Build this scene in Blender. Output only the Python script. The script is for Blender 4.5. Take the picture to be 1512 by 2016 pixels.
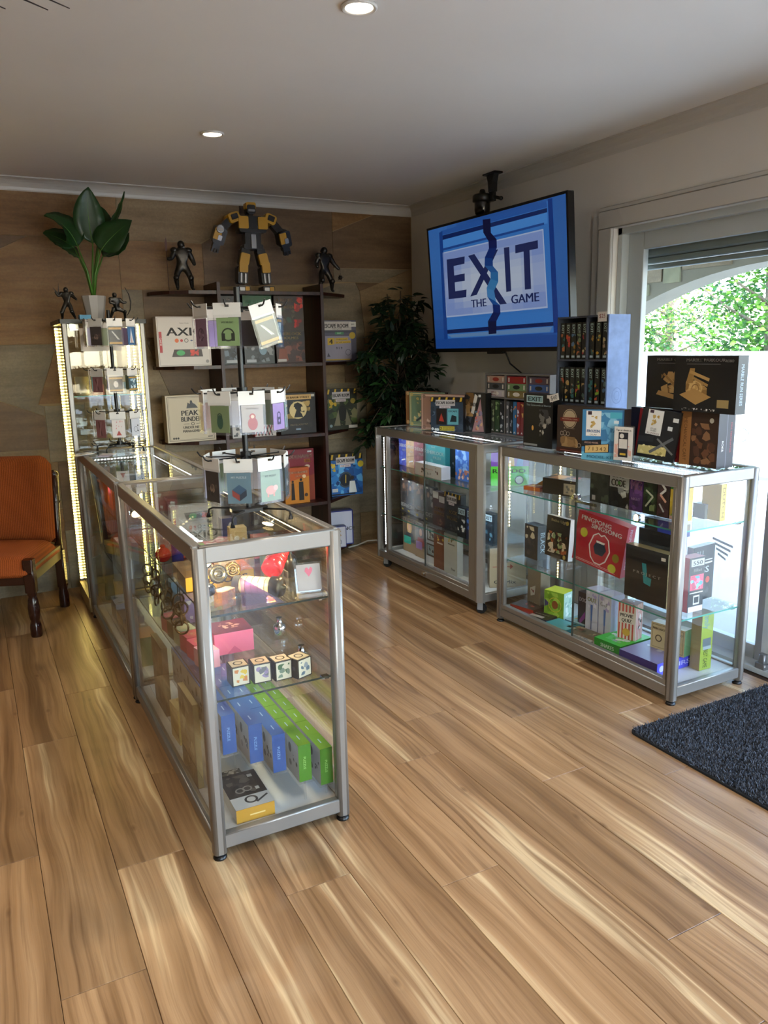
import bpy, math, random
from mathutils import Vector, Matrix
PI = math.pi
scene = bpy.context.scene
for o in list(bpy.data.objects):
    bpy.data.objects.remove(o, do_unlink=True)
COL = scene.collection

# ------------------------------------------------------------------ camera
cam_data = bpy.data.cameras.new('camera')
cam = bpy.data.objects.new('camera', cam_data)
COL.objects.link(cam)
cam_data.sensor_fit = 'VERTICAL'
cam_data.sensor_height = 36.0
cam_data.lens = 1529.9 / 2016.0 * 36.0
cam_data.clip_start = 0.02
cam_data.clip_end = 200
_rx, _ry, _rz = (0.8832, -0.4686, -0.0204), (-0.1144, -0.1731, -0.9782), (0.4549, 0.8663, -0.2065)
cam.matrix_world = Matrix(((_rx[0], -_ry[0], -_rz[0], 0.0),
                           (_rx[1], -_ry[1], -_rz[1], 0.0),
                           (_rx[2], -_ry[2], -_rz[2], 1.40),
                           (0, 0, 0, 1)))
scene.camera = cam

# ------------------------------------------------------------------ sky, sun, exposure
scene.view_settings.view_transform = 'Standard'
scene.view_settings.look = 'None'
scene.view_settings.gamma = 1.0
scene.view_settings.use_curve_mapping = False
scene.view_settings.exposure = 0.52
scene.cycles.transparent_max_bounces = 24
scene.cycles.max_bounces = 7
scene.cycles.diffuse_bounces = 4
scene.cycles.glossy_bounces = 3
scene.cycles.adaptive_threshold = 0.09
scene.cycles.sample_clamp_indirect = 6.0
scene.cycles.caustics_reflective = False
scene.cycles.caustics_refractive = False
world = bpy.data.worlds.new('sky')
scene.world = world
world.use_nodes = True
wn = world.node_tree
wn.nodes.clear()
_sky = wn.nodes.new('ShaderNodeTexSky')
_sky.sky_type = 'NISHITA'
_sky.sun_disc = False
_sky.sun_elevation = math.radians(52)
_sky.sun_rotation = math.radians(-160)
_bg = wn.nodes.new('ShaderNodeBackground')
_bg.inputs['Strength'].default_value = 1.9
_wo = wn.nodes.new('ShaderNodeOutputWorld')
wn.links.new(_sky.outputs[0], _bg.inputs['Color'])
wn.links.new(_bg.outputs[0], _wo.inputs['Surface'])
sun_d = bpy.data.lights.new('sun', 'SUN')
sun_d.energy = 9.5
sun_d.angle = math.radians(0.6)
sun_d.color = (0.95, 0.98, 1.0)
sun = bpy.data.objects.new('sun', sun_d)
sun.rotation_euler = Vector((-0.22, -0.50, 0.80)).to_track_quat('Z', 'Y').to_euler()
sun.location = (6, 2, 8)
COL.objects.link(sun)

# ------------------------------------------------------------------ colour and material helpers
def s2l(v):
    v = v / 255.0
    return v / 12.92 if v <= 0.04045 else ((v + 0.055) / 1.055) ** 2.4
def C(r, g=None, b=None):
    if isinstance(r, str):
        r = r.lstrip('#')
        if len(r) == 3:
            r = ''.join(c * 2 for c in r)
        r, g, b = int(r[0:2], 16), int(r[2:4], 16), int(r[4:6], 16)
    return (s2l(r), s2l(g), s2l(b), 1.0)
MATS = {}
def new_mat(name):
    m = bpy.data.materials.new(name)
    m.use_nodes = True
    nt = m.node_tree
    return m, nt, nt.nodes['Principled BSDF']
def M(name, col, rough=0.5, metal=0.0, spec=0.5, emit=None, estr=0.0, var=0.0, vscale=8.0, bump=0.0, bscale=60.0, coat=0.0):
    if name in MATS:
        return MATS[name]
    m, nt, p = new_mat(name)
    col = C(col) if isinstance(col, str) else col
    p.inputs['Base Color'].default_value = col
    p.inputs['Roughness'].default_value = rough
    p.inputs['Metallic'].default_value = metal
    p.inputs['Specular IOR Level'].default_value = spec
    p.inputs['Coat Weight'].default_value = coat
    if emit is not None:
        p.inputs['Emission Color'].default_value = C(emit) if isinstance(emit, str) else emit
        p.inputs['Emission Strength'].default_value = estr
    if var > 0 or bump > 0:
        tc = nt.nodes.new('ShaderNodeTexCoord')
    if var > 0:
        n = nt.nodes.new('ShaderNodeTexNoise')
        n.inputs['Scale'].default_value = vscale
        n.inputs['Detail'].default_value = 5
        nt.links.new(tc.outputs['Object'], n.inputs['Vector'])
        r = nt.nodes.new('ShaderNodeValToRGB')
        r.color_ramp.elements[0].position = 0.3
        r.color_ramp.elements[1].position = 0.7
        r.color_ramp.elements[0].color = tuple(max(0, c * (1 - var)) for c in col[:3]) + (1,)
        r.color_ramp.elements[1].color = tuple(min(1, c * (1 + var)) for c in col[:3]) + (1,)
        nt.links.new(n.outputs['Fac'], r.inputs['Fac'])
        nt.links.new(r.outputs['Color'], p.inputs['Base Color'])
    if bump > 0:
        n2 = nt.nodes.new('ShaderNodeTexNoise')
        n2.inputs['Scale'].default_value = bscale
        n2.inputs['Detail'].default_value = 4
        nt.links.new(tc.outputs['Object'], n2.inputs['Vector'])
        b = nt.nodes.new('ShaderNodeBump')
        b.inputs['Strength'].default_value = bump
        b.inputs['Distance'].default_value = 0.01
        nt.links.new(n2.outputs['Fac'], b.inputs['Height'])
        nt.links.new(b.outputs['Normal'], p.inputs['Normal'])
    MATS[name] = m
    return m
def glass_mat(name, tint=(0.93, 0.97, 0.96), f0=0.04, rough=0.0, haze=0.0):
    # clear sheet: transparent with mirror reflection that grows towards grazing angles
    if name in MATS:
        return MATS[name]
    m = bpy.data.materials.new(name)
    m.use_nodes = True
    nt = m.node_tree
    nt.nodes.clear()
    out = nt.nodes.new('ShaderNodeOutputMaterial')
    tr = nt.nodes.new('ShaderNodeBsdfTransparent')
    tr.inputs['Color'].default_value = tint + (1,)
    gl = nt.nodes.new('ShaderNodeBsdfGlossy')
    gl.inputs['Roughness'].default_value = rough
    lw = nt.nodes.new('ShaderNodeLayerWeight')
    lw.inputs['Blend'].default_value = 0.5
    pw = nt.nodes.new('ShaderNodeMath')
    pw.operation = 'POWER'
    pw.inputs[1].default_value = 5.0
    ml = nt.nodes.new('ShaderNodeMath')
    ml.operation = 'MULTIPLY_ADD'
    ml.inputs[1].default_value = 1.0 - f0
    ml.inputs[2].default_value = f0
    mx = nt.nodes.new('ShaderNodeMixShader')
    nt.links.new(lw.outputs['Facing'], pw.inputs[0])
    nt.links.new(pw.outputs[0], ml.inputs[0])
    nt.links.new(ml.outputs[0], mx.inputs[0])
    nt.links.new(tr.outputs[0], mx.inputs[1])
    nt.links.new(gl.outputs[0], mx.inputs[2])
    last = mx
    if haze > 0:
        df = nt.nodes.new('ShaderNodeBsdfDiffuse')
        df.inputs['Color'].default_value = (0.8, 0.8, 0.8, 1)
        m2 = nt.nodes.new('ShaderNodeMixShader')
        m2.inputs[0].default_value = haze
        nt.links.new(mx.outputs[0], m2.inputs[1])
        nt.links.new(df.outputs[0], m2.inputs[2])
        last = m2
    nt.links.new(last.outputs[0], out.inputs['Surface'])
    MATS[name] = m
    return m
def ink_mat(name, rough=0.4, coat=0.0):
    # printed surfaces: colour comes from the mesh's own print colours
    if name in MATS:
        return MATS[name]
    m, nt, p = new_mat(name)
    a = nt.nodes.new('ShaderNodeVertexColor')
    a.layer_name = 'Col'
    nt.links.new(a.outputs['Color'], p.inputs['Base Color'])
    p.inputs['Roughness'].default_value = rough
    p.inputs['Coat Weight'].default_value = coat
    MATS[name] = m
    return m
INK = ink_mat('printed_card', 0.38)
GLOSSY = ink_mat('glossy_print', 0.16)
MATT = ink_mat('matt_colour', 0.65)

# ------------------------------------------------------------------ mesh builder
_TXT = {}
def text_geo(s):
    """flat outline of a line of lettering: vertices, faces, width; cap height about 1"""
    if s in _TXT:
        return _TXT[s]
    cu = bpy.data.curves.new('t', 'FONT')
    cu.body = s
    cu.resolution_u = 2
    cu.size = 1.38
    ob = bpy.data.objects.new('t', cu)
    me = ob.to_mesh()
    v = [(q.co.x, q.co.y) for q in me.vertices]
    f = [tuple(q.vertices) for q in me.polygons]
    if v:
        x0 = min(a[0] for a in v); x1 = max(a[0] for a in v)
        v = [(a[0] - x0, a[1]) for a in v]
        w = x1 - x0
    else:
        w = 0.0
    ob.to_mesh_clear()
    bpy.data.objects.remove(ob)
    bpy.data.curves.remove(cu)
    _TXT[s] = (v, f, w)
    return _TXT[s]
WHITE = (0.8, 0.8, 0.8, 1)
class MB:
    def __init__(s):
        s.v = []; s.f = []; s.mi = []; s.c = []; s.sm = []
    def add(s, vs, fs, col=WHITE, mi=0, sm=False, T=None):
        b = len(s.v)
        if T is not None:
            vs = [tuple(T @ Vector(q)) for q in vs]
        s.v.extend(vs)
        if isinstance(col, str):
            col = C(col)
        for f in fs:
            s.f.append(tuple(i + b for i in f)); s.mi.append(mi); s.c.append(col); s.sm.append(sm)
        return s
    def box(s, x0, y0, z0, x1, y1, z1, col=WHITE, mi=0, T=None, cols=None):
        vs = [(x0, y0, z0), (x1, y0, z0), (x1, y1, z0), (x0, y1, z0), (x0, y0, z1), (x1, y0, z1), (x1, y1, z1), (x0, y1, z1)]
        fs = [(0, 3, 2, 1), (4, 5, 6, 7), (0, 1, 5, 4), (1, 2, 6, 5), (2, 3, 7, 6), (3, 0, 4, 7)]
        if cols is None:
            return s.add(vs, fs, col, mi, False, T)
        b = len(s.v)
        s.add(vs, [], col, mi, False, T)
        for f, cc in zip(fs, cols):   # bottom, top, front(-y), right(+x), back, left(-x)
            s.f.append(tuple(i + b for i in f)); s.mi.append(mi); s.c.append(C(cc) if isinstance(cc, str) else cc); s.sm.append(False)
        return s
    def prism(s, pts, d0, d1, axis='z', col=WHITE, mi=0, T=None, sm=False, flat=0):
        n = len(pts)
        def mk(p, d):
            if axis == 'z': return (p[0], p[1], d)
            if axis == 'y': return (p[0], d, p[1])
            return (d, p[0], p[1])
        vs = [mk(p, d0) for p in pts] + [mk(p, d1) for p in pts]
        fs = [tuple(range(n - 1, -1, -1)), tuple(range(n, 2 * n))]
        s.add(vs, fs, col, mi, False, T)
        b = len(s.v) - 2 * n
        if isinstance(col, str): col = C(col)
        for i in range(n):
            j = (i + 1) % n
            s.f.append((b + i, b + j, b + n + j, b + n + i)); s.mi.append(mi); s.c.append(col); s.sm.append(sm and not (flat and (i + 1) % flat == 0))
        return s
    def rbox(s, x0, y0, z0, x1, y1, z1, r=0.008, seg=3, axis='z', col=WHITE, mi=0, T=None):
        if axis == 'z': a0, b0, a1, b1, d0, d1 = x0, y0, x1, y1, z0, z1
        elif axis == 'y': a0, b0, a1, b1, d0, d1 = x0, z0, x1, z1, y0, y1
        else: a0, b0, a1, b1, d0, d1 = y0, z0, y1, z1, x0, x1
        pts = []
        for cx, cy, st in ((a1 - r, b1 - r, 0), (a0 + r, b1 - r, 1), (a0 + r, b0 + r, 2), (a1 - r, b0 + r, 3)):
            for k in range(seg + 1):
                a = st * PI / 2 + k * PI / 2 / seg
                pts.append((cx + r * math.cos(a), cy + r * math.sin(a)))
        return s.prism(pts, d0, d1, axis, col, mi, T, True, seg + 1)
    def lathe(s, prof, n=16, col=WHITE, mi=0, T=None, cap=True, sm=True):
        vs = []; fs = []
        for r, z in prof:
            for k in range(n):
                a = 2 * PI * k / n
                vs.append((r * math.cos(a), r * math.sin(a), z))
        for i in range(len(prof) - 1):
            for k in range(n):
                j = (k + 1) % n
                fs.append((i * n + k, i * n + j, (i + 1) * n + j, (i + 1) * n + k))
        s.add(vs, fs, col, mi, sm, T)
        if cap:
            s.add([v for v in vs[:n]], [tuple(range(n - 1, -1, -1))], col, mi, False, T)
            s.add([v for v in vs[-n:]], [tuple(range(n))], col, mi, False, T)
        return s
    def cyl(s, p, q, r, n=10, r2=None, col=WHITE, mi=0, T=None, cap=True):
        p = Vector(p); q = Vector(q)
        d = q - p
        R = d.to_track_quat('Z', 'Y').to_matrix().to_4x4()
        X = Matrix.Translation(p) @ R
        if T is not None: X = T @ X
        return s.lathe([(r, 0), (r if r2 is None else r2, d.length)], n, col, mi, X, cap)
    def tube(s, pts, r, n=8, col=WHITE, mi=0, T=None, radii=None):
        pts = [Vector(p) for p in pts]
        vs = []; fs = []
        prev = None
        for i, p in enumerate(pts):
            d = (pts[min(i + 1, len(pts) - 1)] - pts[max(i - 1, 0)]).normalized()
            if prev is None:
                u = d.orthogonal().normalized()
            else:
                u = (prev - d * prev.dot(d)).normalized()
            prev = u
            w = d.cross(u)
            rr = radii[i] if radii else r
            for k in range(n):
                a = 2 * PI * k / n
                vs.append(tuple(p + (u * math.cos(a) + w * math.sin(a)) * rr))
        for i in range(len(pts) - 1):
            for k in range(n):
                j = (k + 1) % n
                fs.append((i * n + k, i * n + j, (i + 1) * n + j, (i + 1) * n + k))
        fs.append(tuple(range(n - 1, -1, -1)))
        fs.append(tuple((len(pts) - 1) * n + k for k in range(n)))
        return s.add(vs, fs, col, mi, True, T)
    def ball(s, c, r, n=12, m=8, col=WHITE, mi=0, T=None, sc=(1, 1, 1)):
        X = Matrix.Translation(Vector(c)) @ Matrix.Diagonal((sc[0], sc[1], sc[2], 1))
        if T is not None: X = T @ X
        pr = [(max(1e-4, r * math.sin(PI * k / m)), -r * math.cos(PI * k / m)) for k in range(m + 1)]
        return s.lathe(pr, n, col, mi, X, False)
    def poly(s, pts, col=WHITE, mi=0, T=None):
        return s.add(pts, [tuple(range(len(pts)))], col, mi, False, T)
    def text(s, st, x, y, h, T, col='#111', w=None, al='c', mi=0, z=0.0, bold=0.0, slant=0.0):
        """lettering in the local xy plane of T, cap height h, centred (or 'l') at x, base line y"""
        v, f, tw = text_geo(st)
        if not v: return s
        sx = h if w is None else w / tw
        ox = x - tw * sx / 2 if al == 'c' else x
        for dx in ((0.0,) if bold == 0 else (-bold, 0.0, bold)):
            s.add([(ox + a * sx + b * h * slant + dx, y + b * h, z) for a, b in v], f, col, mi, False, T)
        return s
    def build(s, name, mats, parent=None, loc=None, rot=None):
        me = bpy.data.meshes.new(name)
        me.from_pydata(s.v, [], s.f)
        if not isinstance(mats, (list, tuple)): mats = [mats]
        for m in mats: me.materials.append(m)
        me.polygons.foreach_set('material_index', s.mi)
        me.polygons.foreach_set('use_smooth', s.sm)
        ca = me.color_attributes.new('Col', 'FLOAT_COLOR', 'CORNER')
        arr = []
        for p, c in zip(me.polygons, s.c):
            arr.extend(tuple(c) * p.loop_total)
        ca.data.foreach_set('color', arr)
        me.update()
        o = bpy.data.objects.new(name, me)
        COL.objects.link(o)
        if parent is not None: o.parent = parent
        if loc is not None: o.location = loc
        if rot is not None: o.rotation_euler = rot
        return o
def tag(o, label, cat, group=None, kind=None):
    if label: o['label'] = label
    if cat: o['category'] = cat
    if group: o['group'] = group
    if kind: o['kind'] = kind
    return o
def empty(name, loc=(0, 0, 0), rotz=0.0, label=None, cat=None, group=None, rot=None):
    o = bpy.data.objects.new(name, None)
    COL.objects.link(o)
    o.location = loc
    o.rotation_euler = rot if rot else (0, 0, rotz)
    o.empty_display_size = 0.05
    return tag(o, label, cat, group)
def struct(o):
    o['kind'] = 'structure'
    return o
def copy_tree(o, parent=None):
    c = o.copy()
    COL.objects.link(c)
    c.parent = parent
    for ch in list(o.children):
        copy_tree(ch, c)
    return c
def inst(src, name, parent, loc, rot=(0, 0, 0), sc=(1, 1, 1)):
    c = bpy.data.objects.new(name, src.data)
    COL.objects.link(c)
    c.parent = parent; c.location = loc; c.rotation_euler = rot; c.scale = sc
    return c

# ------------------------------------------------------------------ shared materials
ALU = M('satin_aluminium', '#8f8b86', 0.36, 0.6, 0.5)
ALUW = M('white_window_aluminium', '#b9bfbe', 0.4, 0.0)
BLACK = M('black_plastic', '#0c0c0d', 0.35)
RUB = M('black_rubber', '#101010', 0.6)
GLASS = glass_mat('clear_glass', (0.975, 0.99, 0.985), 0.035)
EDGE = M('glass_edge_green', '#3f8f80', 0.15, 0.0, 0.6)
ACRY = glass_mat('clear_acrylic', (0.96, 0.96, 0.95), 0.06, 0.02, 0.04)
PLASTICBAG = glass_mat('clear_film', (0.98, 0.98, 0.99), 0.045, 0.10, 0.02)
PAINT = M('white_wall_paint', '#d6d1c8', 0.6, var=0.03, vscale=3)
CEIL = M('white_ceiling_paint', '#e2e0db', 0.75, var=0.02, vscale=2)
TRIM = M('white_gloss_trim', '#c2beb6', 0.3)
CHROME = M('chrome', '#c9c9c9', 0.12, 1.0)
# ================================================================== THE SETTING
XR, YB, ZC = 2.857, 4.944, 2.35
XL, YF = -2.6, -2.4
# ---- wood floor: every plank a piece of its own
def wood_floor_mat():
    m, nt, p = new_mat('oak_laminate')
    tc = nt.nodes.new('ShaderNodeTexCoord')
    oi = nt.nodes.new('ShaderNodeObjectInfo')
    cmb = nt.nodes.new('ShaderNodeCombineXYZ')
    mu = nt.nodes.new('ShaderNodeMath'); mu.operation = 'MULTIPLY'; mu.inputs[1].default_value = 37.0
    nt.links.new(oi.outputs['Random'], mu.inputs[0])
    nt.links.new(mu.outputs[0], cmb.inputs[0]); nt.links.new(mu.outputs[0], cmb.inputs[1])
    add = nt.nodes.new('ShaderNodeVectorMath'); add.operation = 'ADD'
    nt.links.new(tc.outputs['Object'], add.inputs[0]); nt.links.new(cmb.outputs[0], add.inputs[1])
    # slow bend of the grain around knots
    wob = nt.nodes.new('ShaderNodeTexNoise'); wob.inputs['Scale'].default_value = 3.2; wob.inputs['Detail'].default_value = 2
    mp0 = nt.nodes.new('ShaderNodeMapping'); mp0.inputs['Scale'].default_value = (1.3, 0.45, 1)
    nt.links.new(add.outputs[0], mp0.inputs[0]); nt.links.new(mp0.outputs[0], wob.inputs['Vector'])
    ws = nt.nodes.new('ShaderNodeVectorMath'); ws.operation = 'SCALE'; ws.inputs['Scale'].default_value = 0.075
    nt.links.new(wob.outputs['Color'], ws.inputs[0])
    a2 = nt.nodes.new('ShaderNodeVectorMath'); a2.operation = 'ADD'
    nt.links.new(add.outputs[0], a2.inputs[0]); nt.links.new(ws.outputs[0], a2.inputs[1])
    def noise(scale, detail, rough, vec):
        mp = nt.nodes.new('ShaderNodeMapping'); mp.inputs['Scale'].default_value = scale
        nt.links.new(vec, mp.inputs[0])
        n = nt.nodes.new('ShaderNodeTexNoise'); n.inputs['Scale'].default_value = 1.0
        n.inputs['Detail'].default_value = detail; n.inputs['Roughness'].default_value = rough
        nt.links.new(mp.outputs[0], n.inputs['Vector'])
        return n.outputs['Fac']
    def ramp(fac, stops):
        r = nt.nodes.new('ShaderNodeValToRGB')
        e = r.color_ramp.elements
        e[0].position, e[0].color = stops[0][0], C(stops[0][1])
        e[1].position, e[1].color = stops[-1][0], C(stops[-1][1])
        for q, cc in stops[1:-1]:
            k = e.new(q); k.color = C(cc)
        nt.links.new(fac, r.inputs['Fac'])
        return r.outputs['Color']
    def mixc(kind, fac, a, b):
        x = nt.nodes.new('ShaderNodeMix'); x.data_type = 'RGBA'; x.blend_type = kind
        if isinstance(fac, float): x.inputs[0].default_value = fac
        else: nt.links.new(fac, x.inputs[0])
        nt.links.new(a, x.inputs[6]); nt.links.new(b, x.inputs[7])
        return x.outputs[2]
    base = ramp(noise((15, 0.45, 1), 3, 0.5, a2.outputs[0]),
                [(0.27, '#74563b'), (0.40, '#8c6b48'), (0.50, '#9c7a56'), (0.59, '#aa8862'), (0.645, '#d0b58b'), (0.70, '#a78660')])
    fine = ramp(noise((70, 1.5, 1), 4, 0.65, a2.outputs[0]), [(0.3, '#a89684'), (0.55, '#ffffff'), (0.8, '#f2e6d4')])
    c1 = mixc('MULTIPLY', 0.65, base, fine)
    dark = ramp(noise((26, 0.8, 1), 2, 0.4, a2.outputs[0]), [(0.30, '#ffffff'), (0.335, '#000000')])
    # thin dark veins
    vein = noise((9, 0.35, 1), 1.5, 0.5, a2.outputs[0])
    vr = ramp(vein, [(0.475, '#000000'), (0.495, '#ffffff'), (0.515, '#000000')])
    vm = nt.nodes.new('ShaderNodeMath'); vm.operation = 'MULTIPLY'
    nt.links.new(vr, vm.inputs[0])
    gate = ramp(noise((1.3, 0.9, 1), 2, 0.5, add.outputs[0]), [(0.5, '#000000'), (0.62, '#ffffff')])
    nt.links.new(gate, vm.inputs[1])
    vs = nt.nodes.new('ShaderNodeMath'); vs.operation = 'MULTIPLY'; vs.inputs[1].default_value = 0.6
    nt.links.new(vm.outputs[0], vs.inputs[0])
    rgb = nt.nodes.new('ShaderNodeRGB'); rgb.outputs[0].default_value = C('#4f3219')
    c2 = mixc('MIX', vs.outputs[0], c1, rgb.outputs[0])
    ds = nt.nodes.new('ShaderNodeMath'); ds.operation = 'MULTIPLY'; ds.inputs[1].default_value = 0.35
    nt.links.new(dark, ds.inputs[0])
    c3 = mixc('MIX', ds.outputs[0], c2, rgb.outputs[0])
    # knots with a soft ring
    kn = nt.nodes.new('ShaderNodeTexVoronoi'); kn.voronoi_dimensions = '2D'; kn.inputs['Scale'].default_value = 2.3
    mpk = nt.nodes.new('ShaderNodeMapping'); mpk.inputs['Scale'].default_value = (1.5, 0.62, 1)
    nt.links.new(a2.outputs[0], mpk.inputs[0]); nt.links.new(mpk.outputs[0], kn.inputs['Vector'])
    kr = ramp(kn.outputs['Distance'], [(0.0, '#ffffff'), (0.022, '#b0b0b0'), (0.034, '#303030'), (0.046, '#808080'), (0.085, '#000000')])
    ks_ = nt.nodes.new('ShaderNodeMath'); ks_.operation = 'MULTIPLY'; ks_.inputs[1].default_value = 0.6
    nt.links.new(kr, ks_.inputs[0])
    c3 = mixc('MIX', ks_.outputs[0], c3, rgb.outputs[0])
    # plank to plank shade
    hv = nt.nodes.new('ShaderNodeHueSaturation')
    mr = nt.nodes.new('ShaderNodeMapRange'); mr.inputs['To Min'].default_value = 0.88; mr.inputs['To Max'].default_value = 1.12
    nt.links.new(oi.outputs['Random'], mr.inputs['Value']); nt.links.new(mr.outputs[0], hv.inputs['Value'])
    nt.links.new(c3, hv.inputs['Color'])
    nt.links.new(hv.outputs[0], p.inputs['Base Color'])
    p.inputs['Roughness'].default_value = 0.33
    p.inputs['Specular IOR Level'].default_value = 0.45
    b = nt.nodes.new('ShaderNodeBump'); b.inputs['Strength'].default_value = 0.06; b.inputs['Distance'].default_value = 0.004
    nt.links.new(noise((70, 1.5, 1), 4, 0.65, a2.outputs[0]), b.inputs['Height'])
    nt.links.new(b.outputs[0], p.inputs['Normal'])
    return m
FLOORM = wood_floor_mat()
fl = MB(); fl.box(XL, YF, -0.05, XR + 0.12, YB, -0.006)
floor = struct(fl.build('floor', M('subfloor_dark', '#3a2513', 0.8)))
PW, PL = 0.186, 1.285
src = None
rnd = random.Random(5)
nx = int((XR + 0.0 - XL) / PW) + 1
ofs = [0.60, 0.24, 0.93, 0.42, 1.10]
for i in range(nx):
    xa = 0.213 + (i - 15) * PW
    if xa + PW > XR + 0.01 or xa < XL: continue
    y = YF - ofs[i % 5] - 0.1 * (i % 2)
    while y < YB:
        ya, yb = max(y, YF), min(y + PL, YB)
        y += PL
        if yb - ya < 0.06: continue
        g = 0.0006
        if yb - ya > PL - 0.001:
            if src is None:
                b = MB(); w = PW / 2 - g; l = PL / 2 - g
                b.add([(-w, -l, -0.008), (w, -l, -0.008), (w, l, -0.008), (-w, l, -0.008),
                       (-w, -l, -0.001), (w, -l, -0.001), (w, l, -0.001), (-w, l, -0.001),
                       (-w + .001, -l + .001, 0), (w - .001, -l + .001, 0), (w - .001, l - .001, 0), (-w + .001, l - .001, 0)],
                      [(8, 9, 10, 11), (4, 5, 9, 8), (5, 6, 10, 9), (6, 7, 11, 10), (7, 4, 8, 11), (0, 1, 5, 4), (1, 2, 6, 5), (2, 3, 7, 6), (3, 0, 4, 7)])
                src = b.build('plank', FLOORM, floor, (xa + PW / 2, (ya + yb) / 2, 0))
            else:
                inst(src, 'plank', floor, (xa + PW / 2, (ya + yb) / 2, 0))
        else:
            b = MB(); b.box(-PW / 2 + g, -(yb - ya) / 2 + g, -0.008, PW / 2 - g, (yb - ya) / 2 - g, 0)
            b.build('plank', FLOORM, floor, (xa + PW / 2, (ya + yb) / 2, 0))

# ---- ceiling
b = MB(); b.box(XL - .15, YF - .15, ZC, 2.98, YB + .15, ZC + 0.25)
struct(b.build('ceiling', CEIL))
# ---- back wall with cut sandstone tiles
STONE = []
def stone_mat(name, c0, c1, c2, ang=0.0):
    m, nt, p = new_mat(name)
    tc = nt.nodes.new('ShaderNodeTexCoord'); oi = nt.nodes.new('ShaderNodeObjectInfo')
    mu = nt.nodes.new('ShaderNodeMath'); mu.operation = 'MULTIPLY'; mu.inputs[1].default_value = 23.0
    nt.links.new(oi.outputs['Random'], mu.inputs[0])
    cmb = nt.nodes.new('ShaderNodeCombineXYZ')
    nt.links.new(mu.outputs[0], cmb.inputs[0]); nt.links.new(mu.outputs[0], cmb.inputs[2])
    add = nt.nodes.new('ShaderNodeVectorMath'); add.operation = 'ADD'
    nt.links.new(tc.outputs['Object'], add.inputs[0]); nt.links.new(cmb.outputs[0], add.inputs[1])
    mp = nt.nodes.new('ShaderNodeMapping'); mp.inputs['Scale'].default_value = (1.6, 1.6, 11.0); mp.inputs['Rotation'].default_value = (0, ang, 0)
    nt.links.new(add.outputs[0], mp.inputs[0])
    n = nt.nodes.new('ShaderNodeTexNoise'); n.inputs['Scale'].default_value = 1.3; n.inputs['Detail'].default_value = 7; n.inputs['Roughness'].default_value = 0.62
    nt.links.new(mp.outputs[0], n.inputs['Vector'])
    r = nt.nodes.new('ShaderNodeValToRGB')
    e = r.color_ramp.elements
    e[0].position, e[0].color = 0.30, C(c0)
    e[1].position, e[1].color = 0.72, C(c2)
    k = e.new(0.5); k.color = C(c1)
    nt.links.new(n.outputs['Fac'], r.inputs['Fac'])
    n2 = nt.nodes.new('ShaderNodeTexNoise'); n2.inputs['Scale'].default_value = 90; n2.inputs['Detail'].default_value = 3
    nt.links.new(add.outputs[0], n2.inputs['Vector'])
    x = nt.nodes.new('ShaderNodeMix'); x.data_type = 'RGBA'; x.blend_type = 'OVERLAY'; x.inputs[0].default_value = 0.25
    nt.links.new(r.outputs[0], x.inputs[6]); nt.links.new(n2.outputs['Fac'], x.inputs[7])
    nt.links.new(x.outputs[2], p.inputs['Base Color'])
    p.inputs['Roughness'].default_value = 0.55
    bp = nt.nodes.new('ShaderNodeBump'); bp.inputs['Strength'].default_value = 0.25; bp.inputs['Distance'].default_value = 0.004
    nt.links.new(n.outputs['Fac'], bp.inputs['Height']); nt.links.new(bp.outputs[0], p.inputs['Normal'])
    STONE.append(m)
    return m
stone_mat('sandstone_ochre', '#6a4a22', '#856239', '#98784c')
stone_mat('sandstone_buff', '#745d3f', '#8a7352', '#9a8462', 0.12)
stone_mat('sandstone_umber', '#523d26', '#695137', '#7b6143', -0.1)
stone_mat('sandstone_grey', '#695c47', '#7c6f59', '#8f826b', 0.2)
b = MB(); b.box(XL - .15, YB, 0, XR + 0.13, YB + 0.15, ZC)
wall_back = struct(b.build('wall_back', M('tile_grout', '#9c8560', 0.8)))
T0, T1, T2, T3 = 0, 1, 2, 3
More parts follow.
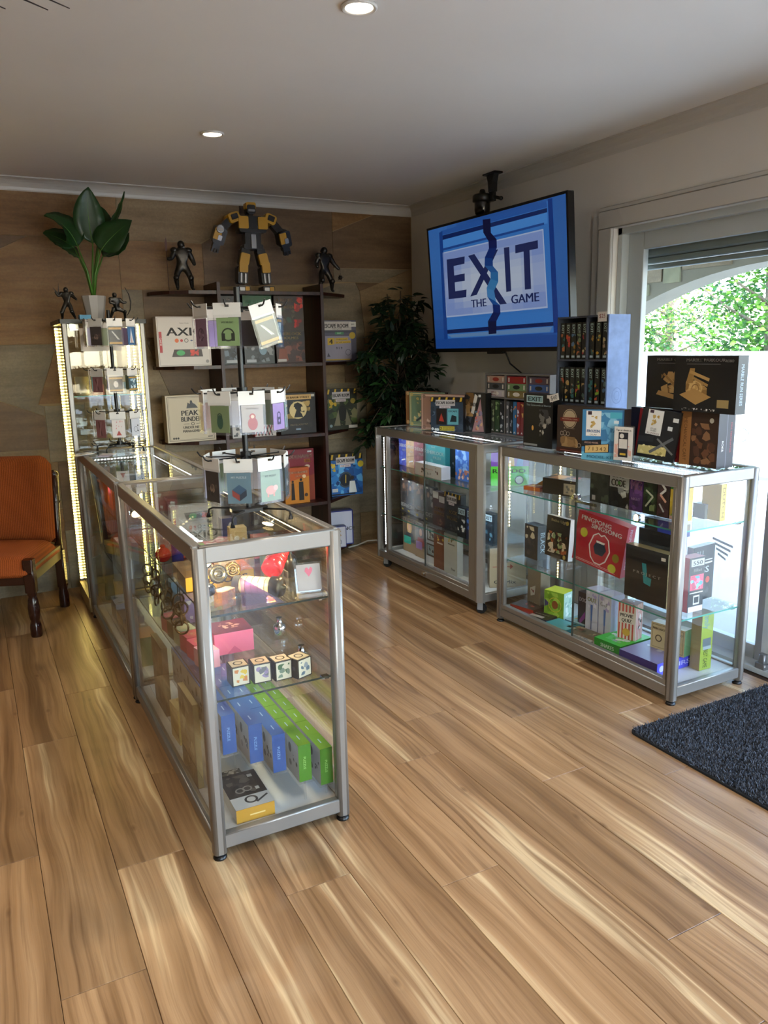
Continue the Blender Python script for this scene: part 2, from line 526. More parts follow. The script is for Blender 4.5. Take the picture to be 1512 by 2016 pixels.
TILES = [
 (T0, [(-.35, 2.05), (.88, 2.05), (.88, 2.35), (-.35, 2.35)]), (T1, [(.88, 2.05), (1.36, 2.05), (1.62, 2.2), (1.62, 2.35), (.88, 2.35)]),
 (T2, [(1.37, 1.79), (2.25, 1.83), (2.25, 2.35), (1.62, 2.35), (1.62, 2.2), (1.37, 2.05)]), (T0, [(2.25, 2.16), (2.73, 2.35), (2.25, 2.35)]),
 (T2, [(2.25, 1.93), (2.85, 1.935), (2.85, 2.35), (2.73, 2.35), (2.25, 2.16)]), (T3, [(2.25, 1.84), (2.60, 1.84), (2.83, 1.933), (2.25, 1.93)]),
 (T1, [(2.60, 1.84), (2.85, 1.84), (2.85, 1.933), (2.83, 1.933)]), (T2, [(2.41, 1.84), (2.49, 1.84), (2.60, 1.84), (2.44, 1.78)]),
 (T1, [(2.44, 1.78), (2.60, 1.84), (2.85, 1.84), (2.85, 1.29), (2.47, 1.29), (2.47, 1.52)]), (T3, [(2.10, 1.29), (2.47, 1.29), (2.47, 1.52), (2.44, 1.78), (2.41, 1.84), (2.25, 1.83), (2.10, 1.77)]),
 (T2, [(.24, 1.975), (-.1, 1.79), (-.35, 1.79), (-.35, 2.05), (.39, 2.05)]), (T0, [(.39, 2.05), (.24, 1.975), (-.1, 1.79), (-.1, 1.46), (.48, 1.46), (.87, 1.46), (.87, 2.05)]),
 (T0, [(.87, 1.77), (1.37, 1.77), (1.37, 2.05), (.87, 2.05)]), (T3, [(.87, 1.46), (.99, 1.46), (.99, 1.77), (.87, 1.77)]),
 (T2, [(.99, 1.48), (1.37, 1.48), (1.37, 1.77), (.99, 1.77)]), (T1, [(1.37, 1.48), (2.10, 1.48), (2.10, 1.77), (1.37, 1.79)]),
 (T3, [(-.35, 1.46), (-.1, 1.46), (-.1, 1.79), (-.35, 1.79)]),
 (T3, [(-.35, 1.24), (.15, 1.15), (.38, 1.05), (.38, 1.11), (.35, 1.12), (.48, 1.46), (-.35, 1.46)]), (T0, [(.35, 1.12), (.72, 1.12), (.72, 1.46), (.48, 1.46)]),
 (T1, [(.72, 1.12), (1.12, 1.10), (.99, 1.46), (.72, 1.46)]), (T2, [(.99, 1.48), (.99, 1.46), (1.12, 1.10), (1.60, 1.10), (1.60, 1.48)]),
 (T0, [(1.60, 1.10), (2.10, 1.10), (2.10, 1.48), (1.60, 1.48)]),
 (T2, [(-.35, .86), (.38, .86), (.38, 1.05), (.15, 1.15), (-.35, 1.24)]), (T3, [(.38, .78), (.60, .78), (.60, 1.11), (.38, 1.11)]),
 (T1, [(.60, .78), (1.05, .78), (1.05, 1.11), (.60, 1.12)]), (T3, [(1.05, .78), (1.60, .78), (1.60, 1.10), (1.05, 1.11)]),
 (T2, [(1.60, .78), (2.10, .78), (2.10, 1.10), (1.60, 1.10)]), (T1, [(2.10, 1.17), (2.31, 1.17), (2.31, 1.29), (2.10, 1.29)]),
 (T2, [(2.31, 1.17), (2.85, 1.17), (2.85, 1.29), (2.31, 1.29)]), (T3, [(2.10, .79), (2.47, .79), (2.47, 1.17), (2.10, 1.17)]), (T1, [(2.47, .79), (2.85, .79), (2.85, 1.17), (2.47, 1.17)]),
 (T3, [(2.10, .55), (2.46, .55), (2.46, .79), (2.10, .79)]), (T2, [(2.46, .55), (2.60, .55), (2.60, .79), (2.46, .79)]), (T1, [(2.60, .55), (2.85, .55), (2.85, .79), (2.60, .79)]),
 (T3, [(2.10, .24), (2.85, .24), (2.85, .55), (2.10, .55)]), (T3, [(2.10, .0), (2.40, .0), (2.40, .24), (2.10, .24)]), (T1, [(2.40, .0), (2.85, .0), (2.85, .24), (2.40, .24)]),
 (T0, [(1.30, .42), (2.10, .42), (2.10, .78), (1.30, .78)]), (T2, [(1.30, .0), (2.10, .0), (2.10, .42), (1.30, .42)]), (T1, [(.70, .42), (1.30, .42), (1.30, .78), (.70, .78)]),
 (T0, [(.70, .0), (1.30, .0), (1.30, .42), (.70, .42)]), (T2, [(.42, .36), (.70, .36), (.70, .78), (.42, .78)]), (T3, [(.42, .0), (.70, .0), (.70, .36), (.42, .36)]),
 (T1, [(-.35, .50), (.42, .50), (.42, .78), (.38, .78), (.38, .86), (-.35, .86)]), (T3, [(-.35, .0), (.42, .0), (.42, .16), (.0, .30), (-.35, .30)]), (T0, [(.0, .30), (.42, .16), (.42, .50), (-.35, .50), (-.35, .30)])]
def tile_piece(pts, mat, parent, y):
    cx = sum(p[0] for p in pts) / len(pts); cz = sum(p[1] for p in pts) / len(pts)
    area = sum(pts[i][0] * pts[(i + 1) % len(pts)][1] - pts[(i + 1) % len(pts)][0] * pts[i][1] for i in range(len(pts)))
    if area < 0: pts = pts[::-1]
    n = len(pts); q = []
    g = 0.0016
    for i in range(n):   # inset along the bisector
        a, bb, c = Vector(pts[i - 1]), Vector(pts[i]), Vector(pts[(i + 1) % n])
        d1 = (bb - a).normalized(); d2 = (c - bb).normalized()
        n1 = Vector((-d1.y, d1.x)); n2 = Vector((-d2.y, d2.x))
        m = n1 + n2
        m = m / max(0.35, m.length_squared) * 2
        q.append((bb.x + m.x * g - cx, bb.y + m.y * g - cz))
    s = MB(); s.prism(q, 0.0, -0.006, 'y')
    return s.build('tile', mat, parent, (cx, y, cz))
for k, (ti, pts) in enumerate(TILES):
    tile_piece(pts, STONE[ti], wall_back, YB)
for r_ in range(8):
    for c_ in range(4):
        xa = -.35 - .56 * (c_ + 1); za = r_ * .295
        tile_piece([(xa, za), (xa + .56, za), (xa + .56, min(za + .295, ZC)), (xa, min(za + .295, ZC))], STONE[(r_ * 3 + c_) % 4], wall_back, YB)
# ---- plain walls
b = MB()
b.box(XR, 2.983, 0, XR + .12, YB, ZC); b.box(XR, -1.45, 1.945, XR + .12, 2.983, ZC); b.box(XR, YF - .15, 0, XR + .12, -1.45, ZC)
struct(b.build('wall_right', PAINT))
b = MB(); b.box(XL - .12, YF - .15, 0, XL, YB, ZC); struct(b.build('wall_left', M('brown_bounce_cut', '#7d6d58', .7, var=.04, vscale=3)))  # unseen wall; its brown is made up to cut bounced light
b = MB(); b.box(XL, YF - .12, 0, XR, YF, .08); b.box(XL, YF - .12, 2.1, XR, YF, ZC); b.box(XL, YF - .12, .08, .1, YF, 2.1); b.box(2.3, YF - .12, .08, XR, YF, 2.1)
struct(b.build('wall_front', PAINT))
win = struct(empty('added_window_1', (1.2, YF - .06, .08)))  # unseen window, added to bring daylight in from behind the camera
b = MB()
for q in ((-1.1, -.03, 0, 1.1, .03, .05), (-1.1, -.03, 1.97, 1.1, .03, 2.02), (-1.1, -.03, .05, -1.05, .03, 1.97), (1.05, -.03, .05, 1.1, .03, 1.97), (-.025, -.03, .05, .025, .03, 1.97)): b.box(*q)
b.build('added_window_frame', ALUW, win)
for q in (-1.05, .025):
    b = MB(); b.box(q, -.003, .05, q + 1.025, .003, 1.97); b.build('pane', GLASS, win)
# daylight sampling portals filling the two openings
for nm, loc, rot, sx, sy in (('window_portal', (1.2, YF - .1, 1.09), (PI / 2, 0, 0), 2.2, 2.0), ('door_portal', (XR + .11, .77, .97), (0, PI / 2, 0), 1.9, 4.4)):
    pd = bpy.data.lights.new(nm, 'AREA'); pd.shape = 'RECTANGLE'; pd.size = sx; pd.size_y = sy; pd.cycles.is_portal = True
    po = bpy.data.objects.new(nm, pd); po.location = loc; po.rotation_euler = rot; COL.objects.link(po)
# ---- cove cornice
def cove(name, axis):
    prof = []
    w = 0.055
    for k in range(7):
        a = PI / 2 * k / 6
        prof.append((w * (1 - math.sin(a)), -w * (1 - math.cos(a)) ))
    pts = [(0, 0.0), (w + .004, 0.0), (w + .004, -.005)] + [(p[0] + .003, p[1] - .006) for p in prof[::1]] + [(0, -w - .012)]
    s = MB()
    if axis == 'x':
        s.prism([(YB - .006 - p[0], ZC + p[1]) for p in pts], XL, XR, 'x')
    else:
        s.prism([(XR - p[0], ZC + p[1]) for p in pts], YF, YB, 'y')
    return struct(s.build(name, TRIM))
cove('trim_1', 'x'); cove('trim_2', 'y')
# ---- architrave of the sliding door
b = MB()
OA, OB, OT = -1.45, 2.983, 1.945  # opening lengthened out of view to let in more daylight
b.rbox(XR - .018, OB, 0, XR + .0, OB + .085, OT + .0, .004, 2); b.rbox(XR - .010, OB + .085, 0, XR, OB + .135, OT + .07, .003, 2)
b.rbox(XR - .018, OA - .085, OT, XR, OB + .085, OT + .085, .004, 2, 'y'); b.rbox(XR - .010, OA - .085, OT + .085, XR, OB + .085, OT + .105, .003, 2, 'y')
b.rbox(XR - .018, OA - .085, 0, XR, OA, OT, .004, 2)
struct(b.build('trim_3', TRIM))
# ---- aluminium sliding door: fixed pane, sliding pane, outer frame
door = struct(empty('door_1', (XR + .03, 0, 0)))
def dpart(name, bx, m=ALUW, parent=door):
    s = MB()
    for q in bx: s.rbox(*q, .003, 1)
    return s.build(name, m, parent)
dpart('door_frame', [(0, OB - .03, 0, .085, OB, OT), (0, OA, 0, .085, OA + .03, OT), (0, OA, OT - .03, .085, OB, OT), (-.035, OA, -.0, .085, OB, .022)])
f = dpart('fixed_panel', [(.045, OB - .127, .022, .08, OB - .03, OT - .03), (.045, 2.03, .022, .08, 2.10, OT - .03), (.045, 2.10, .022, .08, OB - .127, .085), (.045, 2.10, OT - .108, .08, OB - .127, OT - .03)])
dpart('pane', [(.058, 2.09, .075, .064, OB - .12, OT - .10)], GLASS, f)
f = dpart('sliding_panel', [(.004, 1.955, .022, .04, 2.04, OT - .03), (.004, .72, .022, .04, .80, OT - .03), (.004, .80, .022, .04, 1.955, .10), (.004, .80, OT - .108, .04, 1.955, OT - .03)])
dpart('pane', [(.018, .79, .095, .024, 1.96, OT - .10)], GLASS, f)
f2 = dpart('fixed_panel', [(.045, OA + .03, .022, .08, OA + .10, OT - .03), (.045, .72, .022, .08, .79, OT - .03), (.045, OA + .10, .022, .08, .72, .085), (.045, OA + .10, OT - .108, .08, .72, OT - .03)])  # unseen extra panel, added to glaze the lengthened opening
dpart('pane', [(.058, OA + .09, .075, .064, .73, OT - .10)], GLASS, f2)
s = MB(); s.rbox(-.022, 2.0, .022, .004, 2.03, .085, .006, 2); s.rbox(-.03, 1.99, .022, .004, 2.04, .045, .006, 2)
s.build('floor_bolt', M('dull_steel', '#8b8d90', 0.4, 0.7), f)
s = MB(); s.box(-.012, 1.98, .95, .004, 2.01, 1.12)
s.build('handle', ALUW, f)
# stickers on the fixed pane
s = MB()
for k in range(4):
    z = .49 - k * .022; w_ = .11 - k * .022
    s.poly([(.0575, 2.31 - w_ / 2, z), (.0575, 2.31 + w_ / 2, z + .02), (.0575, 2.31 + w_ / 2, z + .031), (.0575, 2.31 - w_ / 2, z + .011)], '#3b3b40')
s.build('striped_sticker', INK, door)
s = MB()
for yy, rr in ((2.34, .028), (2.245, .03)):
    for k in range(6):
        a0, a1 = PI / 3 * k + PI / 6, PI / 3 * (k + 1) + PI / 6
        q = lambda a, r: (.0575, yy + r * math.cos(a), 1.0 + r * math.sin(a))
        s.poly([q(a0, rr), q(a1, rr), q(a1, rr - .003), q(a0, rr - .003)], '#8f979b')
s.build('hexagon_sticker', INK, door)
# ---- outside: shutter box, porch, arch, fence
b = MB()
b.rbox(2.985, .5, 1.80, 3.20, 3.05, 1.99, .01, 2, 'y'); b.rbox(2.99, .5, 1.772, 3.03, 3.05, 1.80, .004, 1, 'y'); b.rbox(3.0, .5, 1.745, 3.02, 3.05, 1.768, .004, 1, 'y')
b.box(2.98, .5, 1.845, 2.985, 3.05, 1.85); b.box(2.98, .5, 1.90, 2.985, 3.05, 1.905)
tag(b.build('roller_shutter', M('shutter_grey', '#8e9893', 0.5)), 'grey roller shutter box above the sliding door outside', 'shutter')
b = MB(); b.box(2.98, -6, -.25, 3.68, 9, -.06); b.box(3.68, -6, -.25, 30, 30, -.10); b.box(-12, -22, -.25, 30, -6, -.10); b.box(-12, -6, -.25, 2.98, YF - .12, -.10)
struct(b.build('ground_outside', M('pale_concrete', '#a8a8a4', 0.85, var=0.12, vscale=1.5)))
b = MB(); b.box(2.98, 1.12, 2.40, 4.75, 7.5, 2.55)
struct(b.build('porch_roof', M('porch_white', '#8e8e86', 0.7)))
AR, AC, AT = 3.3, 3.08, 1.865
arch = []
half = 1.62
for k in range(25):
    yy = AC - half + 2 * half * k / 24
    arch.append((yy, AT - (AR - math.sqrt(AR * AR - (yy - AC) ** 2))))
def archwall(x0, x1):
    s = MB()
    for k in range(24):
        (ya, za), (yb2, zb) = arch[k], arch[k + 1]
        s.prism([(ya, za), (yb2, zb), (yb2, 2.4), (ya, 2.4)], x0, x1, 'x')
    s.box(x0, AC + half, -.25, x1, AC + half + .35, 2.4); s.box(x0, AC - half - .35, -.25, x1, AC - half, 2.4)
    s.box(x0, AC + half + .35, 1.5, x1, 7.5, 2.4)
    s.box(x0, 7.3, -.25, x1, 7.6, 2.4)
    return s
aw = struct(archwall(4.32, 4.55).build('wall_porch', M('porch_render', '#7f7c6e', 0.8, var=0.06, vscale=3)))
for k, (ya, za, yb2, zb) in enumerate([(4.13, 1.72, 4.46, 1.80), (4.02, 1.805, 4.50, 1.90), (3.86, 1.79, 4.01, 1.90), (3.46, 1.865, 3.85, 1.95), (3.86, 1.905, 4.35, 2.0), (3.1, 1.90, 3.45, 1.99), (4.36, 1.905, 4.8, 2.0), (3.4, 2.0, 4.18, 2.12), (2.6, 2.0, 3.38, 2.12)]):
    s = MB(); s.box(-.012, -(yb2 - ya) / 2 + .004, -(zb - za) / 2 + .004, 0, (yb2 - ya) / 2 - .004, (zb - za) / 2 - .004)
    s.build('stone_block', STONE[3] if k % 2 else M('stone_green_grey', '#8f9079', 0.8, var=.15, vscale=9), aw, (4.32, (ya + yb2) / 2, (za + zb) / 2))
FX = 7.5
fence = empty('fence', (FX, 7, -.1), 0, 'white panelled boundary fence in the sun outside the window', 'fence')
FM = M('fence_white', '#cfd3d2', 0.6)
for k in range(14):
    ya = -1.2 + k * .74
    s = MB(); s.box(0, 0, .05, .02, .725, 1.34)
    for q in range(4): s.box(-.012, .06 + q * .18, .06, 0, .075 + q * .18, 1.33)
    s.build('fence_panel', FM, fence, (0, ya - 5.6 + 1.2 - 1.2 + 1.9, 0))
    s = MB(); s.rbox(-.02, -.015, 0, .04, .03, 1.38, .004, 1)
    s.build('fence_post', FM, fence, (0, ya - 5.6 + 1.2 - 1.2 + 1.885, 0))
s = MB(); s.rbox(-.025, -5.4, 1.34, .045, 6.4, 1.385, .006, 1, 'y'); s.build('fence_rail', FM, fence)
# ---- trees beyond the fence
def leaf_mat(name, c, c2):
    m, nt, p = new_mat(name)
    oi = nt.nodes.new('ShaderNodeNewGeometry')
    r = nt.nodes.new('ShaderNodeValToRGB')
    r.color_ramp.elements[0].color = C(c); r.color_ramp.elements[1].color = C(c2)
    nt.links.new(oi.outputs['Random Per Island'], r.inputs['Fac'])
    nt.links.new(r.outputs[0], p.inputs['Base Color'])
    p.inputs['Roughness'].default_value = 0.45
    tr = nt.nodes.new('ShaderNodeBsdfTranslucent')
    nt.links.new(r.outputs[0], tr.inputs['Color'])
    mx = nt.nodes.new('ShaderNodeMixShader'); mx.inputs[0].default_value = 0.35
    out = nt.nodes['Material Output']
    nt.links.new(p.outputs[0], mx.inputs[1]); nt.links.new(tr.outputs[0], mx.inputs[2]); nt.links.new(mx.outputs[0], out.inputs['Surface'])
    return m
BARK = M('grey_bark', '#7d6f60', 0.9, var=.2, vscale=12)
def garden_tree(x, y, h, rx, n, mat, seed, label, ls=0.085):
    rr = random.Random(seed)
    t = empty('garden_tree', (x, y, -.1), 0, label, 'tree', 'trees beyond the fence')
    s = MB(); s.tube([(0, 0, 0), (.08, .05, h * .3), (.02, .1, h * .55), (.1, .02, h * .85)], .1, 8, radii=[.12, .09, .06, .02])
    s.build('trunk', BARK, t)
    s = MB()
    for k in range(16):
        a = rr.uniform(0, 2 * PI); z0 = h * rr.uniform(.15, .7); L = rx * rr.uniform(.7, 1.1)
        s.tube([(0.05, .05, z0), (math.cos(a) * L * .5, math.sin(a) * L * .5, z0 + L * .25), (math.cos(a) * L, math.sin(a) * L, z0 + L * rr.uniform(.1, .6))], .02, 5, radii=[.03, .018, .006])
    s.build('branches', BARK, t)
    vs = []; fs = []
    lim = lambda v, m: max(-m, min(m, v))
    cl = [(lim(rr.gauss(0, rx * .5), rx), lim(rr.gauss(0, rx * .5), rx), rr.uniform(.12, 1) * h, rr.uniform(.25, .6)) for _ in range(46)]
    for k in range(n):
        c = cl[rr.randrange(len(cl))]
        p = Vector((lim(c[0] + rr.gauss(0, c[3] * .6), rx * 1.2), lim(c[1] + rr.gauss(0, c[3] * .6), rx * 1.2), c[2] + rr.gauss(0, c[3] * .6)))
        d = Vector((rr.gauss(0, 1), rr.gauss(0, 1), rr.gauss(-.3, .8))).normalized()
        w = d.orthogonal().normalized() * (ls * rr.uniform(.25, .4)); L = d * ls * rr.uniform(.7, 1.4)
        i = len(vs)
        vs += [tuple(p), tuple(p + L * .5 + w), tuple(p + L), tuple(p + L * .5 - w)]
        fs.append((i, i + 1, i + 2, i + 3))
    me = bpy.data.meshes.new('foliage'); me.from_pydata(vs, [], fs); me.materials.append(mat)
    o = bpy.data.objects.new('foliage', me); COL.objects.link(o); o.parent = t; o['kind'] = 'stuff'
    return t
LG = leaf_mat('leaf_sunny_green', '#1f5218', '#6a9a2c'); LY = leaf_mat('leaf_yellow_green', '#3f6420', '#8a9444'); LP = leaf_mat('leaf_pale_pink_green', '#5a6a3c', '#a88c7c')
garden_tree(9.3, 10.0, 4.2, 1.1, 15000, LG, 1, 'dense green tree just beyond the fence, partly behind the arch end')
garden_tree(9.6, 7.0, 4.4, 1.15, 15000, LG, 2, 'mid green tree in the middle of the view over the fence')
garden_tree(9.2, 4.3, 3.4, 1.0, 9000, LP, 3, 'pale pinkish shrub tree over the fence at the picture edge')
garden_tree(13.6, 12.4, 6.0, 1.7, 13000, LY, 4, 'yellow green tree standing farther back over the fence')
garden_tree(12.9, 7.2, 6.0, 1.7, 13000, LG, 6, 'tall green tree farther back near the picture edge')
# ================================================================== LAMPS
def downlight(x, y, label, watt=6.0, ):
    o = empty('downlight', (x, y, ZC), 0, label, 'downlight', 'recessed ceiling downlights')
    s = MB(); s.lathe([(.040, -.001), (.052, -.001), (.052, -.007), (.047, -.010), (.040, -.006)], 28, cap=False)
    s.build('trim_ring', M('downlight_ring', '#d9d6cf', 0.35), o)
    s = MB(); s.lathe([(.0405, -.0045), (.001, -.0055)], 28, cap=False)
    s.build('diffuser', M('downlight_glow', '#ffffff', 0.5, emit='#fff0d8', estr=9.0), o)
    ld = bpy.data.lights.new('downlight_beam', 'AREA'); ld.shape = 'DISK'; ld.size = 0.075; ld.energy = watt; ld.color = (1.0, 0.87, 0.70); ld.spread = math.radians(130)
    lo = bpy.data.objects.new('downlight_beam', ld); COL.objects.link(lo); lo.parent = o; lo.location = (0, 0, -.013)
    return o
downlight(1.09, 3.642, 'recessed round ceiling downlight nearer the stone back wall')
downlight(1.104, 2.19, 'recessed round ceiling downlight cut by the top picture edge')
for (x, y, q) in ((1.1, .74, 'just above the camera'), (1.1, -.9, 'behind the camera near the added window'), (-.7, 2.9, 'beyond the picture beside the orange chair'), (-.7, 1.2, 'beside the twig vase outside the picture'), (-.7, -.6, 'behind the camera near the brown wall')):
    downlight(x, y, 'added unseen ceiling downlight ' + q)  # unseen extra downlights, added to light the room
# ================================================================== DISPLAY CABINETS
DECK = M('white_melamine', '#c9c9c6', 0.45)
LEDC = M('led_cool', '#ffffff', 0.4, emit='#e8f3ff', estr=45.0)
LEDW = M('led_warm', '#ffffff', 0.4, emit='#ffe2a4', estr=20.0)
LEDY = M('led_yellow', '#ffffff', 0.4, emit='#ffe07a', estr=24.0)
TAPE = M('led_tape', '#d8d2b8', 0.5)
DARKEDGE = M('glass_edge_dark', '#1c2a27', 0.15, 0.0, 0.6)
def glass_pane(name, parent, x0, y0, z0, x1, y1, z1, edges='', em=None):
    s = MB(); s.box(x0, y0, z0, x1, y1, z1)
    o = s.build(name, [GLASS, em or EDGE], parent)
    # polished green edge on the narrow sides of a sheet
    ex = {'b': 0, 't': 1, 'f': 2, 'r': 3, 'k': 4, 'l': 5}
    for e in edges: o.data.polygons[ex[e]].material_index = 1
    return o
def led_strip(parent, p, q, mat, face, n=None, w=.008, dot=.0032):
    """tape with separate diodes from p to q; face = outward direction of the diodes"""
    p = Vector(p); q = Vector(q); d = (q - p); L = d.length; d.normalize()
    f = Vector(face).normalized(); u = d.cross(f).normalized()
    n = n or int(L / .0165)
    s = MB()
    T = Matrix((( u.x, f.x, d.x, p.x), (u.y, f.y, d.y, p.y), (u.z, f.z, d.z, p.z), (0, 0, 0, 1)))
    s.box(-w / 2, -.0012, 0, w / 2, .0, L, mi=0, T=T)
    for k in range(n):
        t = L * (k + .5) / n
        s.box(-dot, 0, t - dot, dot, .0016, t + dot, mi=1, T=T)
    return s.build('led_strip', [TAPE, mat], parent)
def cabinet(name, label, x0, x1, y0, y1, zt, shelves, feet='glide', doors=None, group=None, pw=.038, shelf_edge='f', deck=.068, glass_sides='xXyY', sh_in=.022, chamfer=False, key=None, em=None):
    """glass counter with aluminium frame; x0..x1, y0..y1 outer footprint"""
    o = empty(name, (x0, y0, 0), 0, label, 'display cabinet', group)
    w, d = x1 - x0, y1 - y0
    zb = .03 if feet == 'glide' else .075
    for (a, b_) in ((0, 0), (w, 0), (0, d), (w, d)):
        xa = a if a == 0 else a - pw; ya = b_ if b_ == 0 else b_ - pw
        s = MB()
        if chamfer and a == 0:
            c = pw * .62
            if b_ == 0: pts = [(xa + c, ya), (xa + pw, ya), (xa + pw, ya + pw), (xa, ya + pw), (xa, ya + c)]
            else: pts = [(xa, ya), (xa + pw, ya), (xa + pw, ya + pw), (xa + c, ya + pw), (xa, ya + pw - c)]
            s.prism(pts, zb, zt - .004, 'z')
        else:
            s.rbox(xa, ya, .018 if feet == 'glide' else zb, xa + pw, ya + pw, zt - .004, .012, 4)
        s.build('post', ALU, o)
    for z0_, z1_, e in ((zt - .048, zt, .004), (zb, zb + .045, .004)):
        for q in ((pw * .5, e, w - pw * .5, .030, 'x'), (pw * .5, d - .030, w - pw * .5, d - e, 'x'), (e, pw * .5, .030, d - pw * .5, 'y'), (w - .030, pw * .5, w - e, d - pw * .5, 'y')):
            s = MB(); s.rbox(q[0], q[1], z0_, q[2], q[3], z1_, .004, 2, q[4]); s.build('rail', ALU, o)
    # top sheet lies in the frame
    glass_pane('top_glass', o, .030, .030, zt - .012, w - .030, d - .030, zt - .004)
    s = MB(); s.box(.012, .012, deck - .014, w - .012, d - .012, deck); s.build('base_board', DECK, o)
    za, zz = zb + .045, zt - .048
    if 'x' in glass_sides and doors != 'x': glass_pane('glass_panel', o, .012, pw - .004, za - .008, .017, d - pw + .004, zz + .008)
    if 'X' in glass_sides: glass_pane('glass_panel', o, w - .017, pw - .004, za - .008, w - .012, d - pw + .004, zz + .008)
    if 'y' in glass_sides: glass_pane('glass_panel', o, pw - .004, .012, za - .008, w - pw + .004, .017, zz + .008)
    if 'Y' in glass_sides: glass_pane('glass_panel', o, pw - .004, d - .017, za - .008, w - pw + .004, d - .012, zz + .008)
    if doors == 'x':
        ya, yb = (pw, d - pw) if not chamfer else (.105, d - .165)
        if chamfer:
            for q in ((ya - .065, ya), (yb, yb + .028)):
                s = MB(); s.rbox(.003, q[0], za - .01, .034, q[1], zz + .01, .004, 2); s.build('stile', ALU, o)
            glass_pane('glass_panel', o, .012, pw - .004, za - .008, .017, ya - .06, zz + .008)
            glass_pane('glass_panel', o, .012, yb + .025, za - .008, .017, d - pw + .004, zz + .008)
        else:
            for q in (ya, yb - .018):
                s = MB(); s.rbox(.006, q, za, .03, q + .018, zz, .003, 1); s.build('stile', ALU, o)
        s = MB(); s.rbox(.005, ya, za, .032, yb, za + .024, .003, 1, 'y'); s.build('door_track', ALU, o)
        ym = (ya + yb) / 2
        g = glass_pane('sliding_door', o, .010, ya + .004, za + .016, .015, ym + .012, zz + .008)
        s = MB(); s.box(.009, ym + .006, za + .02, .016, ym + .013, zz); s.build('edge_strip', M('door_edge_dark', '#3c4441', .3), g)
        glass_pane('sliding_door', o, .020, ym - .012, za + .016, .025, yb - .004, zz + .008)
        if key:
            s = MB(); s.rbox(.002, ym - .012, key - .012, .018, ym + .022, key + .012, .004, 2, 'x'); s.cyl((-.012, ym + .006, key), (.002, ym + .006, key), .009, 10)
            if key > .5: s.box(-.004, ym - .13, key - .052, .0, ym + .004, key - .040, T=Matrix.Translation((0, 0, .03)))
            s.build('door_lock', CHROME, o)
    for z in shelves:
        glass_pane('glass_shelf', o, sh_in + .012, sh_in + .006, z - .006, w - sh_in, d - sh_in, z, shelf_edge, em)
        for a in (.03, w - .055):
            for c in (.05, d - .05):
                s = MB(); s.box(a - .004, c - .008, z - .016, a + .018, c + .008, z - .0065); s.cyl((a, c, z - .012), (a - .012 if a < w / 2 else a + .03, c, z - .012), .004, 8)
                s.build('shelf_clip', CHROME, o)
    for (a, c) in ((pw / 2, pw / 2), (w - pw / 2, pw / 2), (pw / 2, d - pw / 2), (w - pw / 2, d - pw / 2)):
        s = MB()
        if feet == 'glide':
            s.lathe([(.019, 0), (.020, .004), (.016, .010), (.008, .012), (.008, .020)], 14); s.build('foot', BLACK, o, (a, c, 0))
        else:
            a2 = .055 if a < w / 2 else w - .055; c2 = .055 if c < d / 2 else d - .055
            s.cyl((-.012, 0, .026), (.012, 0, .026), .026, 18, col='#0b0b0c'); s.box(-.018, -.012, .022, -.013, .018, .075, '#8b8b8b'); s.box(.013, -.012, .022, .018, .018, .075, '#8b8b8b'); s.box(-.018, -.012, .066, .018, .02, .0755, '#8b8b8b')
            s.build('castor', MATT, o, (a2, c2, 0), (0, 0, .6))
    return o
GL = 'glass counters of the middle row'
lc = cabinet('display_counter', 'low glass display counter nearest the camera, under the nearer card spinner', .46, .88, 1.933, 3.118, .908, (.467, .710), group=GL, em=DARKEDGE, shelf_edge='fl')
lc2 = cabinet('display_counter', 'low glass display counter joined behind the nearest one, beside the orange chair', .46, .88, 3.122, 4.315, .908, (.467, .710), group=GL, em=DARKEDGE, shelf_edge='fl')
GR = 'glass counters along the window side'
rc = cabinet('display_counter', 'low glass display counter beside the sliding door, wooden model kits on top', 2.292, 2.718, 1.981, 3.14, .914, (.337, .695), doors='x', group=GR, key=.745, shelf_edge='lf')
rq = cabinet('display_counter', 'low glass display counter on castors under the television', 2.24, 2.72, 3.215, 4.391, .914, (.36, .665), feet='castor', doors='x', chamfer=True, deck=.095, group=GR, key=.10, shelf_edge='l')
# lights of the counters
for c_, dd in ((lc, 1.185), (lc2, 1.193)):
    led_strip(c_, (.415 - .03, .05, .858), (.415 - .03, dd - .05, .858), LEDW if c_ is lc else LEDC, (-.6, 0, -.8))
led_strip(lc2, (.06, 1.15, .858), (.36, 1.15, .858), LEDC, (0, -.6, -.8))
led_strip(rq, (.40, .06, .862), (.40, 1.10, .862), LEDC, (-.5, 0, -.85), w=.01, dot=.0042)
led_strip(rq, (.05, .06, .862), (.05, 1.10, .862), LEDC, (.5, 0, -.85), w=.01, dot=.0042)
led_strip(rq, (.050, .050, .15), (.050, .050, .85), LEDC, (.5, .85, 0), w=.01, dot=.0042)
led_strip(rq, (.050, 1.126, .15), (.050, 1.126, .85), LEDC, (.5, -.85, 0), w=.01, dot=.0042)
led_strip(rc, (.37, .06, .862), (.37, 1.09, .862), LEDC, (-.5, 0, -.85))
led_strip(rc, (.375, 1.12, .40), (.375, 1.12, .84), LEDW, (-.4, -1, 0))
led_strip(rc, (.05, 1.12, .50), (.05, 1.12, .84), LEDW, (.4, -1, 0))
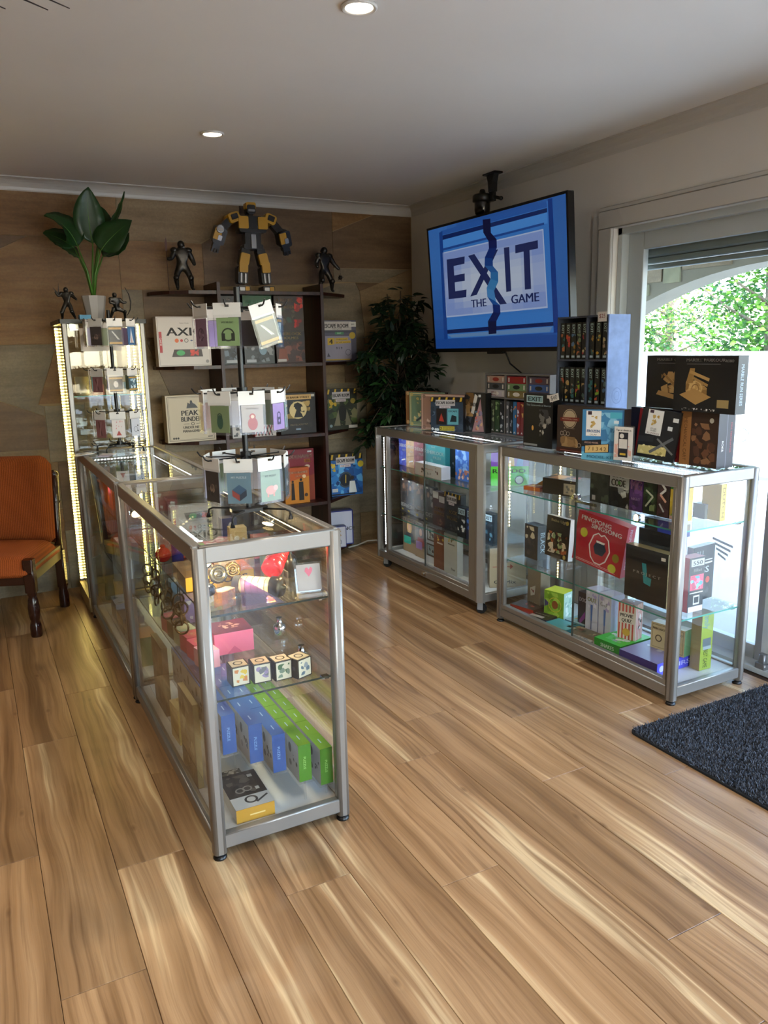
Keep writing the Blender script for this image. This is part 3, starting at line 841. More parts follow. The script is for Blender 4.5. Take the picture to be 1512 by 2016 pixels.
def puck(parent, loc, d, watt, col=(1, .78, .45)):
    s = MB()
    R = Vector(d).to_track_quat('Z', 'Y').to_matrix().to_4x4(); T = Matrix.Translation(loc) @ R
    s.lathe([(.020, -.012), (.022, 0), (.020, .004), (.0185, .002)], 18, cap=False, T=T)
    s.lathe([(.0185, .002), (.001, .0025)], 18, cap=False, mi=1, T=T)
    o = s.build('puck_light', [CHROME, M('puck_glow', '#ffffff', .4, emit='#ffd58a', estr=30.0)], parent)
    ld = bpy.data.lights.new('puck_beam', 'SPOT'); ld.energy = watt; ld.color = col; ld.spot_size = 1.9; ld.spot_blend = .6; ld.shadow_soft_size = .015
    lo = bpy.data.objects.new('puck_beam', ld); COL.objects.link(lo); lo.parent = parent
    lo.matrix_local = Matrix.Translation(Vector(loc) + Vector(d).normalized() * .012) @ Vector(d).to_track_quat('-Z', 'Y').to_matrix().to_4x4()
    return o
puck(lc, (.024, .90, .838), (.15, -.75, -.45), 5.0)
puck(lc, (.05, .07, .845), (.45, .6, -.7), 6.0)
puck(lc, (.36, .45, .845), (-.4, -.4, -.8), 4.0)
puck(lc2, (.03, .55, .845), (.4, -.2, -.8), 3.0)
puck(rc, (.39, .60, .60), (-1, .2, .1), 1.5)  # added lamp standing in for a bright reflected spot
puck(lc, (.38, .12, .845), (-.6, .3, -.7), 4.0)
# ---- tall glass tower with light strips in its corners
tw = empty('display_tower', (.455, 4.335, 0), 0, 'tall lit glass display tower against the stone wall behind the spinner rack', 'display cabinet')
W, D, H = .41, .41, 1.575
for (a, c) in ((0, 0), (W - .025, 0), (0, D - .025), (W - .025, D - .025)):
    s = MB(); s.rbox(a, c, .02, a + .025, c + .025, H - .022, .004, 2); s.build('post', ALU, tw)
s = MB(); s.rbox(-.012, -.012, H - .022, W + .012, D + .012, H, .006, 2); s.build('top_board', BLACK, tw)
s = MB(); s.rbox(-.005, -.005, .02, W + .005, D + .005, .10, .006, 2); s.build('plinth', M('tower_plinth', '#8d7a52', .5), tw)
for (a, c) in ((.03, .03), (W - .03, .03), (.03, D - .03), (W - .03, D - .03)):
    s = MB(); s.lathe([(.018, 0), (.018, .02)], 12); s.build('foot', BLACK, tw, (a, c, 0))
for q in ((.010, .022, .10, .014, D - .022, H - .022), (W - .014, .022, .10, W - .010, D - .022, H - .022), (.022, .010, .10, W - .022, .014, H - .022), (.022, D - .014, .10, W - .022, D - .010, H - .022)):
    glass_pane('glass_panel', tw, *q)
for z in (1.187, .83, .46): glass_pane('glass_shelf', tw, .02, .02, z - .006, W - .02, D - .02, z, 'f')
led_strip(tw, (.006, D - .03, .11), (.006, D - .03, H - .03), LEDY, (-.7, -.7, 0), w=.014, dot=.0045)
led_strip(tw, (.030, D - .035, .11), (.030, D - .035, H - .03), LEDY, (.7, -.7, 0), w=.010, dot=.0042)
led_strip(tw, (W - .030, D - .035, .11), (W - .030, D - .035, H - .03), LEDY, (-.7, -.7, 0), w=.010, dot=.0042)
led_strip(tw, (W - .030, .030, .11), (W - .030, .030, H - .03), LEDY, (-.7, -.3, 0), w=.012, dot=.0055)
led_strip(tw, (W - .085, .030, .11), (W - .085, .030, H - .03), LEDY, (-.5, -.5, 0), w=.012, dot=.0055)
s = MB(); s.rbox(.035, .006, H - .055, .085, .03, H - .024, .003, 1); s.build('door_lock', CHROME, tw)
# ================================================================== TELEVISION AND WALL THINGS
def face_T(w, h, y=0.0):
    """unit square (u right, v up) on a front face at local y, width w centred, bottom z=0"""
    return Matrix(((w, 0, 0, -w / 2), (0, 0, -1, y), (0, h, 0, 0), (0, 0, 0, 1)))
def screen_mat():
    m, nt, p = new_mat('lit_screen')
    a = nt.nodes.new('ShaderNodeVertexColor'); a.layer_name = 'Col'
    nt.links.new(a.outputs['Color'], p.inputs['Emission Color'])
    p.inputs['Emission Strength'].default_value = 0.33
    p.inputs['Base Color'].default_value = (0.01, 0.01, 0.01, 1)
    p.inputs['Roughness'].default_value = 0.25
    return m
SCR = screen_mat()
TW, TH = 1.28, .742
tv = empty('television', (2.62, 3.654, 1.737), 0, 'large flat television tilted down on the wall showing a blue exit sign', 'television', rot=(.072, 0, -PI / 2))
s = MB(); s.rbox(-TW / 2, 0, -TH / 2, TW / 2, .035, TH / 2, .006, 2, 'y'); s.rbox(-TW * .36, .035, -TH * .42, TW * .36, .075, TH * .25, .02, 2, 'y')
s.build('housing', BLACK, tv)
s = MB()
for q in ((-TW / 2, -.004, -TH / 2, TW / 2, 0, -TH / 2 + .022), (-TW / 2, -.004, TH / 2 - .013, TW / 2, 0, TH / 2), (-TW / 2, -.004, -TH / 2 + .022, -TW / 2 + .013, 0, TH / 2 - .013), (TW / 2 - .013, -.004, -TH / 2 + .022, TW / 2, 0, TH / 2 - .013)): s.box(*q)
s.rbox(-.07, -.006, -TH / 2 - .012, .07, .02, -TH / 2 + .004, .004, 2, 'y')
s.build('bezel', M('bezel_black', '#08080a', .3), tv)
sw, sh = TW - .026, TH - .035
T = Matrix.Translation((0, -.0008, -TH / 2 + .022)) @ face_T(sw, sh)
s = MB()
# backlit picture: sky-blue sign plate with a crack
N = 12
cl = lambda a, b_, t: tuple(a[i] * (1 - t) + b_[i] * t for i in range(3)) + (1,)
ca, cb = C('#2b62b5'), C('#12459c')
for i in range(N):
    for j in range(N):
        u, v = (i + .5) / N, (j + .5) / N
        g = math.exp(-((u - .1) ** 2 / .02 + (v - .75) ** 2 / .2)) * .8 + math.exp(-((u - .93) ** 2 / .01 + (v - .6) ** 2 / .3)) * .5
        c = cl(cb, C('#4c8fe0'), min(1, .25 + g * .6 - (1 - v) * .12 if v > .1 else .12))
        s.poly([(i / N, j / N, 0), ((i + 1) / N, j / N, 0), ((i + 1) / N, (j + 1) / N, 0), (i / N, (j + 1) / N, 0)], c, T=T)
def sp(pts, col, z): s.poly([(a, b_, z) for a, b_ in pts], col, T=T)
sp([(0.127, 0.967), (0.894, 0.985), (0.905, 0.10), (0.115, 0.083)], '#3c82d8', .0004)
sp([(0.11, 0.972), (0.885, 0.985), (0.889, 0.945), (0.124, 0.936)], '#2a62b8', .0006)
sp([(0.125, 0.90), (0.888, 0.915), (0.888, 0.84), (0.125, 0.83)], '#4f97ea', .0006)
sp([(0.118, 0.83), (0.868, 0.85), (0.868, 0.835), (0.118, 0.812)], '#234f9e', .0007)
sp([(0.124, 0.933), (0.888, 0.940), (0.888, 0.912), (0.126, 0.898)], '#0a2766', .0008)
sp([(0.112, 0.24), (0.895, 0.25), (0.9, 0.175), (0.108, 0.16)], '#3d86dd', .0006)
sp([(0.104, 0.158), (0.907, 0.173), (0.906, 0.146), (0.104, 0.125)], '#081f5c', .0008)
sp([(0.118, 0.116), (0.898, 0.141), (0.880, 0.104), (0.152, 0.092)], '#6d97c9', .0008)
sp([(0.098, 0.962), (0.127, 0.967), (0.115, 0.083), (0.083, 0.077)], '#16469a', .0009)
sp([(0.894, 0.995), (0.92, 0.994), (0.936, 0.10), (0.905, 0.095)], '#123d90', .0009)
sp([(0.116, 0.797), (0.862, 0.81), (0.873, 0.272), (0.114, 0.262)], '#b9cdf2', .0009)
# plate with a bright centre
P0, P1, P2, P3 = (0.122, 0.788), (0.856, 0.800), (0.866, 0.284), (0.121, 0.274)
K = 10
for i in range(K):
    for j in range(K):
        def bl(a, b_):
            top = (P0[0] + (P1[0] - P0[0]) * a, P0[1] + (P1[1] - P0[1]) * a); bot = (P3[0] + (P2[0] - P3[0]) * a, P3[1] + (P2[1] - P3[1]) * a)
            return (bot[0] + (top[0] - bot[0]) * b_, bot[1] + (top[1] - bot[1]) * b_, .0011)
        a, b_ = (i + .5) / K, (j + .5) / K
        g = max(0, 1 - ((a - .52) ** 2 / .30 + (b_ - .45) ** 2 / .22))
        s.poly([bl(i / K, j / K), bl((i + 1) / K, j / K), bl((i + 1) / K, (j + 1) / K), bl(i / K, (j + 1) / K)], cl(C('#8ea7e4'), C('#d3dfee'), g), T=T)
INKB = '#232f63'
def tri(pts, col, z):
    for k in range(0, len(pts), 4): sp(pts[k:k + 4], col, z)
EX = [(0.150, 0.735), (0.207, 0.733), (0.208, 0.412), (0.147, 0.412), (0.207, 0.732), (0.303, 0.732), (0.298, 0.676), (0.207, 0.673), (0.205, 0.597), (0.295, 0.600), (0.293, 0.543), (0.206, 0.542), (0.208, 0.470), (0.303, 0.472), (0.297, 0.412), (0.207, 0.412),
      (0.331, 0.730), (0.381, 0.735), (0.604, 0.329), (0.555, 0.327), (0.517, 0.736), (0.560, 0.734), (0.383, 0.421), (0.330, 0.413), (0.601, 0.737), (0.638, 0.736), (0.639, 0.417), (0.604, 0.415), (0.679, 0.739), (0.826, 0.742), (0.826, 0.687), (0.678, 0.682), (0.733, 0.684), (0.772, 0.688), (0.773, 0.416), (0.732, 0.416)]
tri(EX, INKB, .0014)
s.text('THE', .394, .325, .064, T, INKB, w=.118, z=.0014, bold=.002)
s.text('GAME', .729, .325, .066, T, INKB, w=.184, z=.0014, bold=.002)
Rk = [(0.515, 0.967), (0.514, 0.864), (0.553, 0.808), (0.552, 0.749), (0.518, 0.676), (0.517, 0.620), (0.552, 0.570), (0.551, 0.499), (0.517, 0.435), (0.527, 0.352), (0.555, 0.322), (0.556, 0.263), (0.523, 0.205), (0.519, 0.110)]
Lk = [(0.458, 0.974), (0.458, 0.879), (0.493, 0.809), (0.494, 0.754), (0.460, 0.693), (0.455, 0.633), (0.497, 0.576), (0.495, 0.528), (0.462, 0.464), (0.464, 0.396), (0.501, 0.334), (0.502, 0.275), (0.459, 0.207), (0.460, 0.107)]
kc = ['#0b1440', '#0b1440', '#0a1c5a', '#0c2c74', '#14418c', '#2a63a8', '#2f74b4', '#3f86c0', '#4b8fce', '#1c54a0', '#0c2c74', '#0b1f5c', '#0b1440']
for k in range(13): sp([Lk[k], Rk[k], Rk[k + 1], Lk[k + 1]], kc[k], .0017)
s.build('screen', SCR, tv)
s = MB(); s.box(-.14, .075, -.16, .14, .10, .16); s.rbox(-.03, .09, -.05, .03, .21, .05, .006, 2, 'y'); s.box(-.10, .205, -.14, .10, .222, .14)
s.build('wall_bracket', M('bracket_dark', '#17181a', .5, .4), tv)
s = MB(); s.tube([(2.66, 3.58, 1.37), (2.70, 3.585, 1.30), (2.82, 3.59, 1.22), (2.84, 3.59, 0.9), (2.84, 3.59, .12)], .0045, 6)
tag(s.build('television_cable', BLACK), 'thin black cable hanging below the television', 'cable')
# ---- dome camera under the ceiling
o = empty('security_camera', (2.745, 3.83, ZC), 0, 'black dome camera hanging from the ceiling above the television', 'camera')
s = MB(); s.rbox(-.03, -.06, -.008, .03, .06, 0, .006, 2); s.prism([(-.035, -.008), (.035, -.008), (.02, -.05), (.014, -.10), (-.02, -.10), (-.022, -.05)], -.018, .018, 'x', T=Matrix.Translation((0, .0, 0)))
s.rbox(-.014, -.02, -.15, .014, .02, -.10, .006, 2); s.build('ceiling_bracket', BLACK, o)
T = Matrix.Translation((-.03, .055, -.115))
s = MB(); s.lathe([(.012, .035), (.015, .03), (.02, .012), (.05, .008), (.056, 0), (.056, -.03), (.046, -.036)], 20, T=T); s.cyl((-.02, .03, -.125), (.0, .0, -.125), .014, 10); s.build('body', BLACK, o)
s = MB(); s.lathe([(.045, -.034), (.045, -.075), (.041, -.095), (.028, -.112), (.002, -.118)], 20, T=T); s.build('dome', M('smoked_dome', '#0a0a0c', .12), o)
s = MB(); s.cyl((.0, -.005, -.125), (.02, -.05, -.14), .009, 8); s.ball((.022, -.052, -.14), .012, 8, 6); s.build('knob', BLACK, o)
# ---- white cable on the floor by the stone wall
s = MB(); s.tube([(2.28, 4.90, .006), (2.36, 4.91, .012), (2.44, 4.915, .03), (2.50, 4.90, .03), (2.56, 4.88, .012), (2.66, 4.86, .006), (2.75, 4.87, .006)], .006, 8)
tag(s.build('power_cord', M('cord_white', '#c9c7bf', .5)), 'white power cord lying along the foot of the stone wall', 'cord')

# ================================================================== DARK SHELVING UNIT
def dark_wood():
    m, nt, p = new_mat('mahogany_veneer')
    tc = nt.nodes.new('ShaderNodeTexCoord'); mp = nt.nodes.new('ShaderNodeMapping'); mp.inputs['Scale'].default_value = (30, 30, 2)
    n = nt.nodes.new('ShaderNodeTexNoise'); n.inputs['Scale'].default_value = 1.5; n.inputs['Detail'].default_value = 4
    r = nt.nodes.new('ShaderNodeValToRGB'); r.color_ramp.elements[0].color = C('#1c0b08'); r.color_ramp.elements[1].color = C('#3d1c14')
    r.color_ramp.elements[0].position = .35; r.color_ramp.elements[1].position = .7
    nt.links.new(tc.outputs['Object'], mp.inputs[0]); nt.links.new(mp.outputs[0], n.inputs['Vector']); nt.links.new(n.outputs['Fac'], r.inputs['Fac']); nt.links.new(r.outputs[0], p.inputs['Base Color'])
    p.inputs['Roughness'].default_value = .38
    return m
MAHO = dark_wood()
su = empty('shelving_unit', (1.36, 4.644, 0), 0, 'dark brown shelving unit with corner wings against the stone wall', 'shelf')
for xa in (0, .66):
    s = MB(); s.box(xa, 0, 0, xa + .02, .285, 1.80); s.build('side_panel', MAHO, su)
SHZ = (.06, .415, .868, 1.318, 1.752)
for z in SHZ:
    s = MB(); s.box(.02, .006, z - .02, .66, .285, z); s.build('shelf_board', MAHO, su)
    s = MB(); s.prism([(0, .01), (0, .285), (-.345, .285), (-.345, .20), (-.26, .085), (-.16, .03)][::-1], z - .02, z, 'z'); s.build('wing_shelf', MAHO, su)
    s = MB(); s.prism([(.68, .01), (.92, .20), (.92, .285), (.68, .285)], z - .02, z, 'z'); s.build('wing_shelf', MAHO, su)

# ================================================================== ORANGE CHAIR
ch = empty('side_chair', (.168, 4.15, 0), -math.atan2(.18, .44), 'orange corduroy side chair with dark turned wooden legs', 'chair')
def cord_mat():
    m, nt, p = new_mat('orange_corduroy')
    tc = nt.nodes.new('ShaderNodeTexCoord'); w = nt.nodes.new('ShaderNodeTexWave'); w.inputs['Scale'].default_value = 34; w.inputs['Distortion'].default_value = .6; w.bands_direction = 'X'
    nt.links.new(tc.outputs['Object'], w.inputs['Vector'])
    n = nt.nodes.new('ShaderNodeTexNoise'); n.inputs['Scale'].default_value = 160; nt.links.new(tc.outputs['Object'], n.inputs['Vector'])
    r = nt.nodes.new('ShaderNodeValToRGB'); r.color_ramp.elements[0].color = C('#6e2f07'); r.color_ramp.elements[1].color = C('#a34f0c')
    x = nt.nodes.new('ShaderNodeMath'); x.operation = 'MULTIPLY_ADD'; x.inputs[1].default_value = .5
    nt.links.new(w.outputs['Fac'], x.inputs[0]); 
    x2 = nt.nodes.new('ShaderNodeMath'); x2.operation = 'MULTIPLY'; x2.inputs[1].default_value = .55; nt.links.new(n.outputs['Fac'], x2.inputs[0]); nt.links.new(x2.outputs[0], x.inputs[2])
    nt.links.new(x.outputs[0], r.inputs['Fac']); nt.links.new(r.outputs[0], p.inputs['Base Color'])
    b = nt.nodes.new('ShaderNodeBump'); b.inputs['Strength'].default_value = .5; b.inputs['Distance'].default_value = .004; nt.links.new(x.outputs[0], b.inputs['Height']); nt.links.new(b.outputs[0], p.inputs['Normal'])
    p.inputs['Roughness'].default_value = .9
    return m
CORD = cord_mat()
DWOOD = M('dark_red_wood', '#2a0f0a', .22, coat=.4)
FLP = [(.026, 0), (.029, .012), (.029, .05), (.026, .066), (.021, .085), (.024, .092), (.028, .12), (.029, .155), (.024, .195), (.019, .212), (.023, .222), (.024, .235)]
CW, CD = .50, .475
for xx in (0, -CW):
    s = MB(); s.lathe(FLP, 16); s.rbox(-.026, -.026, .235, .026, .026, .405, .008, 2); s.build('front_leg', DWOOD, ch, (xx, 0, 0))
for xx in (0, -CW):
    s = MB()
    s.lathe([(.026, 0), (.028, .012), (.027, .07), (.022, .10), (.024, .12)], 14); s.rbox(-.024, -.024, .12, .024, .024, .33, .007, 2)
    s.tube([(0, 0, .33), (0, .012, .45), (0, .03, .60), (0, .05, .75)], .02, 12, radii=[.021, .019, .021, .024]); s.ball((0, .05, .75), .026, 12, 8)
    s.lathe([(.028, -.004), (.028, .006)], 12, T=Matrix.Translation((0, .03, .60)))
    s.build('back_post', DWOOD, ch, (xx, CD, 0))
for (p, q) in (((0, 0), (0, CD)), ((-CW, 0), (-CW, CD))):
    s = MB(); s.box(p[0] - .014, p[1], .285, p[0] + .014, q[1], .36); s.build('side_rail', M('rail_wood', '#6b5a32', .5), ch)
s = MB(); s.box(-CW, -.014, .275, 0, .014, .355); s.build('front_rail', DWOOD, ch)
s = MB(); s.box(-CW, CD - .012, .285, 0, CD + .012, .36); s.build('rear_rail', DWOOD, ch)
def cushion(name, fx, nu=18, nv=18):
    s = MB(); vs = []; fs = []
    for side in (0, 1):
        for i in range(nu + 1):
            for j in range(nv + 1):
                vs.append(fx(i / nu, j / nv, side))
    n1 = (nu + 1) * (nv + 1)
    for i in range(nu):
        for j in range(nv):
            a = i * (nv + 1) + j
            fs.append((a, a + nv + 1, a + nv + 2, a + 1)); fs.append((n1 + a, n1 + a + 1, n1 + a + nv + 2, n1 + a + nv + 1))
    for i in range(nu):
        for j in (0, nv):
            a = i * (nv + 1) + j; q = (a, n1 + a, n1 + a + nv + 1, a + nv + 1); fs.append(q if j == 0 else q[::-1])
    for j in range(nv):
        for i in (0, nu):
            a = i * (nv + 1) + j; q = (a, a + 1, n1 + a + 1, n1 + a); fs.append(q if i == 0 else q[::-1])
    s.add(vs, fs, sm=True)
    return s.build(name, CORD, ch)
def puff(u, v, e=.12):
    f = lambda t: min(1, math.sin(min(1, min(t, 1 - t) / e) * PI / 2) ) if 0 < t < 1 else 0
    return max(0, f(u) * f(v)) ** .5
def seatf(u, v, side):
    k = puff(u, v); x = -CW - .02 + (CW + .04) * u; y = -.035 + (CD - .01) * v
    return (x, y, .335 + (.075 + .012 * math.sin(PI * u)) * k if side == 0 else .335 - .035 * k * (1 - v) ** 2)
def backf(u, v, side):
    k = puff(u, v, .14); x = -CW + .0 + (CW - .0) * u; z = .385 + .475 * v
    # rounded top corners
    y = CD - .035 + .06 * v + .018 * math.sin(PI * u)
    lift = -.05 * (max(0, abs(u - .5) - .38) / .12) ** 2 * v
    return (x, y - .055 * k if side == 0 else y + .035 * k, z + lift)
cushion('seat_cushion', seatf); cushion('back_cushion', backf)

# ================================================================== RUG
rug = empty('door_mat', (2.0, .75, 0), 0, 'dark charcoal pile mat on the floor by the sliding door', 'rug')
RW, RL = .785, 1.165
s = MB(); s.rbox(0, 0, .0005, RW, RL, .008, .03, 5); s.build('mat_backing', M('mat_black_edge', '#0d0e11', .9), rug)
rr = random.Random(8)
vs = []; fs = []
def inmat(x, y):
    return 0.006 < x < RW - .006 and .006 < y < RL - .006 and not (x < .03 and y > RL - .03 and (x - .03) ** 2 + (y - RL + .03) ** 2 > .024 ** 2)
for k in range(60000):
    x, y = rr.uniform(0, RW), rr.uniform(0, RL)
    if y < .3 and rr.random() < .6: continue
    if not inmat(x, y): continue
    a = rr.uniform(0, 2 * PI); h = rr.uniform(.008, .014); lx, ly = rr.gauss(0, .005), rr.gauss(0, .005)
    dx, dy = math.cos(a) * .0016, math.sin(a) * .0016
    i = len(vs)
    vs += [(x - dx, y - dy, .006), (x + dx, y + dy, .006), (x + dx * .7 + lx, y + dy * .7 + ly, .006 + h), (x - dx * .7 + lx, y - dy * .7 + ly, .006 + h)]
    fs.append((i, i + 1, i + 2, i + 3))
def pile_mat():
    m, nt, p = new_mat('charcoal_pile')
    g = nt.nodes.new('ShaderNodeNewGeometry'); r = nt.nodes.new('ShaderNodeValToRGB')
    r.color_ramp.elements[0].color = C('#1b1e24'); r.color_ramp.elements[1].color = C('#5b616b')
    nt.links.new(g.outputs['Random Per Island'], r.inputs['Fac']); nt.links.new(r.outputs[0], p.inputs['Base Color'])
    p.inputs['Roughness'].default_value = .8
    return m
me = bpy.data.meshes.new('pile'); me.from_pydata(vs, [], fs); me.materials.append(pile_mat())
po = bpy.data.objects.new('pile', me); COL.objects.link(po); po.parent = rug; po['kind'] = 'stuff'

# ================================================================== PLANTS
LEAFD = M('glossy_leaf_green', '#183c16', .35, var=.25, vscale=6)
LEAFL = M('leaf_stalk_green', '#4c7a2c', .45)
def big_leaf(parent, base, mid, tip, nrm, w, mat=LEAFD):
    """broad leaf blade along base-mid-tip with its midrib, folded a little"""
    base, mid, tip, nrm = Vector(base), Vector(mid), Vector(tip), Vector(nrm).normalized()
    n = 12; s = MB(); vs = []; fs = []
    bz = lambda t: base * (1 - t) ** 2 + mid * 2 * t * (1 - t) + tip * t * t
    for k in range(n + 1):
        t = k / n; p = bz(t); d = (bz(min(1, t + .02)) - bz(max(0, t - .02))).normalized()
        sd = d.cross(nrm).normalized(); up = sd.cross(d)
        ww = w * 1.35 * (math.sin(PI * min(1, t ** .8)) ** .75 if 0 < t < 1 else .02) * (1 - .12 * t)
        for q in (-1, -.5, 0, .5, 1): vs.append(tuple(p + sd * ww * q + up * (abs(q) ** 1.3 * ww * .22 + .003 * math.sin(t * 26 + q * 2) * abs(q))))
    for k in range(n):
        for q in range(4):
            a = k * 5 + q; fs.append((a, a + 1, a + 6, a + 5))
    s.add(vs, fs, sm=True)
    o = s.build('leaf', mat, parent)
    o.data.update()
    md = o.modifiers.new('thickness', 'SOLIDIFY'); md.thickness = .0012
    s = MB(); s.tube([tuple(bz(k / 8) - nrm * .001) for k in range(9)], .002, 5, radii=[.0035 - .003 * k / 8 for k in range(9)]); s.build('midrib', LEAFL, o)
    return o
pp = empty('potted_plant', (.655, 4.56, 1.575), 0, 'leafy green plant in a white faceted pot on top of the glass tower', 'plant')
s = MB()
prof = [(.040, 0), (.045, .004), (.064, .130), (.060, .130), (.056, .118), (.002, .116)]
s.lathe(prof, 9, cap=True, sm=False); s.build('pot', M('pot_white', '#b9b6b2', .4), pp)
s = MB(); s.lathe([(.055, .1165), (.002, .122)], 9, cap=False); s.build('soil', M('soil', '#2a2118', .9), pp)
LV = [((.02, -.01, .40), (.0, .0, .55), (.022, -.02, .68), (0, -1, .15), .062), ((-.06, -.03, .38), (-.10, -.05, .50), (-.215, -.09, .515), (-.1, -.6, .8), .070),
      ((.05, -.05, .36), (.10, -.06, .43), (.215, -.10, .515), (.1, -.75, .6), .066), ((.06, .0, .42), (.14, .0, .52), (.205, -.02, .67), (.8, -.3, .2), .040),
      ((.05, .03, .40), (.08, .05, .52), (.09, .06, .60), (-.1, -1, .1), .055), ((.07, .02, .34), (.14, .03, .36), (.22, .03, .47), (.1, -.4, .9), .062),
      ((-.05, .02, .33), (-.10, .02, .36), (-.17, .0, .40), (0, -.5, .9), .055), ((-.07, .03, .38), (-.14, .06, .44), (-.215, .05, .45), (0, -.8, .5), .045)]
for q in LV:
    big_leaf(pp, *q)
    s = MB(); b0 = Vector(q[0]); s.tube([(0, 0, .11), tuple(b0 * .35 + Vector((0, 0, .12))), tuple(b0)], .004, 6, radii=[.008, .006, .003]); s.build('stalk', LEAFL, pp)
# corner fig tree
ft = empty('fig_tree', (2.56, 4.60, 0), 0, 'dark leafy artificial fig tree in the corner behind the counter on castors', 'tree')
s = MB(); s.lathe([(.11, 0), (.14, .01), (.15, .24), (.14, .24), (.13, .22), (.002, .22)], 18); s.build('pot', M('tree_pot_black', '#1b1a19', .5), ft)
rr = random.Random(21)
s = MB(); s.tube([(0, 0, .2), (.02, .01, .6), (-.02, .02, 1.1), (.01, 0, 1.6)], .02, 7, radii=[.024, .02, .014, .006])
tips = []
for k in range(64):
    z0 = rr.uniform(.65, 1.5); a = rr.uniform(0, 2 * PI); L = rr.uniform(.14, .33) * (1.0 if z0 < 1.4 else .75)
    dx, dy = math.cos(a) * L, math.sin(a) * L
    if dx > .26: dx = .26
    if dy > .28: dy = .28
    if dy < -.13: dy = -.13 if not 1.0 < z0 < 1.25 else max(dy, -.30)
    m_ = (dx * .5, dy * .5, z0 + .16); e = (dx, dy, z0 + rr.uniform(-.02, .20))
    s.tube([(0, 0, z0), m_, e], .004, 5, radii=[.006, .004, .0015]); tips.append(((0, 0, z0), m_, e))
for sx, sz in ((.06, 1.72), (-.10, 1.74), (-.18, 1.68), (.14, 1.70), (.0, 1.76)):
    s.tube([(0, 0, 1.35), (sx * .6, 0, 1.55), (sx, -.02, sz)], .004, 5); tips.append(((0, 0, 1.4), (sx * .6, 0, 1.58), (sx, -.02, sz)))
for sx, sy, sz in ((-.30, -.05, .86), (-.27, -.02, .80), (-.30, -.03, 1.30), (-.31, -.02, 1.18)):
    s.tube([(0, 0, sz + .05), (sx * .6, sy, sz + .16), (sx, sy, sz)], .004, 5); tips.append(((0, 0, sz + .05), (sx * .6, sy, sz + .16), (sx, sy, sz)))
s.build('branches', M('twig_brown', '#3a2d20', .8), ft)
FIG = M('fig_leaf', '#0f2411', .4, var=.35, vscale=14); FIG2 = M('fig_leaf_light', '#24481e', .4, var=.3, vscale=14)
def leaf_shape(L=.075, W=.015):
    s = MB(); vs = []; fs = []
    prof = [(0, .05), (.2, .75), (.45, 1), (.7, .72), (.9, .25), (1, .02)]
    for t, w in prof: vs += [(-W * w, t * L, .004 * w - .012 * t * t), (0, t * L, -.012 * t * t), (W * w, t * L, .004 * w - .012 * t * t)]
    for k in range(len(prof) - 1):
        a = k * 3; fs += [(a, a + 1, a + 4, a + 3), (a + 1, a + 2, a + 5, a + 4)]
    s.add(vs, fs, sm=True); return s, vs, fs
lsrc = []
leaves = []
for (a, m_, e) in tips:
    a, m_, e = Vector(a), Vector(m_), Vector(e)
    for k in range(46):
        t = rr.uniform(.25, 1.02); p = a * (1 - t) ** 2 + m_ * 2 * t * (1 - t) + e * t * t
        out = Vector((p.x, p.y, 0)); out = out.normalized() if out.length > .01 else Vector((1, 0, 0))
        d = (out * rr.uniform(.2, 1) + Vector((rr.gauss(0, .6), rr.gauss(0, .6), rr.uniform(-.75, .35)))).normalized()
        p = p + Vector((rr.gauss(0, .018), rr.gauss(0, .018), rr.gauss(0, .018)))
        if p.x + d.x * .07 > .28 or p.y + d.y * .07 > .32: continue
        wx, wy, wz = 2.56 + p.x + d.x * .09, 4.60 + p.y + d.y * .09, p.z
        lo_ = min(wy, 4.60 + p.y)
        if lo_ < 4.46 and (wz < 1.16 or (wz > 1.33 and max(wx, 2.56 + p.x) > 2.48)): continue
        if wx < 2.37 and wy > 4.68: continue
        leaves.append((p, d, rr.uniform(-.6, .6), rr.uniform(.75, 1.25)))
def leaf_M(p, d, roll, sc):
    up = Vector((0, 0, 1)); x = d.cross(up); x = x.normalized() if x.length > .05 else Vector((1, 0, 0)); z = x.cross(d)
    X = Matrix(((x.x, d.x, z.x, p.x), (x.y, d.y, z.y, p.y), (x.z, d.z, z.z, p.z), (0, 0, 0, 1)))
    return X @ Matrix.Rotation(roll, 4, 'Y') @ Matrix.Scale(sc, 4)
leaves.sort(key=lambda q: q[0].y + q[0].x * .5)
s0, lv, lf = leaf_shape()
for k, q in enumerate(leaves[:280]):
    X = leaf_M(*q)
    if len(lsrc) < 2:
        o = MB().add(lv, lf, sm=True).build('leaf', FIG if len(lsrc) == 0 else FIG2, ft); lsrc.append(o)
    else:
        o = inst(lsrc[0 if k % 3 else 1], 'leaf', ft, (0, 0, 0))
    o.matrix_local = X
s = MB()
for q in leaves[280:]:
    s.add(lv, lf, sm=True, T=leaf_M(*q))
o = s.build('foliage', FIG, ft); o['kind'] = 'stuff'
# dry branches reaching into the top picture corner
bv = empty('branch_vase', (-.52, 1.95, 0), 0, 'tall vase of dry dark twigs whose tips enter the top corner', 'vase')
s = MB(); s.lathe([(.07, 0), (.09, .02), (.11, .25), (.08, .5), (.05, .6), (.06, .64), (.052, .64), (.042, .6), (.002, .58)], 18); s.build('vase', M('vase_grey', '#4a4744', .5), bv)
s = MB()
for tip in ((.763, .0, 2.117), (.81, .02, 2.1345), (.678, -.02, 2.0985)):
    t_ = Vector(tip); s.tube([(0, 0, .58), (t_.x * .25, 0, 1.3), (t_.x * .55, .01, 2.02), tuple(t_ + Vector((-.12, .005, .035))), tip], .003, 6, radii=[.006, .005, .004, .0035, .0012])
s.build('twigs', M('twig_dark', '#241a16', .7), bv)
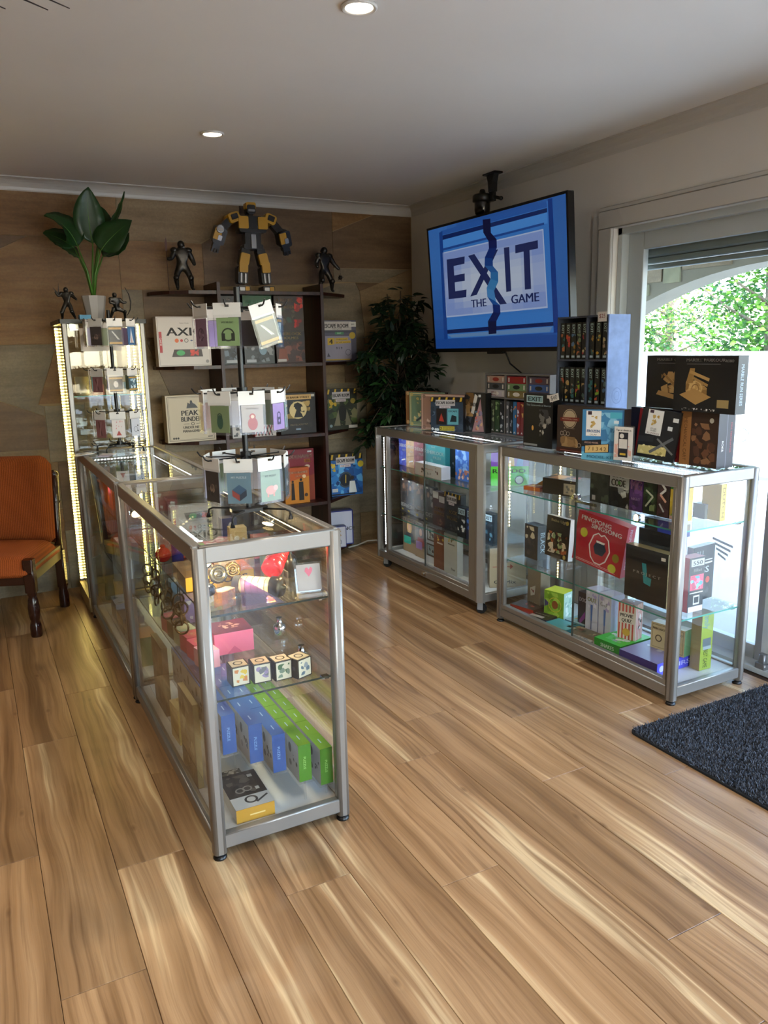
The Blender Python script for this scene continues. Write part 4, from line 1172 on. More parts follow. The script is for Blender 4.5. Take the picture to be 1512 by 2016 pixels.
# ================================================================== GAME BOX BUILDER
def face_mats(w, h, d):
    return {'F': (face_T(w, h, 0.0), w, h),
            'R': (Matrix(((0, 0, 1, w / 2), (d, 0, 0, 0), (0, h, 0, 0), (0, 0, 0, 1))), d, h),
            'L': (Matrix(((0, 0, -1, -w / 2), (-d, 0, 0, d), (0, h, 0, 0), (0, 0, 0, 1))), d, h),
            'T': (Matrix(((w, 0, 0, -w / 2), (0, d, 0, 0), (0, 0, 1, h), (0, 0, 0, 1))), w, d)}
def draw(s, T, fw, fh, ops):
    """flat print: r rectangle, e ellipse, p polygon, t text, b blobs, f frame, o ring, l line"""
    z = .0003
    for op in ops:
        z += .00012
        k = op[0]
        if k == 'r':
            _, a, b_, c, d_, col = op; s.poly([(a, b_, z), (c, b_, z), (c, d_, z), (a, d_, z)], col, T=T)
        elif k == 'f':
            _, a, b_, c, d_, t, col = op; tu, tv = t / fw, t / fh
            for q in ((a, b_, c, b_ + tv), (a, d_ - tv, c, d_), (a, b_, a + tu, d_), (c - tu, b_, c, d_)):
                s.poly([(q[0], q[1], z), (q[2], q[1], z), (q[2], q[3], z), (q[0], q[3], z)], col, T=T)
        elif k == 'e':
            _, u, v, r, col = op[:5]; rv = op[5] if len(op) > 5 else r
            s.poly([(u + r / fw * math.cos(2 * PI * i / 20), v + rv / fh * math.sin(2 * PI * i / 20), z) for i in range(20)], col, T=T)
        elif k == 'o':
            _, u, v, r, t, col = op[:6]; rv = op[6] if len(op) > 6 else r
            for i in range(20):
                a0, a1 = 2 * PI * i / 20, 2 * PI * (i + 1) / 20
                q = lambda a, e: (u + (r - e) / fw * math.cos(a), v + (rv - e) / fh * math.sin(a), z)
                s.poly([q(a0, 0), q(a1, 0), q(a1, t), q(a0, t)], col, T=T)
        elif k == 'p':
            s.poly([(a, b_, z) for a, b_ in op[1]], op[2], T=T)
        elif k == 'l':
            _, a, b_, c, d_, t, col = op
            dx, dy = (c - a) * fw, (d_ - b_) * fh; L = math.hypot(dx, dy); nx_, ny_ = -dy / L * t / 2 / fw, dx / L * t / 2 / fh
            s.poly([(a - nx_, b_ - ny_, z), (c - nx_, d_ - ny_, z), (c + nx_, d_ + ny_, z), (a + nx_, b_ + ny_, z)], col, T=T)
        elif k in 'tv':
            _, st, u, v, h, col = op[:6]; wf = op[6] if len(op) > 6 else None
            _, _, tw_ = text_geo(st)
            if k == 't':
                w_ = wf if wf else tw_ * h * fh / fw
                s.text(st, u, v, h, T, col, w=w_, z=z, bold=.05 * h * fh / fw if h >= .045 else 0)
            else:   # vertical lettering, reading downwards; h = cap height as share of the width
                X = T @ Matrix(((0, 1, 0, u), (-1, 0, 0, v), (0, 0, 1, 0), (0, 0, 0, 1)))
                s.text(st, 0, 0, h, X, col, w=wf if wf else tw_ * h * fw / fh, z=z)
        elif k == 'b':
            _, a, b_, c, d_, cols, n, seed, size = op
            q = random.Random(seed)
            for i in range(n):
                u, v = q.uniform(a, c), q.uniform(b_, d_); r = size * q.uniform(.5, 1.3); m = q.randint(4, 7); ph = q.uniform(0, 6)
                pts = []
                for j in range(m):
                    rj = r * q.uniform(.55, 1.15)
                    pts.append((min(c, max(a, u + rj / fw * math.cos(ph + 2 * PI * j / m))), min(d_, max(b_, v + rj / fh * math.sin(ph + 2 * PI * j / m))), z + i * .000004))
                s.poly(pts, cols[i % len(cols)], T=T)
    return s
def gamebox(name, label, cat, loc, w, h, d, rz=0.0, front='#888', side=None, top=None, art=None, group=None, mat=None, rx=0.0, ry=0.0):
    """carton: local front face at y=0 looking to -y, depth to +y, standing on z=0"""
    side = side or front; top = top or side
    s = MB(); s.box(-w / 2, 0, 0, w / 2, d, h, cols=[side, top, front, side, side, side])
    o = s.build(name, mat or INK, None, (loc[0], loc[1], loc[2] + .0006))
    o.rotation_euler = (rx, ry, rz)
    tag(o, label, cat, group)
    if art:
        fm = face_mats(w, h, d)
        for k, ops in art.items():
            s = MB(); draw(s, *fm[k], [('r', 0, 0, 1, 1, {'F': front, 'T': top}.get(k, side))] + list(ops))
            s.build({'F': 'front_print', 'T': 'top_print'}.get(k, 'side_print'), mat or INK, o)
    return o
RZ = -PI / 2

# ================================================================== CARD SPINNERS
def spinner(loc, tiers, top, label, starts, legs_z=.03):
    o = empty('card_spinner', loc, 0, label, 'rack', 'black wire card spinners')
    s = MB(); s.cyl((0, 0, legs_z), (0, 0, top), .0085, 12); s.build('pole', BLACK, o)
    s = MB(); s.rbox(-.055, -.03, legs_z - .006, .055, .03, legs_z + .004, .02, 4); s.build('base_plate', BLACK, o)
    for k in range(4):
        a = PI / 4 + k * PI / 2 + .1
        c, sn = math.cos(a), math.sin(a)
        s = MB(); s.tube([(c * .02, sn * .02, legs_z), (c * .115, sn * .115, legs_z), (c * .128, sn * .128, legs_z - .006), (c * .13, sn * .13, .012)], .003, 6); s.lathe([(.004, .014), (.0075, .0), (.0075, .001)][::-1], 8, T=Matrix.Translation((c * .13, sn * .13, 0)))
        s.build('leg', RUB, o)
    for z, st in zip(tiers, starts):
        s = MB(); s.lathe([(.016, -.012), (.016, .014)], 14); s.lathe([(.0165, -.004), (.0165, .006)], 14)
        h = s.build('hub', BLACK, o, (0, 0, z))
        for k in range(8):
            a = k * PI / 4 + st - PI / 2; c, sn = math.cos(a), math.sin(a)
            s = MB(); s.tube([(c * .014, sn * .014, 0), (c * .128, sn * .128, 0), (c * .136, sn * .136, .004), (c * .144, sn * .144, .016)], .0024, 5); s.build('hook', BLACK, h)
    return o
def packet(loc, ang, ops, bgc, label, group, w=.075, h=.112, tilt=0.0, header='#d6d4cf'):
    """clear hanging packet: white header with a hook hole, printed insert, film"""
    o = empty('hanging_packet', loc, ang, label, 'packet', group)
    o.rotation_euler = (0, tilt, ang)
    s = MB(); s.box(-w / 2, -.0012, -.030, w / 2, .0008, -.0032, header); s.box(-w / 2, -.0012, -.0032, -.006, .0008, .008, header); s.box(.006, -.0012, -.0032, w / 2, .0008, .008, header); s.box(-.006, -.0012, .0034, .006, .0008, .008, header)
    s.build('header_card', INK, o)
    s = MB(); s.box(-w / 2 + .007, -.0008, -h + .006, w / 2 - .007, .0006, -.031, bgc)
    fw, fh = w - .014, h - .037
    T = Matrix(((fw, 0, 0, -fw / 2), (0, 0, -1, -.0009), (0, fh, 0, -h + .006), (0, 0, 0, 1)))
    draw(s, T, fw, fh, ops)
    s.build('insert_card', INK, o)
    s = MB(); s.box(-w / 2, -.0045, -h, w / 2, .004, -.024); s.build('film_bag', PLASTICBAG, o)
    return o
KEYR = {
 'green card with headphones': ('#7f9a66', [('o', .5, .4, .018, .004, '#25301f'), ('r', .2, .18, .36, .45, '#1c241a'), ('r', .64, .18, .8, .45, '#1c241a'), ('t', 'MY MUSIC', .5, .8, .07, '#3f4f33')]),
 'mauve card with an ornament': ('#8a6b86', [('o', .5, .45, .016, .003, '#4d3450'), ('b', .25, .2, .75, .7, ['#a486a2', '#5d4160'], 8, 3, .006)]),
 'black card with gold bands and keys': ('#2b2723', [('r', 0, .84, 1, .95, '#b98d3c'), ('r', 0, .05, 1, .16, '#b98d3c'), ('l', .25, .75, .7, .3, .004, '#c9c6c0'), ('l', .35, .7, .8, .28, .004, '#a8a49c')]),
 'pale blue card with a silver figure': ('#3c5d6a', [('r', 0, .86, 1, .95, '#c69b45'), ('r', 0, .08, 1, .18, '#c69b45'), ('b', .2, .2, .8, .82, ['#cfe3ea', '#9cc3d2', '#e6f1f4'], 14, 5, .010)]),
 'blue and gold card with a pendant': ('#37507e', [('r', 0, .84, 1, .94, '#c29a44'), ('r', 0, .06, 1, .15, '#c29a44'), ('o', .5, .5, .013, .003, '#c9d4e6'), ('e', .5, .4, .006, '#dce4f0')]),
 'grey card with a small red nesting doll': ('#a39a92', [('e', .5, .32, .014, '#9c2a26', .018), ('e', .5, .58, .009, '#9c2a26'), ('e', .5, .58, .005, '#d8b9a0'), ('t', 'MY KEYRING', .5, .85, .06, '#6d655f')]),
 'olive card with a green charm': ('#6f7f56', [('e', .5, .4, .010, '#234a36', .020), ('o', .5, .62, .008, .0025, '#1f3d2e')]),
 'lilac card with a dark lock': ('#9d86bd', [('o', .5, .55, .010, .003, '#2a2440'), ('r', .34, .2, .66, .48, '#332c52'), ('e', .5, .34, .004, '#9d86bd')]),
 'turquoise card in a crinkled bag': ('#5da9ad', [('b', .1, .1, .9, .9, ['#9fd0d2', '#3f8a90', '#c6e4e4'], 12, 9, .010)]),
 'dusty red card with a ribbon': ('#8c5b5c', [('l', .3, .9, .6, .1, .006, '#5e3436'), ('l', .6, .9, .35, .1, .005, '#b08485')]),
 'blue grey card with a cube puzzle': ('#5f7a86', [('p', [(.2, .45), (.5, .62), (.8, .45), (.5, .28)], '#31506a'), ('p', [(.2, .45), (.5, .28), (.5, .08), (.2, .25)], '#8a3a32'), ('p', [(.8, .45), (.5, .28), (.5, .08), (.8, .25)], '#27313f'), ('t', 'MY PUZZLE', .5, .82, .07, '#c4ced2')]),
 'sage card with a pink pig': ('#7b9078', [('e', .5, .36, .018, '#d29184', .013), ('e', .74, .42, .008, '#dba398'), ('r', .3, .14, .38, .26, '#c58577'), ('r', .6, .14, .68, .26, '#c58577'), ('t', 'MY PIGGY', .5, .8, .07, '#4c5d4c')]),
 'teal grey card with a dark gem': ('#4d6a6c', [('p', [(.3, .5), (.5, .7), (.7, .5), (.5, .15)], '#1d2526'), ('p', [(.3, .5), (.5, .5), (.5, .15)], '#38464a')]),
 'dark slate card with a silver sheep': ('#43525c', [('e', .5, .45, .014, '#c9ced2', .011), ('e', .68, .52, .006, '#2c3338'), ('r', .38, .22, .44, .36, '#2c3338'), ('r', .58, .22, .64, .36, '#2c3338')]),
 'dark picture card with a bright spot': ('#3b3231', [('e', .5, .45, .013, '#8c7668'), ('b', .15, .15, .85, .8, ['#5a4a44', '#26201f'], 10, 11, .007)]),
 'white card with gold medals': ('#c8c4bb', [('e', .4, .65, .010, '#b08a3a'), ('e', .62, .5, .010, '#a37c30'), ('e', .42, .32, .010, '#b9944a')]),
 'blue card with a white rocket': ('#3f6c9a', [('p', [(.5, .95), (.66, .4), (.8, .12), (.2, .12), (.34, .4)], '#dfe6ec'), ('p', [(.5, .6), (.58, .12), (.42, .12)], '#d19a8c')]),
 'black card with gold stripes': ('#211d1b', [('r', 0, .84, 1, .94, '#b48a3a'), ('r', 0, .06, 1, .16, '#b48a3a'), ('e', .5, .5, .011, '#c9c4bb', .016)]),
 'white card with red hearts': ('#dcd5cf', [('p', [(.3, .12), (.5, .4), (.7, .12)], '#a33128'), ('b', .15, .45, .85, .95, ['#c88', '#dba9a4'], 10, 4, .004)]),
 'pinkish card with a wooden bell': ('#b09488', [('p', [(.3, .3), (.42, .7), (.58, .7), (.7, .3)], '#6d5240'), ('e', .5, .27, .005, '#4c382c')]),
 'white card with a silver ring': ('#d2d3d8', [('o', .45, .4, .014, .003, '#8f949c'), ('e', .7, .3, .004, '#222'), ('e', .7, .6, .004, '#222')]),
 'lavender card in clear film': ('#b9b8d2', [('b', .1, .1, .9, .9, ['#d9d9e8', '#9c9ab8'], 9, 8, .009)]),
}
def tier(center, z, items, where, group, start, r=.118, step=None, tilts=None, w=.075, h=.112):
    step = step or 2 * PI / len(items)
    for k, it in enumerate(items):
        if it is None: continue
        a = start + k * step      # 0 faces the camera side (-y), increasing towards +x
        dx, dy = math.sin(a), -math.cos(a)
        bgc, ops = KEYR[it]
        packet((center[0] + dx * r, center[1] + dy * r, z), a, ops, bgc, 'hanging packet, ' + it + ', ' + where, group, w, h, (tilts or {}).get(k, 0.0))
SA = (.703, 2.21); SB = (.660, 4.168)
spinner((SA[0], SA[1], .908), [1.520 - .908, 1.283 - .908, 1.095 - .908], 1.577 - .908, 'black card spinner on the nearest glass counter, packets on three tiers', (-.55, -.10, .28))
spinner((SB[0], SB[1], .908), [1.560 - .908, 1.320 - .908, 1.108 - .908, .945 - .908], 1.612 - .908, 'black card spinner on the farther glass counter, in front of the lit tower', (.05, -.1, -.15, .2))
GA, GB = 'packets on the nearer spinner', 'packets on the farther spinner'
ks = list(KEYR)
tier(SA, 1.520, ['green card with headphones', 'black card with gold bands and keys', 'pale blue card with a silver figure', 'blue and gold card with a pendant', 'black card with gold stripes', 'lilac card with a dark lock', 'dusty red card with a ribbon', 'mauve card with an ornament'], 'top tier of the nearer spinner', GA, -.55, tilts={1: -.28})
tier(SA, 1.283, ['grey card with a small red nesting doll', 'lilac card with a dark lock', 'turquoise card in a crinkled bag', 'sage card with a pink pig', 'white card with a silver ring', 'pinkish card with a wooden bell', 'dusty red card with a ribbon', 'olive card with a green charm'], 'middle tier of the nearer spinner', GA, -.10)
tier(SA, 1.095, ['sage card with a pink pig', 'dark slate card with a silver sheep', 'teal grey card with a dark gem', 'white card with a silver ring', 'olive card with a green charm', 'lavender card in clear film', 'dark picture card with a bright spot', 'blue grey card with a cube puzzle'], 'bottom tier of the nearer spinner', GA, .28, w=.082, h=.125)
tier(SB, 1.560, ['black card with gold bands and keys', 'blue card with a white rocket', 'blue and gold card with a pendant', 'lilac card with a dark lock', 'olive card with a green charm', 'lavender card in clear film', 'white card with gold medals', 'dark picture card with a bright spot'], 'top tier of the farther spinner', GB, .05, h=.125)
tier(SB, 1.320, ['black card with gold stripes', 'pale blue card with a silver figure', 'pinkish card with a wooden bell', 'olive card with a green charm', 'lavender card in clear film', 'turquoise card in a crinkled bag', 'dark picture card with a bright spot', 'dusty red card with a ribbon'], 'second tier of the farther spinner', GB, -.1)
tier(SB, 1.108, ['white card with red hearts', 'white card with a silver ring', 'lavender card in clear film', 'teal grey card with a dark gem', 'olive card with a green charm', 'pinkish card with a wooden bell', 'white card with gold medals', 'dusty red card with a ribbon'], 'third tier of the farther spinner', GB, -.15, h=.125)
for q, (a, it) in enumerate(((-1.2, 'white card with gold medals'), (-.5, 'lavender card in clear film'), (.3, 'white card with a silver ring'))):
    bgc, ops = KEYR[it]
    o = packet((SB[0] + math.sin(a) * .17, SB[1] - math.cos(a) * .17, .9145), a, ops, bgc, 'flat packet, ' + it + ', lying at the foot of the farther spinner', GB, .07, .09)
    o.rotation_euler = (-PI / 2 + .04, 0, a)

# ================================================================== FIGURINES
GUN = M('dark_gunmetal', '#3a3835', .32, .75, var=.35, vscale=40)
def skinned(name, joints, edges, parent, mat, lvl=2):
    me = bpy.data.meshes.new(name)
    me.from_pydata([j[:3] for j in joints], edges, [])
    o = bpy.data.objects.new(name, me); COL.objects.link(o); o.parent = parent
    md = o.modifiers.new('skin', 'SKIN'); sk = me.skin_vertices[0].data if me.skin_vertices else None
    if sk is None:
        me.attributes; bpy.context.view_layer.objects.active = o
    for v, j in zip(me.skin_vertices[0].data, joints):
        v.radius = (j[3], j[3]); v.use_root = False
    me.skin_vertices[0].data[0].use_root = True
    md.use_smooth_shade = True
    sb = o.modifiers.new('sub', 'SUBSURF'); sb.levels = lvl; sb.render_levels = lvl
    me.materials.append(mat)
    return o
def warrior(loc, rz, label, H, pose):
    """armoured warrior figurine; joints given for unit height, feet on z=0"""
    o = empty('warrior_figurine', loc, rz, label, 'figurine', 'dark warrior figurines')
    J = {'pel': (0, 0, .47, .060), 'wst': (0, 0, .56, .052), 'cst': (0, -.01, .70, .085), 'nek': (0, -.01, .82, .035), 'hed': (0, -.02, .90, .055), 'top': (0, -.005, .97, .040),
         'hpl': (-.075, 0, .46, .058), 'hpr': (.075, 0, .46, .058), 'shl': (-.14, 0, .78, .058), 'shr': (.14, 0, .78, .058)}
    J.update(pose)
    n = list(J); idx = {k: i for i, k in enumerate(n)}
    E = [('pel', 'wst'), ('wst', 'cst'), ('cst', 'nek'), ('nek', 'hed'), ('hed', 'top'), ('pel', 'hpl'), ('pel', 'hpr'), ('hpl', 'knl'), ('knl', 'anl'), ('anl', 'tol'), ('hpr', 'knr'), ('knr', 'anr'), ('anr', 'tor'),
         ('cst', 'shl'), ('cst', 'shr'), ('shl', 'ell'), ('ell', 'hal'), ('shr', 'elr'), ('elr', 'har')]
    skinned('body', [tuple(c * H for c in J[k][:3]) + (J[k][3] * H * 1.35,) for k in n], [(idx[a], idx[b_]) for a, b_ in E], o, GUN)
    for sx in ('shl', 'shr'):
        c = J[sx]; s = MB(); s.ball((c[0] * H, c[1] * H, (c[2] + .02) * H), .085 * H, 10, 6, sc=(1, .9, .75)); s.build('pauldron', GUN, o)
    for kx in ('knl', 'knr'):
        c = J[kx]; s = MB(); s.ball((c[0] * H, (c[1] - .03) * H, c[2] * H), .062 * H, 8, 6); s.build('knee_guard', GUN, o)
    h = J['hed']; s = MB()
    s.ball((h[0] * H, h[1] * H, (h[2] + .01) * H), .082 * H, 12, 8, sc=(.9, 1.05, 1))
    s.build('helmet', GUN, o)
    return o
PO1 = {'knl': (-.15, -.06, .25, .046), 'anl': (-.12, .0, .05, .026), 'tol': (-.13, -.07, .018, .018), 'knr': (.15, -.05, .25, .046), 'anr': (.18, .02, .05, .026), 'tor': (.20, -.05, .018, .018),
       'ell': (-.22, -.04, .62, .036), 'hal': (-.31, -.12, .62, .026), 'elr': (.22, .02, .62, .038), 'har': (.25, -.05, .50, .028)}
w1 = warrior((1.20, 4.78, 1.757), -.1, 'dark armoured warrior figurine holding a long polearm on the shelving unit', .285, PO1)
s = MB(); s.cyl((-.09, -.036, .0), (-.09, -.036, .25), .0016, 6); s.prism([(-.095, .22), (-.085, .22), (-.082, .26), (-.088, .295), (-.096, .265)], -.038, -.034, 'y'); s.build('polearm', M('blade_dark', '#3b1f1a', .4, .5), w1)
PO2 = {'knl': (-.12, -.08, .26, .046), 'anl': (-.16, .0, .05, .026), 'tol': (-.17, -.07, .018, .018), 'knr': (.15, -.06, .24, .046), 'anr': (.20, .02, .05, .026), 'tor': (.22, -.05, .018, .018),
       'ell': (-.20, .02, .62, .036), 'hal': (-.20, -.06, .52, .026), 'elr': (.26, -.02, .62, .036), 'har': (.38, -.06, .50, .026)}
w2 = warrior((2.095, 4.74, 1.757), .12, 'dark armoured warrior figurine swinging a spiked ball on the shelving unit', .28, PO2)
s = MB(); s.tube([(.106, -.017, .14), (.11, -.017, .115), (.108, -.017, .105)], .001, 5); s.ball((.108, -.017, .092), .014, 10, 6)
for k in range(10):
    a = k * 2.4; z = -1 + 2 * (k + .5) / 10; r_ = math.sqrt(1 - z * z); d = Vector((math.cos(a) * r_, math.sin(a) * r_, z)); c = Vector((.108, -.017, .092))
    s.cyl(tuple(c + d * .012), tuple(c + d * .023), .003, 5, .0003)
s.build('spiked_ball', GUN, w2)
PO3 = {'knl': (-.16, -.10, .22, .046), 'anl': (-.18, .0, .05, .026), 'tol': (-.19, -.08, .018, .018), 'knr': (.14, -.12, .24, .046), 'anr': (.20, .02, .05, .026), 'tor': (.22, -.06, .018, .018),
       'ell': (-.24, -.06, .72, .034), 'hal': (-.30, -.12, .86, .026), 'elr': (.24, -.04, .66, .034), 'har': (.32, -.10, .60, .026)}
w3 = warrior((.507, 4.46, 1.578), -.3, 'small dark spiky warrior figurine with raised claws beside the white plant pot', .165, PO3)
s = MB()
for dx, dz in ((-.055, .150), (-.030, .185), (-.062, .165)): s.cyl((-.035, -.01, .13), (dx, -.02, dz), .003, 6, .0004)
s.build('claws', GUN, w3)
w4 = warrior((.748, 4.43, 1.578), .25, 'crouching dark warrior figurine drawing a curved bow before the plant pot', .15,
             {'pel': (0, 0, .36, .065), 'wst': (-.02, -.02, .46, .055), 'cst': (-.06, -.05, .60, .09), 'nek': (-.07, -.06, .74, .04), 'hed': (-.08, -.08, .82, .07), 'top': (-.07, -.06, .92, .05), 'hpl': (-.08, 0, .36, .06), 'hpr': (.08, 0, .36, .06), 'shl': (-.20, -.02, .68, .06), 'shr': (.10, -.06, .66, .06),
              'knl': (-.22, -.12, .26, .05), 'anl': (-.26, .0, .05, .03), 'tol': (-.27, -.08, .02, .02), 'knr': (.24, -.10, .26, .05), 'anr': (.30, .04, .05, .03), 'tor': (.33, -.04, .02, .02), 'ell': (-.28, -.10, .56, .036), 'hal': (-.10, -.16, .52, .026), 'elr': (.22, -.12, .56, .036), 'har': (.32, -.16, .60, .026)})
s = MB(); s.tube([(.045, -.02, .165), (.062, -.024, .13), (.070, -.024, .09), (.064, -.024, .05), (.046, -.02, .02)], .003, 6, radii=[.0015, .003, .0035, .003, .0015]); s.build('bow', GUN, w4)
# toy robot: plain blocky stand-in in yellow and black
YEL = M('toy_yellow', '#b88a10', .35); RBK = M('toy_black', '#111113', .3, .2); SIL = M('toy_silver', '#8f8f90', .3, .8)
rb = empty('toy_robot', (1.62, 4.74, 1.753), 0, 'large yellow and black toy robot standing on top of the shelving unit', 'toy robot')
def rp(name, parent, mat, boxes, loc=(0, 0, 0), rot=None):
    s = MB()
    for q in boxes:
        s.rbox(*q[:6], q[6] if len(q) > 6 else .006, 2, 'y', mi=q[7] if len(q) > 7 else 0)
    return s.build(name, [mat, RBK, YEL, SIL], parent, loc, rot)
rp('head', rb, RBK, [(-.026, -.03, .45, .026, .03, .50, .01), (-.030, -.026, .475, .030, .028, .515, .008, 2), (-.02, -.036, .462, .02, -.028, .474, .003, 3), (-.012, -.02, .43, .012, .02, .455, .004, 1)])
rp('chest', rb, RBK, [(-.085, -.045, .34, .085, .045, .435, .016), (-.09, -.055, .36, -.03, -.04, .43, .006, 2), (.03, -.055, .36, .09, -.04, .43, .006, 2), (-.028, -.05, .36, .028, -.042, .42, .004, 1)])
rp('waist', rb, RBK, [(-.05, -.035, .265, .05, .035, .345, .012), (-.06, -.04, .245, .06, .04, .275, .008, 1), (-.015, -.046, .25, .015, -.036, .33, .003, 3)])
for sg in (-1, 1):
    rp('shoulder', rb, YEL, [(-.035, -.05, -.025, .035, .05, .03, .014), (-.02, -.06, -.01, .02, -.048, .02, .003, 1)], (sg * .112, 0, .42), (0, sg * .35, 0))
    a = rp('upper_arm', rb, RBK, [(-.022, -.025, -.085, .022, .025, .0, .008)], (sg * .135, 0, .405), (0, -sg * .75, 0))
    f_ = rp('forearm', rb, RBK, [(-.035, -.04, -.075, .035, .04, .02, .012), (-.038, -.045, -.05, .005, -.03, .015, .004, 2), (-.012, -.05, -.05, .012, -.04, -.02, .004, 3)], (sg * .195, -.015, .345), (.3, -sg * .3, 0))
    rp('hand', f_, RBK, [(-.022, -.022, -.105, .022, .022, -.075, .006), (-.022, -.024, -.125, -.012, .0, -.1, .002), (-.006, -.024, -.128, .006, .0, -.1, .002), (.012, -.024, -.125, .022, .0, -.1, .002)])
    rp('thigh', rb, RBK, [(-.026, -.03, -.10, .026, .03, .0, .01), (-.028, -.042, -.095, .028, -.02, -.03, .008, 2)], (sg * .045, 0, .25), (0, -sg * .22, 0))
    sh_ = rp('shin', rb, RBK, [(-.03, -.03, -.105, .03, .035, .0, .012), (-.026, -.045, -.04, .026, -.028, .02, .006, 2), (-.018, -.04, -.1, -.008, -.028, -.045, .002, 3), (.008, -.04, -.1, .018, -.028, -.045, .002, 3)], (sg * .07, 0, .15), (0, -sg * .06, 0))
    rp('foot', rb, RBK, [(-.036, -.06, .0, .036, .04, .032, .008), (-.03, -.065, .002, .0, -.055, .022, .003, 3), (.004, -.065, .002, .03, -.05, .026, .003, 2)], (sg * .078, 0, 0))
s = MB(); s.lathe([(.022, -.006), (.026, 0), (.022, .004), (.014, .002)], 16, T=Matrix.Translation((-.205, -.06, .35)) @ Matrix.Rotation(PI / 2, 4, 'X')); s.build('arm_cannon', SIL, rb)
# small things on and in the tower
gamebox('flat_box', 'small bright blue box on top of the glass tower', 'box', (.575, 4.345, 1.575), .055, .022, .05, 0, '#2f87b4')
# ================================================================== GAMES ON THE SHELVING UNIT
GS = 'games on the dark shelving unit'
Y0 = 4.70
gamebox('board_game', 'white puzzle game box with the word AXIO on the upper corner wing', 'board game', (1.16, Y0, 1.318), .315, .285, .07, .03, '#c9c2bb', '#bdb3ac', art={'F': [
 ('f', .02, .02, .98, .98, .002, '#8f8782'), ('t', 'Reiner Knizia', .52, .86, .025, '#3a3532'), ('t', 'AXIO', .54, .62, .17, '#15100c', .72), ('e', .36, .52, .012, '#d0622c'), ('e', .45, .52, .008, '#b43038'), ('o', .54, .52, .012, .003, '#2c2a2c'), ('p', [(.61, .52), (.64, .535), (.67, .52), (.64, .505)], '#46507a'), ('e', .74, .52, .012, '#3d8a4c'),
 ('p', [(.30, .34), (.82, .34), (.84, .19), (.25, .19)], '#3a2c26'), ('e', .42, .27, .025, '#3fa05a', .016), ('b', .60, .21, .76, .33, ['#d0402e', '#c2362a'], 8, 2, .014), ('r', .035, .28, .085, .70, '#a8232c'), ('v', 'GAME', .045, .5, .034, '#e8d8d4', .16), ('e', .92, .09, .010, '#8a8682')]}, group=GS)
gamebox('board_game', 'cream board game box printed PEAKY BLINDERS on the lower corner wing', 'board game', (1.168, Y0, .868), .295, .28, .075, .04, '#b5a88f', '#a2957b', art={'F': [
 ('f', .03, .03, .97, .97, .003, '#5b5245'), ('f', .055, .055, .945, .945, .0015, '#7a705f'), ('e', .52, .86, .007, '#221e1a'), ('p', [(.42, .72), (.45, .84), (.49, .81), (.55, .83), (.60, .80), (.66, .72)], '#221e1a'), ('p', [(.49, .80), (.50, .87), (.54, .87), (.56, .80)], '#221e1a'),
 ('t', 'PEAKY', .53, .565, .115, '#2a2520', .44), ('t', 'BLINDERS', .53, .44, .105, '#2a2520', .46), ('l', .34, .385, .46, .385, .002, '#3a342d'), ('l', .60, .385, .72, .385, .002, '#3a342d'), ('o', .53, .385, .010, .003, '#2a2520'), ('t', 'UNDER NEW', .53, .285, .055, '#2a2520', .40), ('t', 'MANAGEMENT', .53, .205, .055, '#2a2520', .42),
 ('e', .12, .09, .006, '#2a2520'), ('e', .165, .09, .006, '#2a2520'), ('e', .21, .09, .006, '#2a2520'), ('r', .83, .08, .93, .10, '#2a2520')]}, group=GS)
gamebox('board_game', 'dark board game box with a pipe smoking detective silhouette in a cream oval', 'board game', (1.865, 4.715, .868), .245, .26, .06, 0, '#23211f', '#191716', art={'F': [
 ('r', .04, .84, .88, .96, '#c9a468'), ('t', '221B BAKER STREET', .46, .87, .05, '#3b2d1c', .74), ('b', .16, .38, .84, .80, ['#b89a5a', '#8f7a44', '#c9b47c'], 26, 6, .022), ('e', .5, .58, .060, '#d8c48c', .056), ('e', .50, .66, .022, '#14110f'), ('p', [(.38, .66), (.40, .74), (.50, .77), (.60, .72), (.64, .66)], '#14110f'),
 ('p', [(.38, .40), (.42, .50), (.46, .60), (.58, .62), (.585, .56), (.56, .53), (.60, .48), (.64, .40)], '#14110f'), ('l', .57, .555, .66, .525, .004, '#14110f'), ('r', .645, .52, .68, .56, '#14110f'), ('t', 'MASTER DETECTIVE', .52, .20, .045, '#a99c80', .5), ('r', .42, .09, .56, .13, '#8fa3b4'), ('e', .82, .2, .018, '#2f2b27'), ('r', .88, .9, .97, .96, '#c9c5bb')]}, group=GS)
gamebox('board_game', 'tall dark red game box lettered CODENAMES XXL on the lower shelf', 'board game', (1.865, 4.755, .415), .225, .345, .07, 0, '#7c2230', '#5e1a26', art={'F': [
 ('p', [(0, 0), (1, 0), (1, .5), (0, .35)], '#8a3a26'), ('t', 'CODENAMES', .52, .83, .07, '#e4ccb8', .84), ('t', 'XXL', .80, .74, .065, '#d9a43a', .22), ('e', .78, .66, .020, '#cdb7a2', .012), ('r', .8, .93, .93, .96, '#ddd')]}, group=GS)
gamebox('board_game', 'orange game box with two black spy silhouettes in front of the dark red one', 'board game', (1.825, 4.685, .415), .17, .235, .05, 0, '#c07a22', '#8f5414', art={'F': [
 ('p', [(0, .6), (1, .75), (1, 1), (0, 1)], '#b2521e'), ('t', 'CODENAMES', .52, .84, .06, '#f0dcc0', .84), ('t', 'DUET', .6, .74, .05, '#ecd9bd', .3), ('e', .32, .62, .008, '#140d08'), ('p', [(.24, .1), (.27, .58), (.37, .58), (.40, .1)], '#140d08'), ('e', .66, .66, .009, '#140d08'), ('p', [(.56, .08), (.57, .6), (.75, .6), (.77, .08)], '#140d08'), ('e', .86, .22, .012, '#3a2412'), ('e', .8, .75, .012, '#e7c9a0')]}, group=GS)
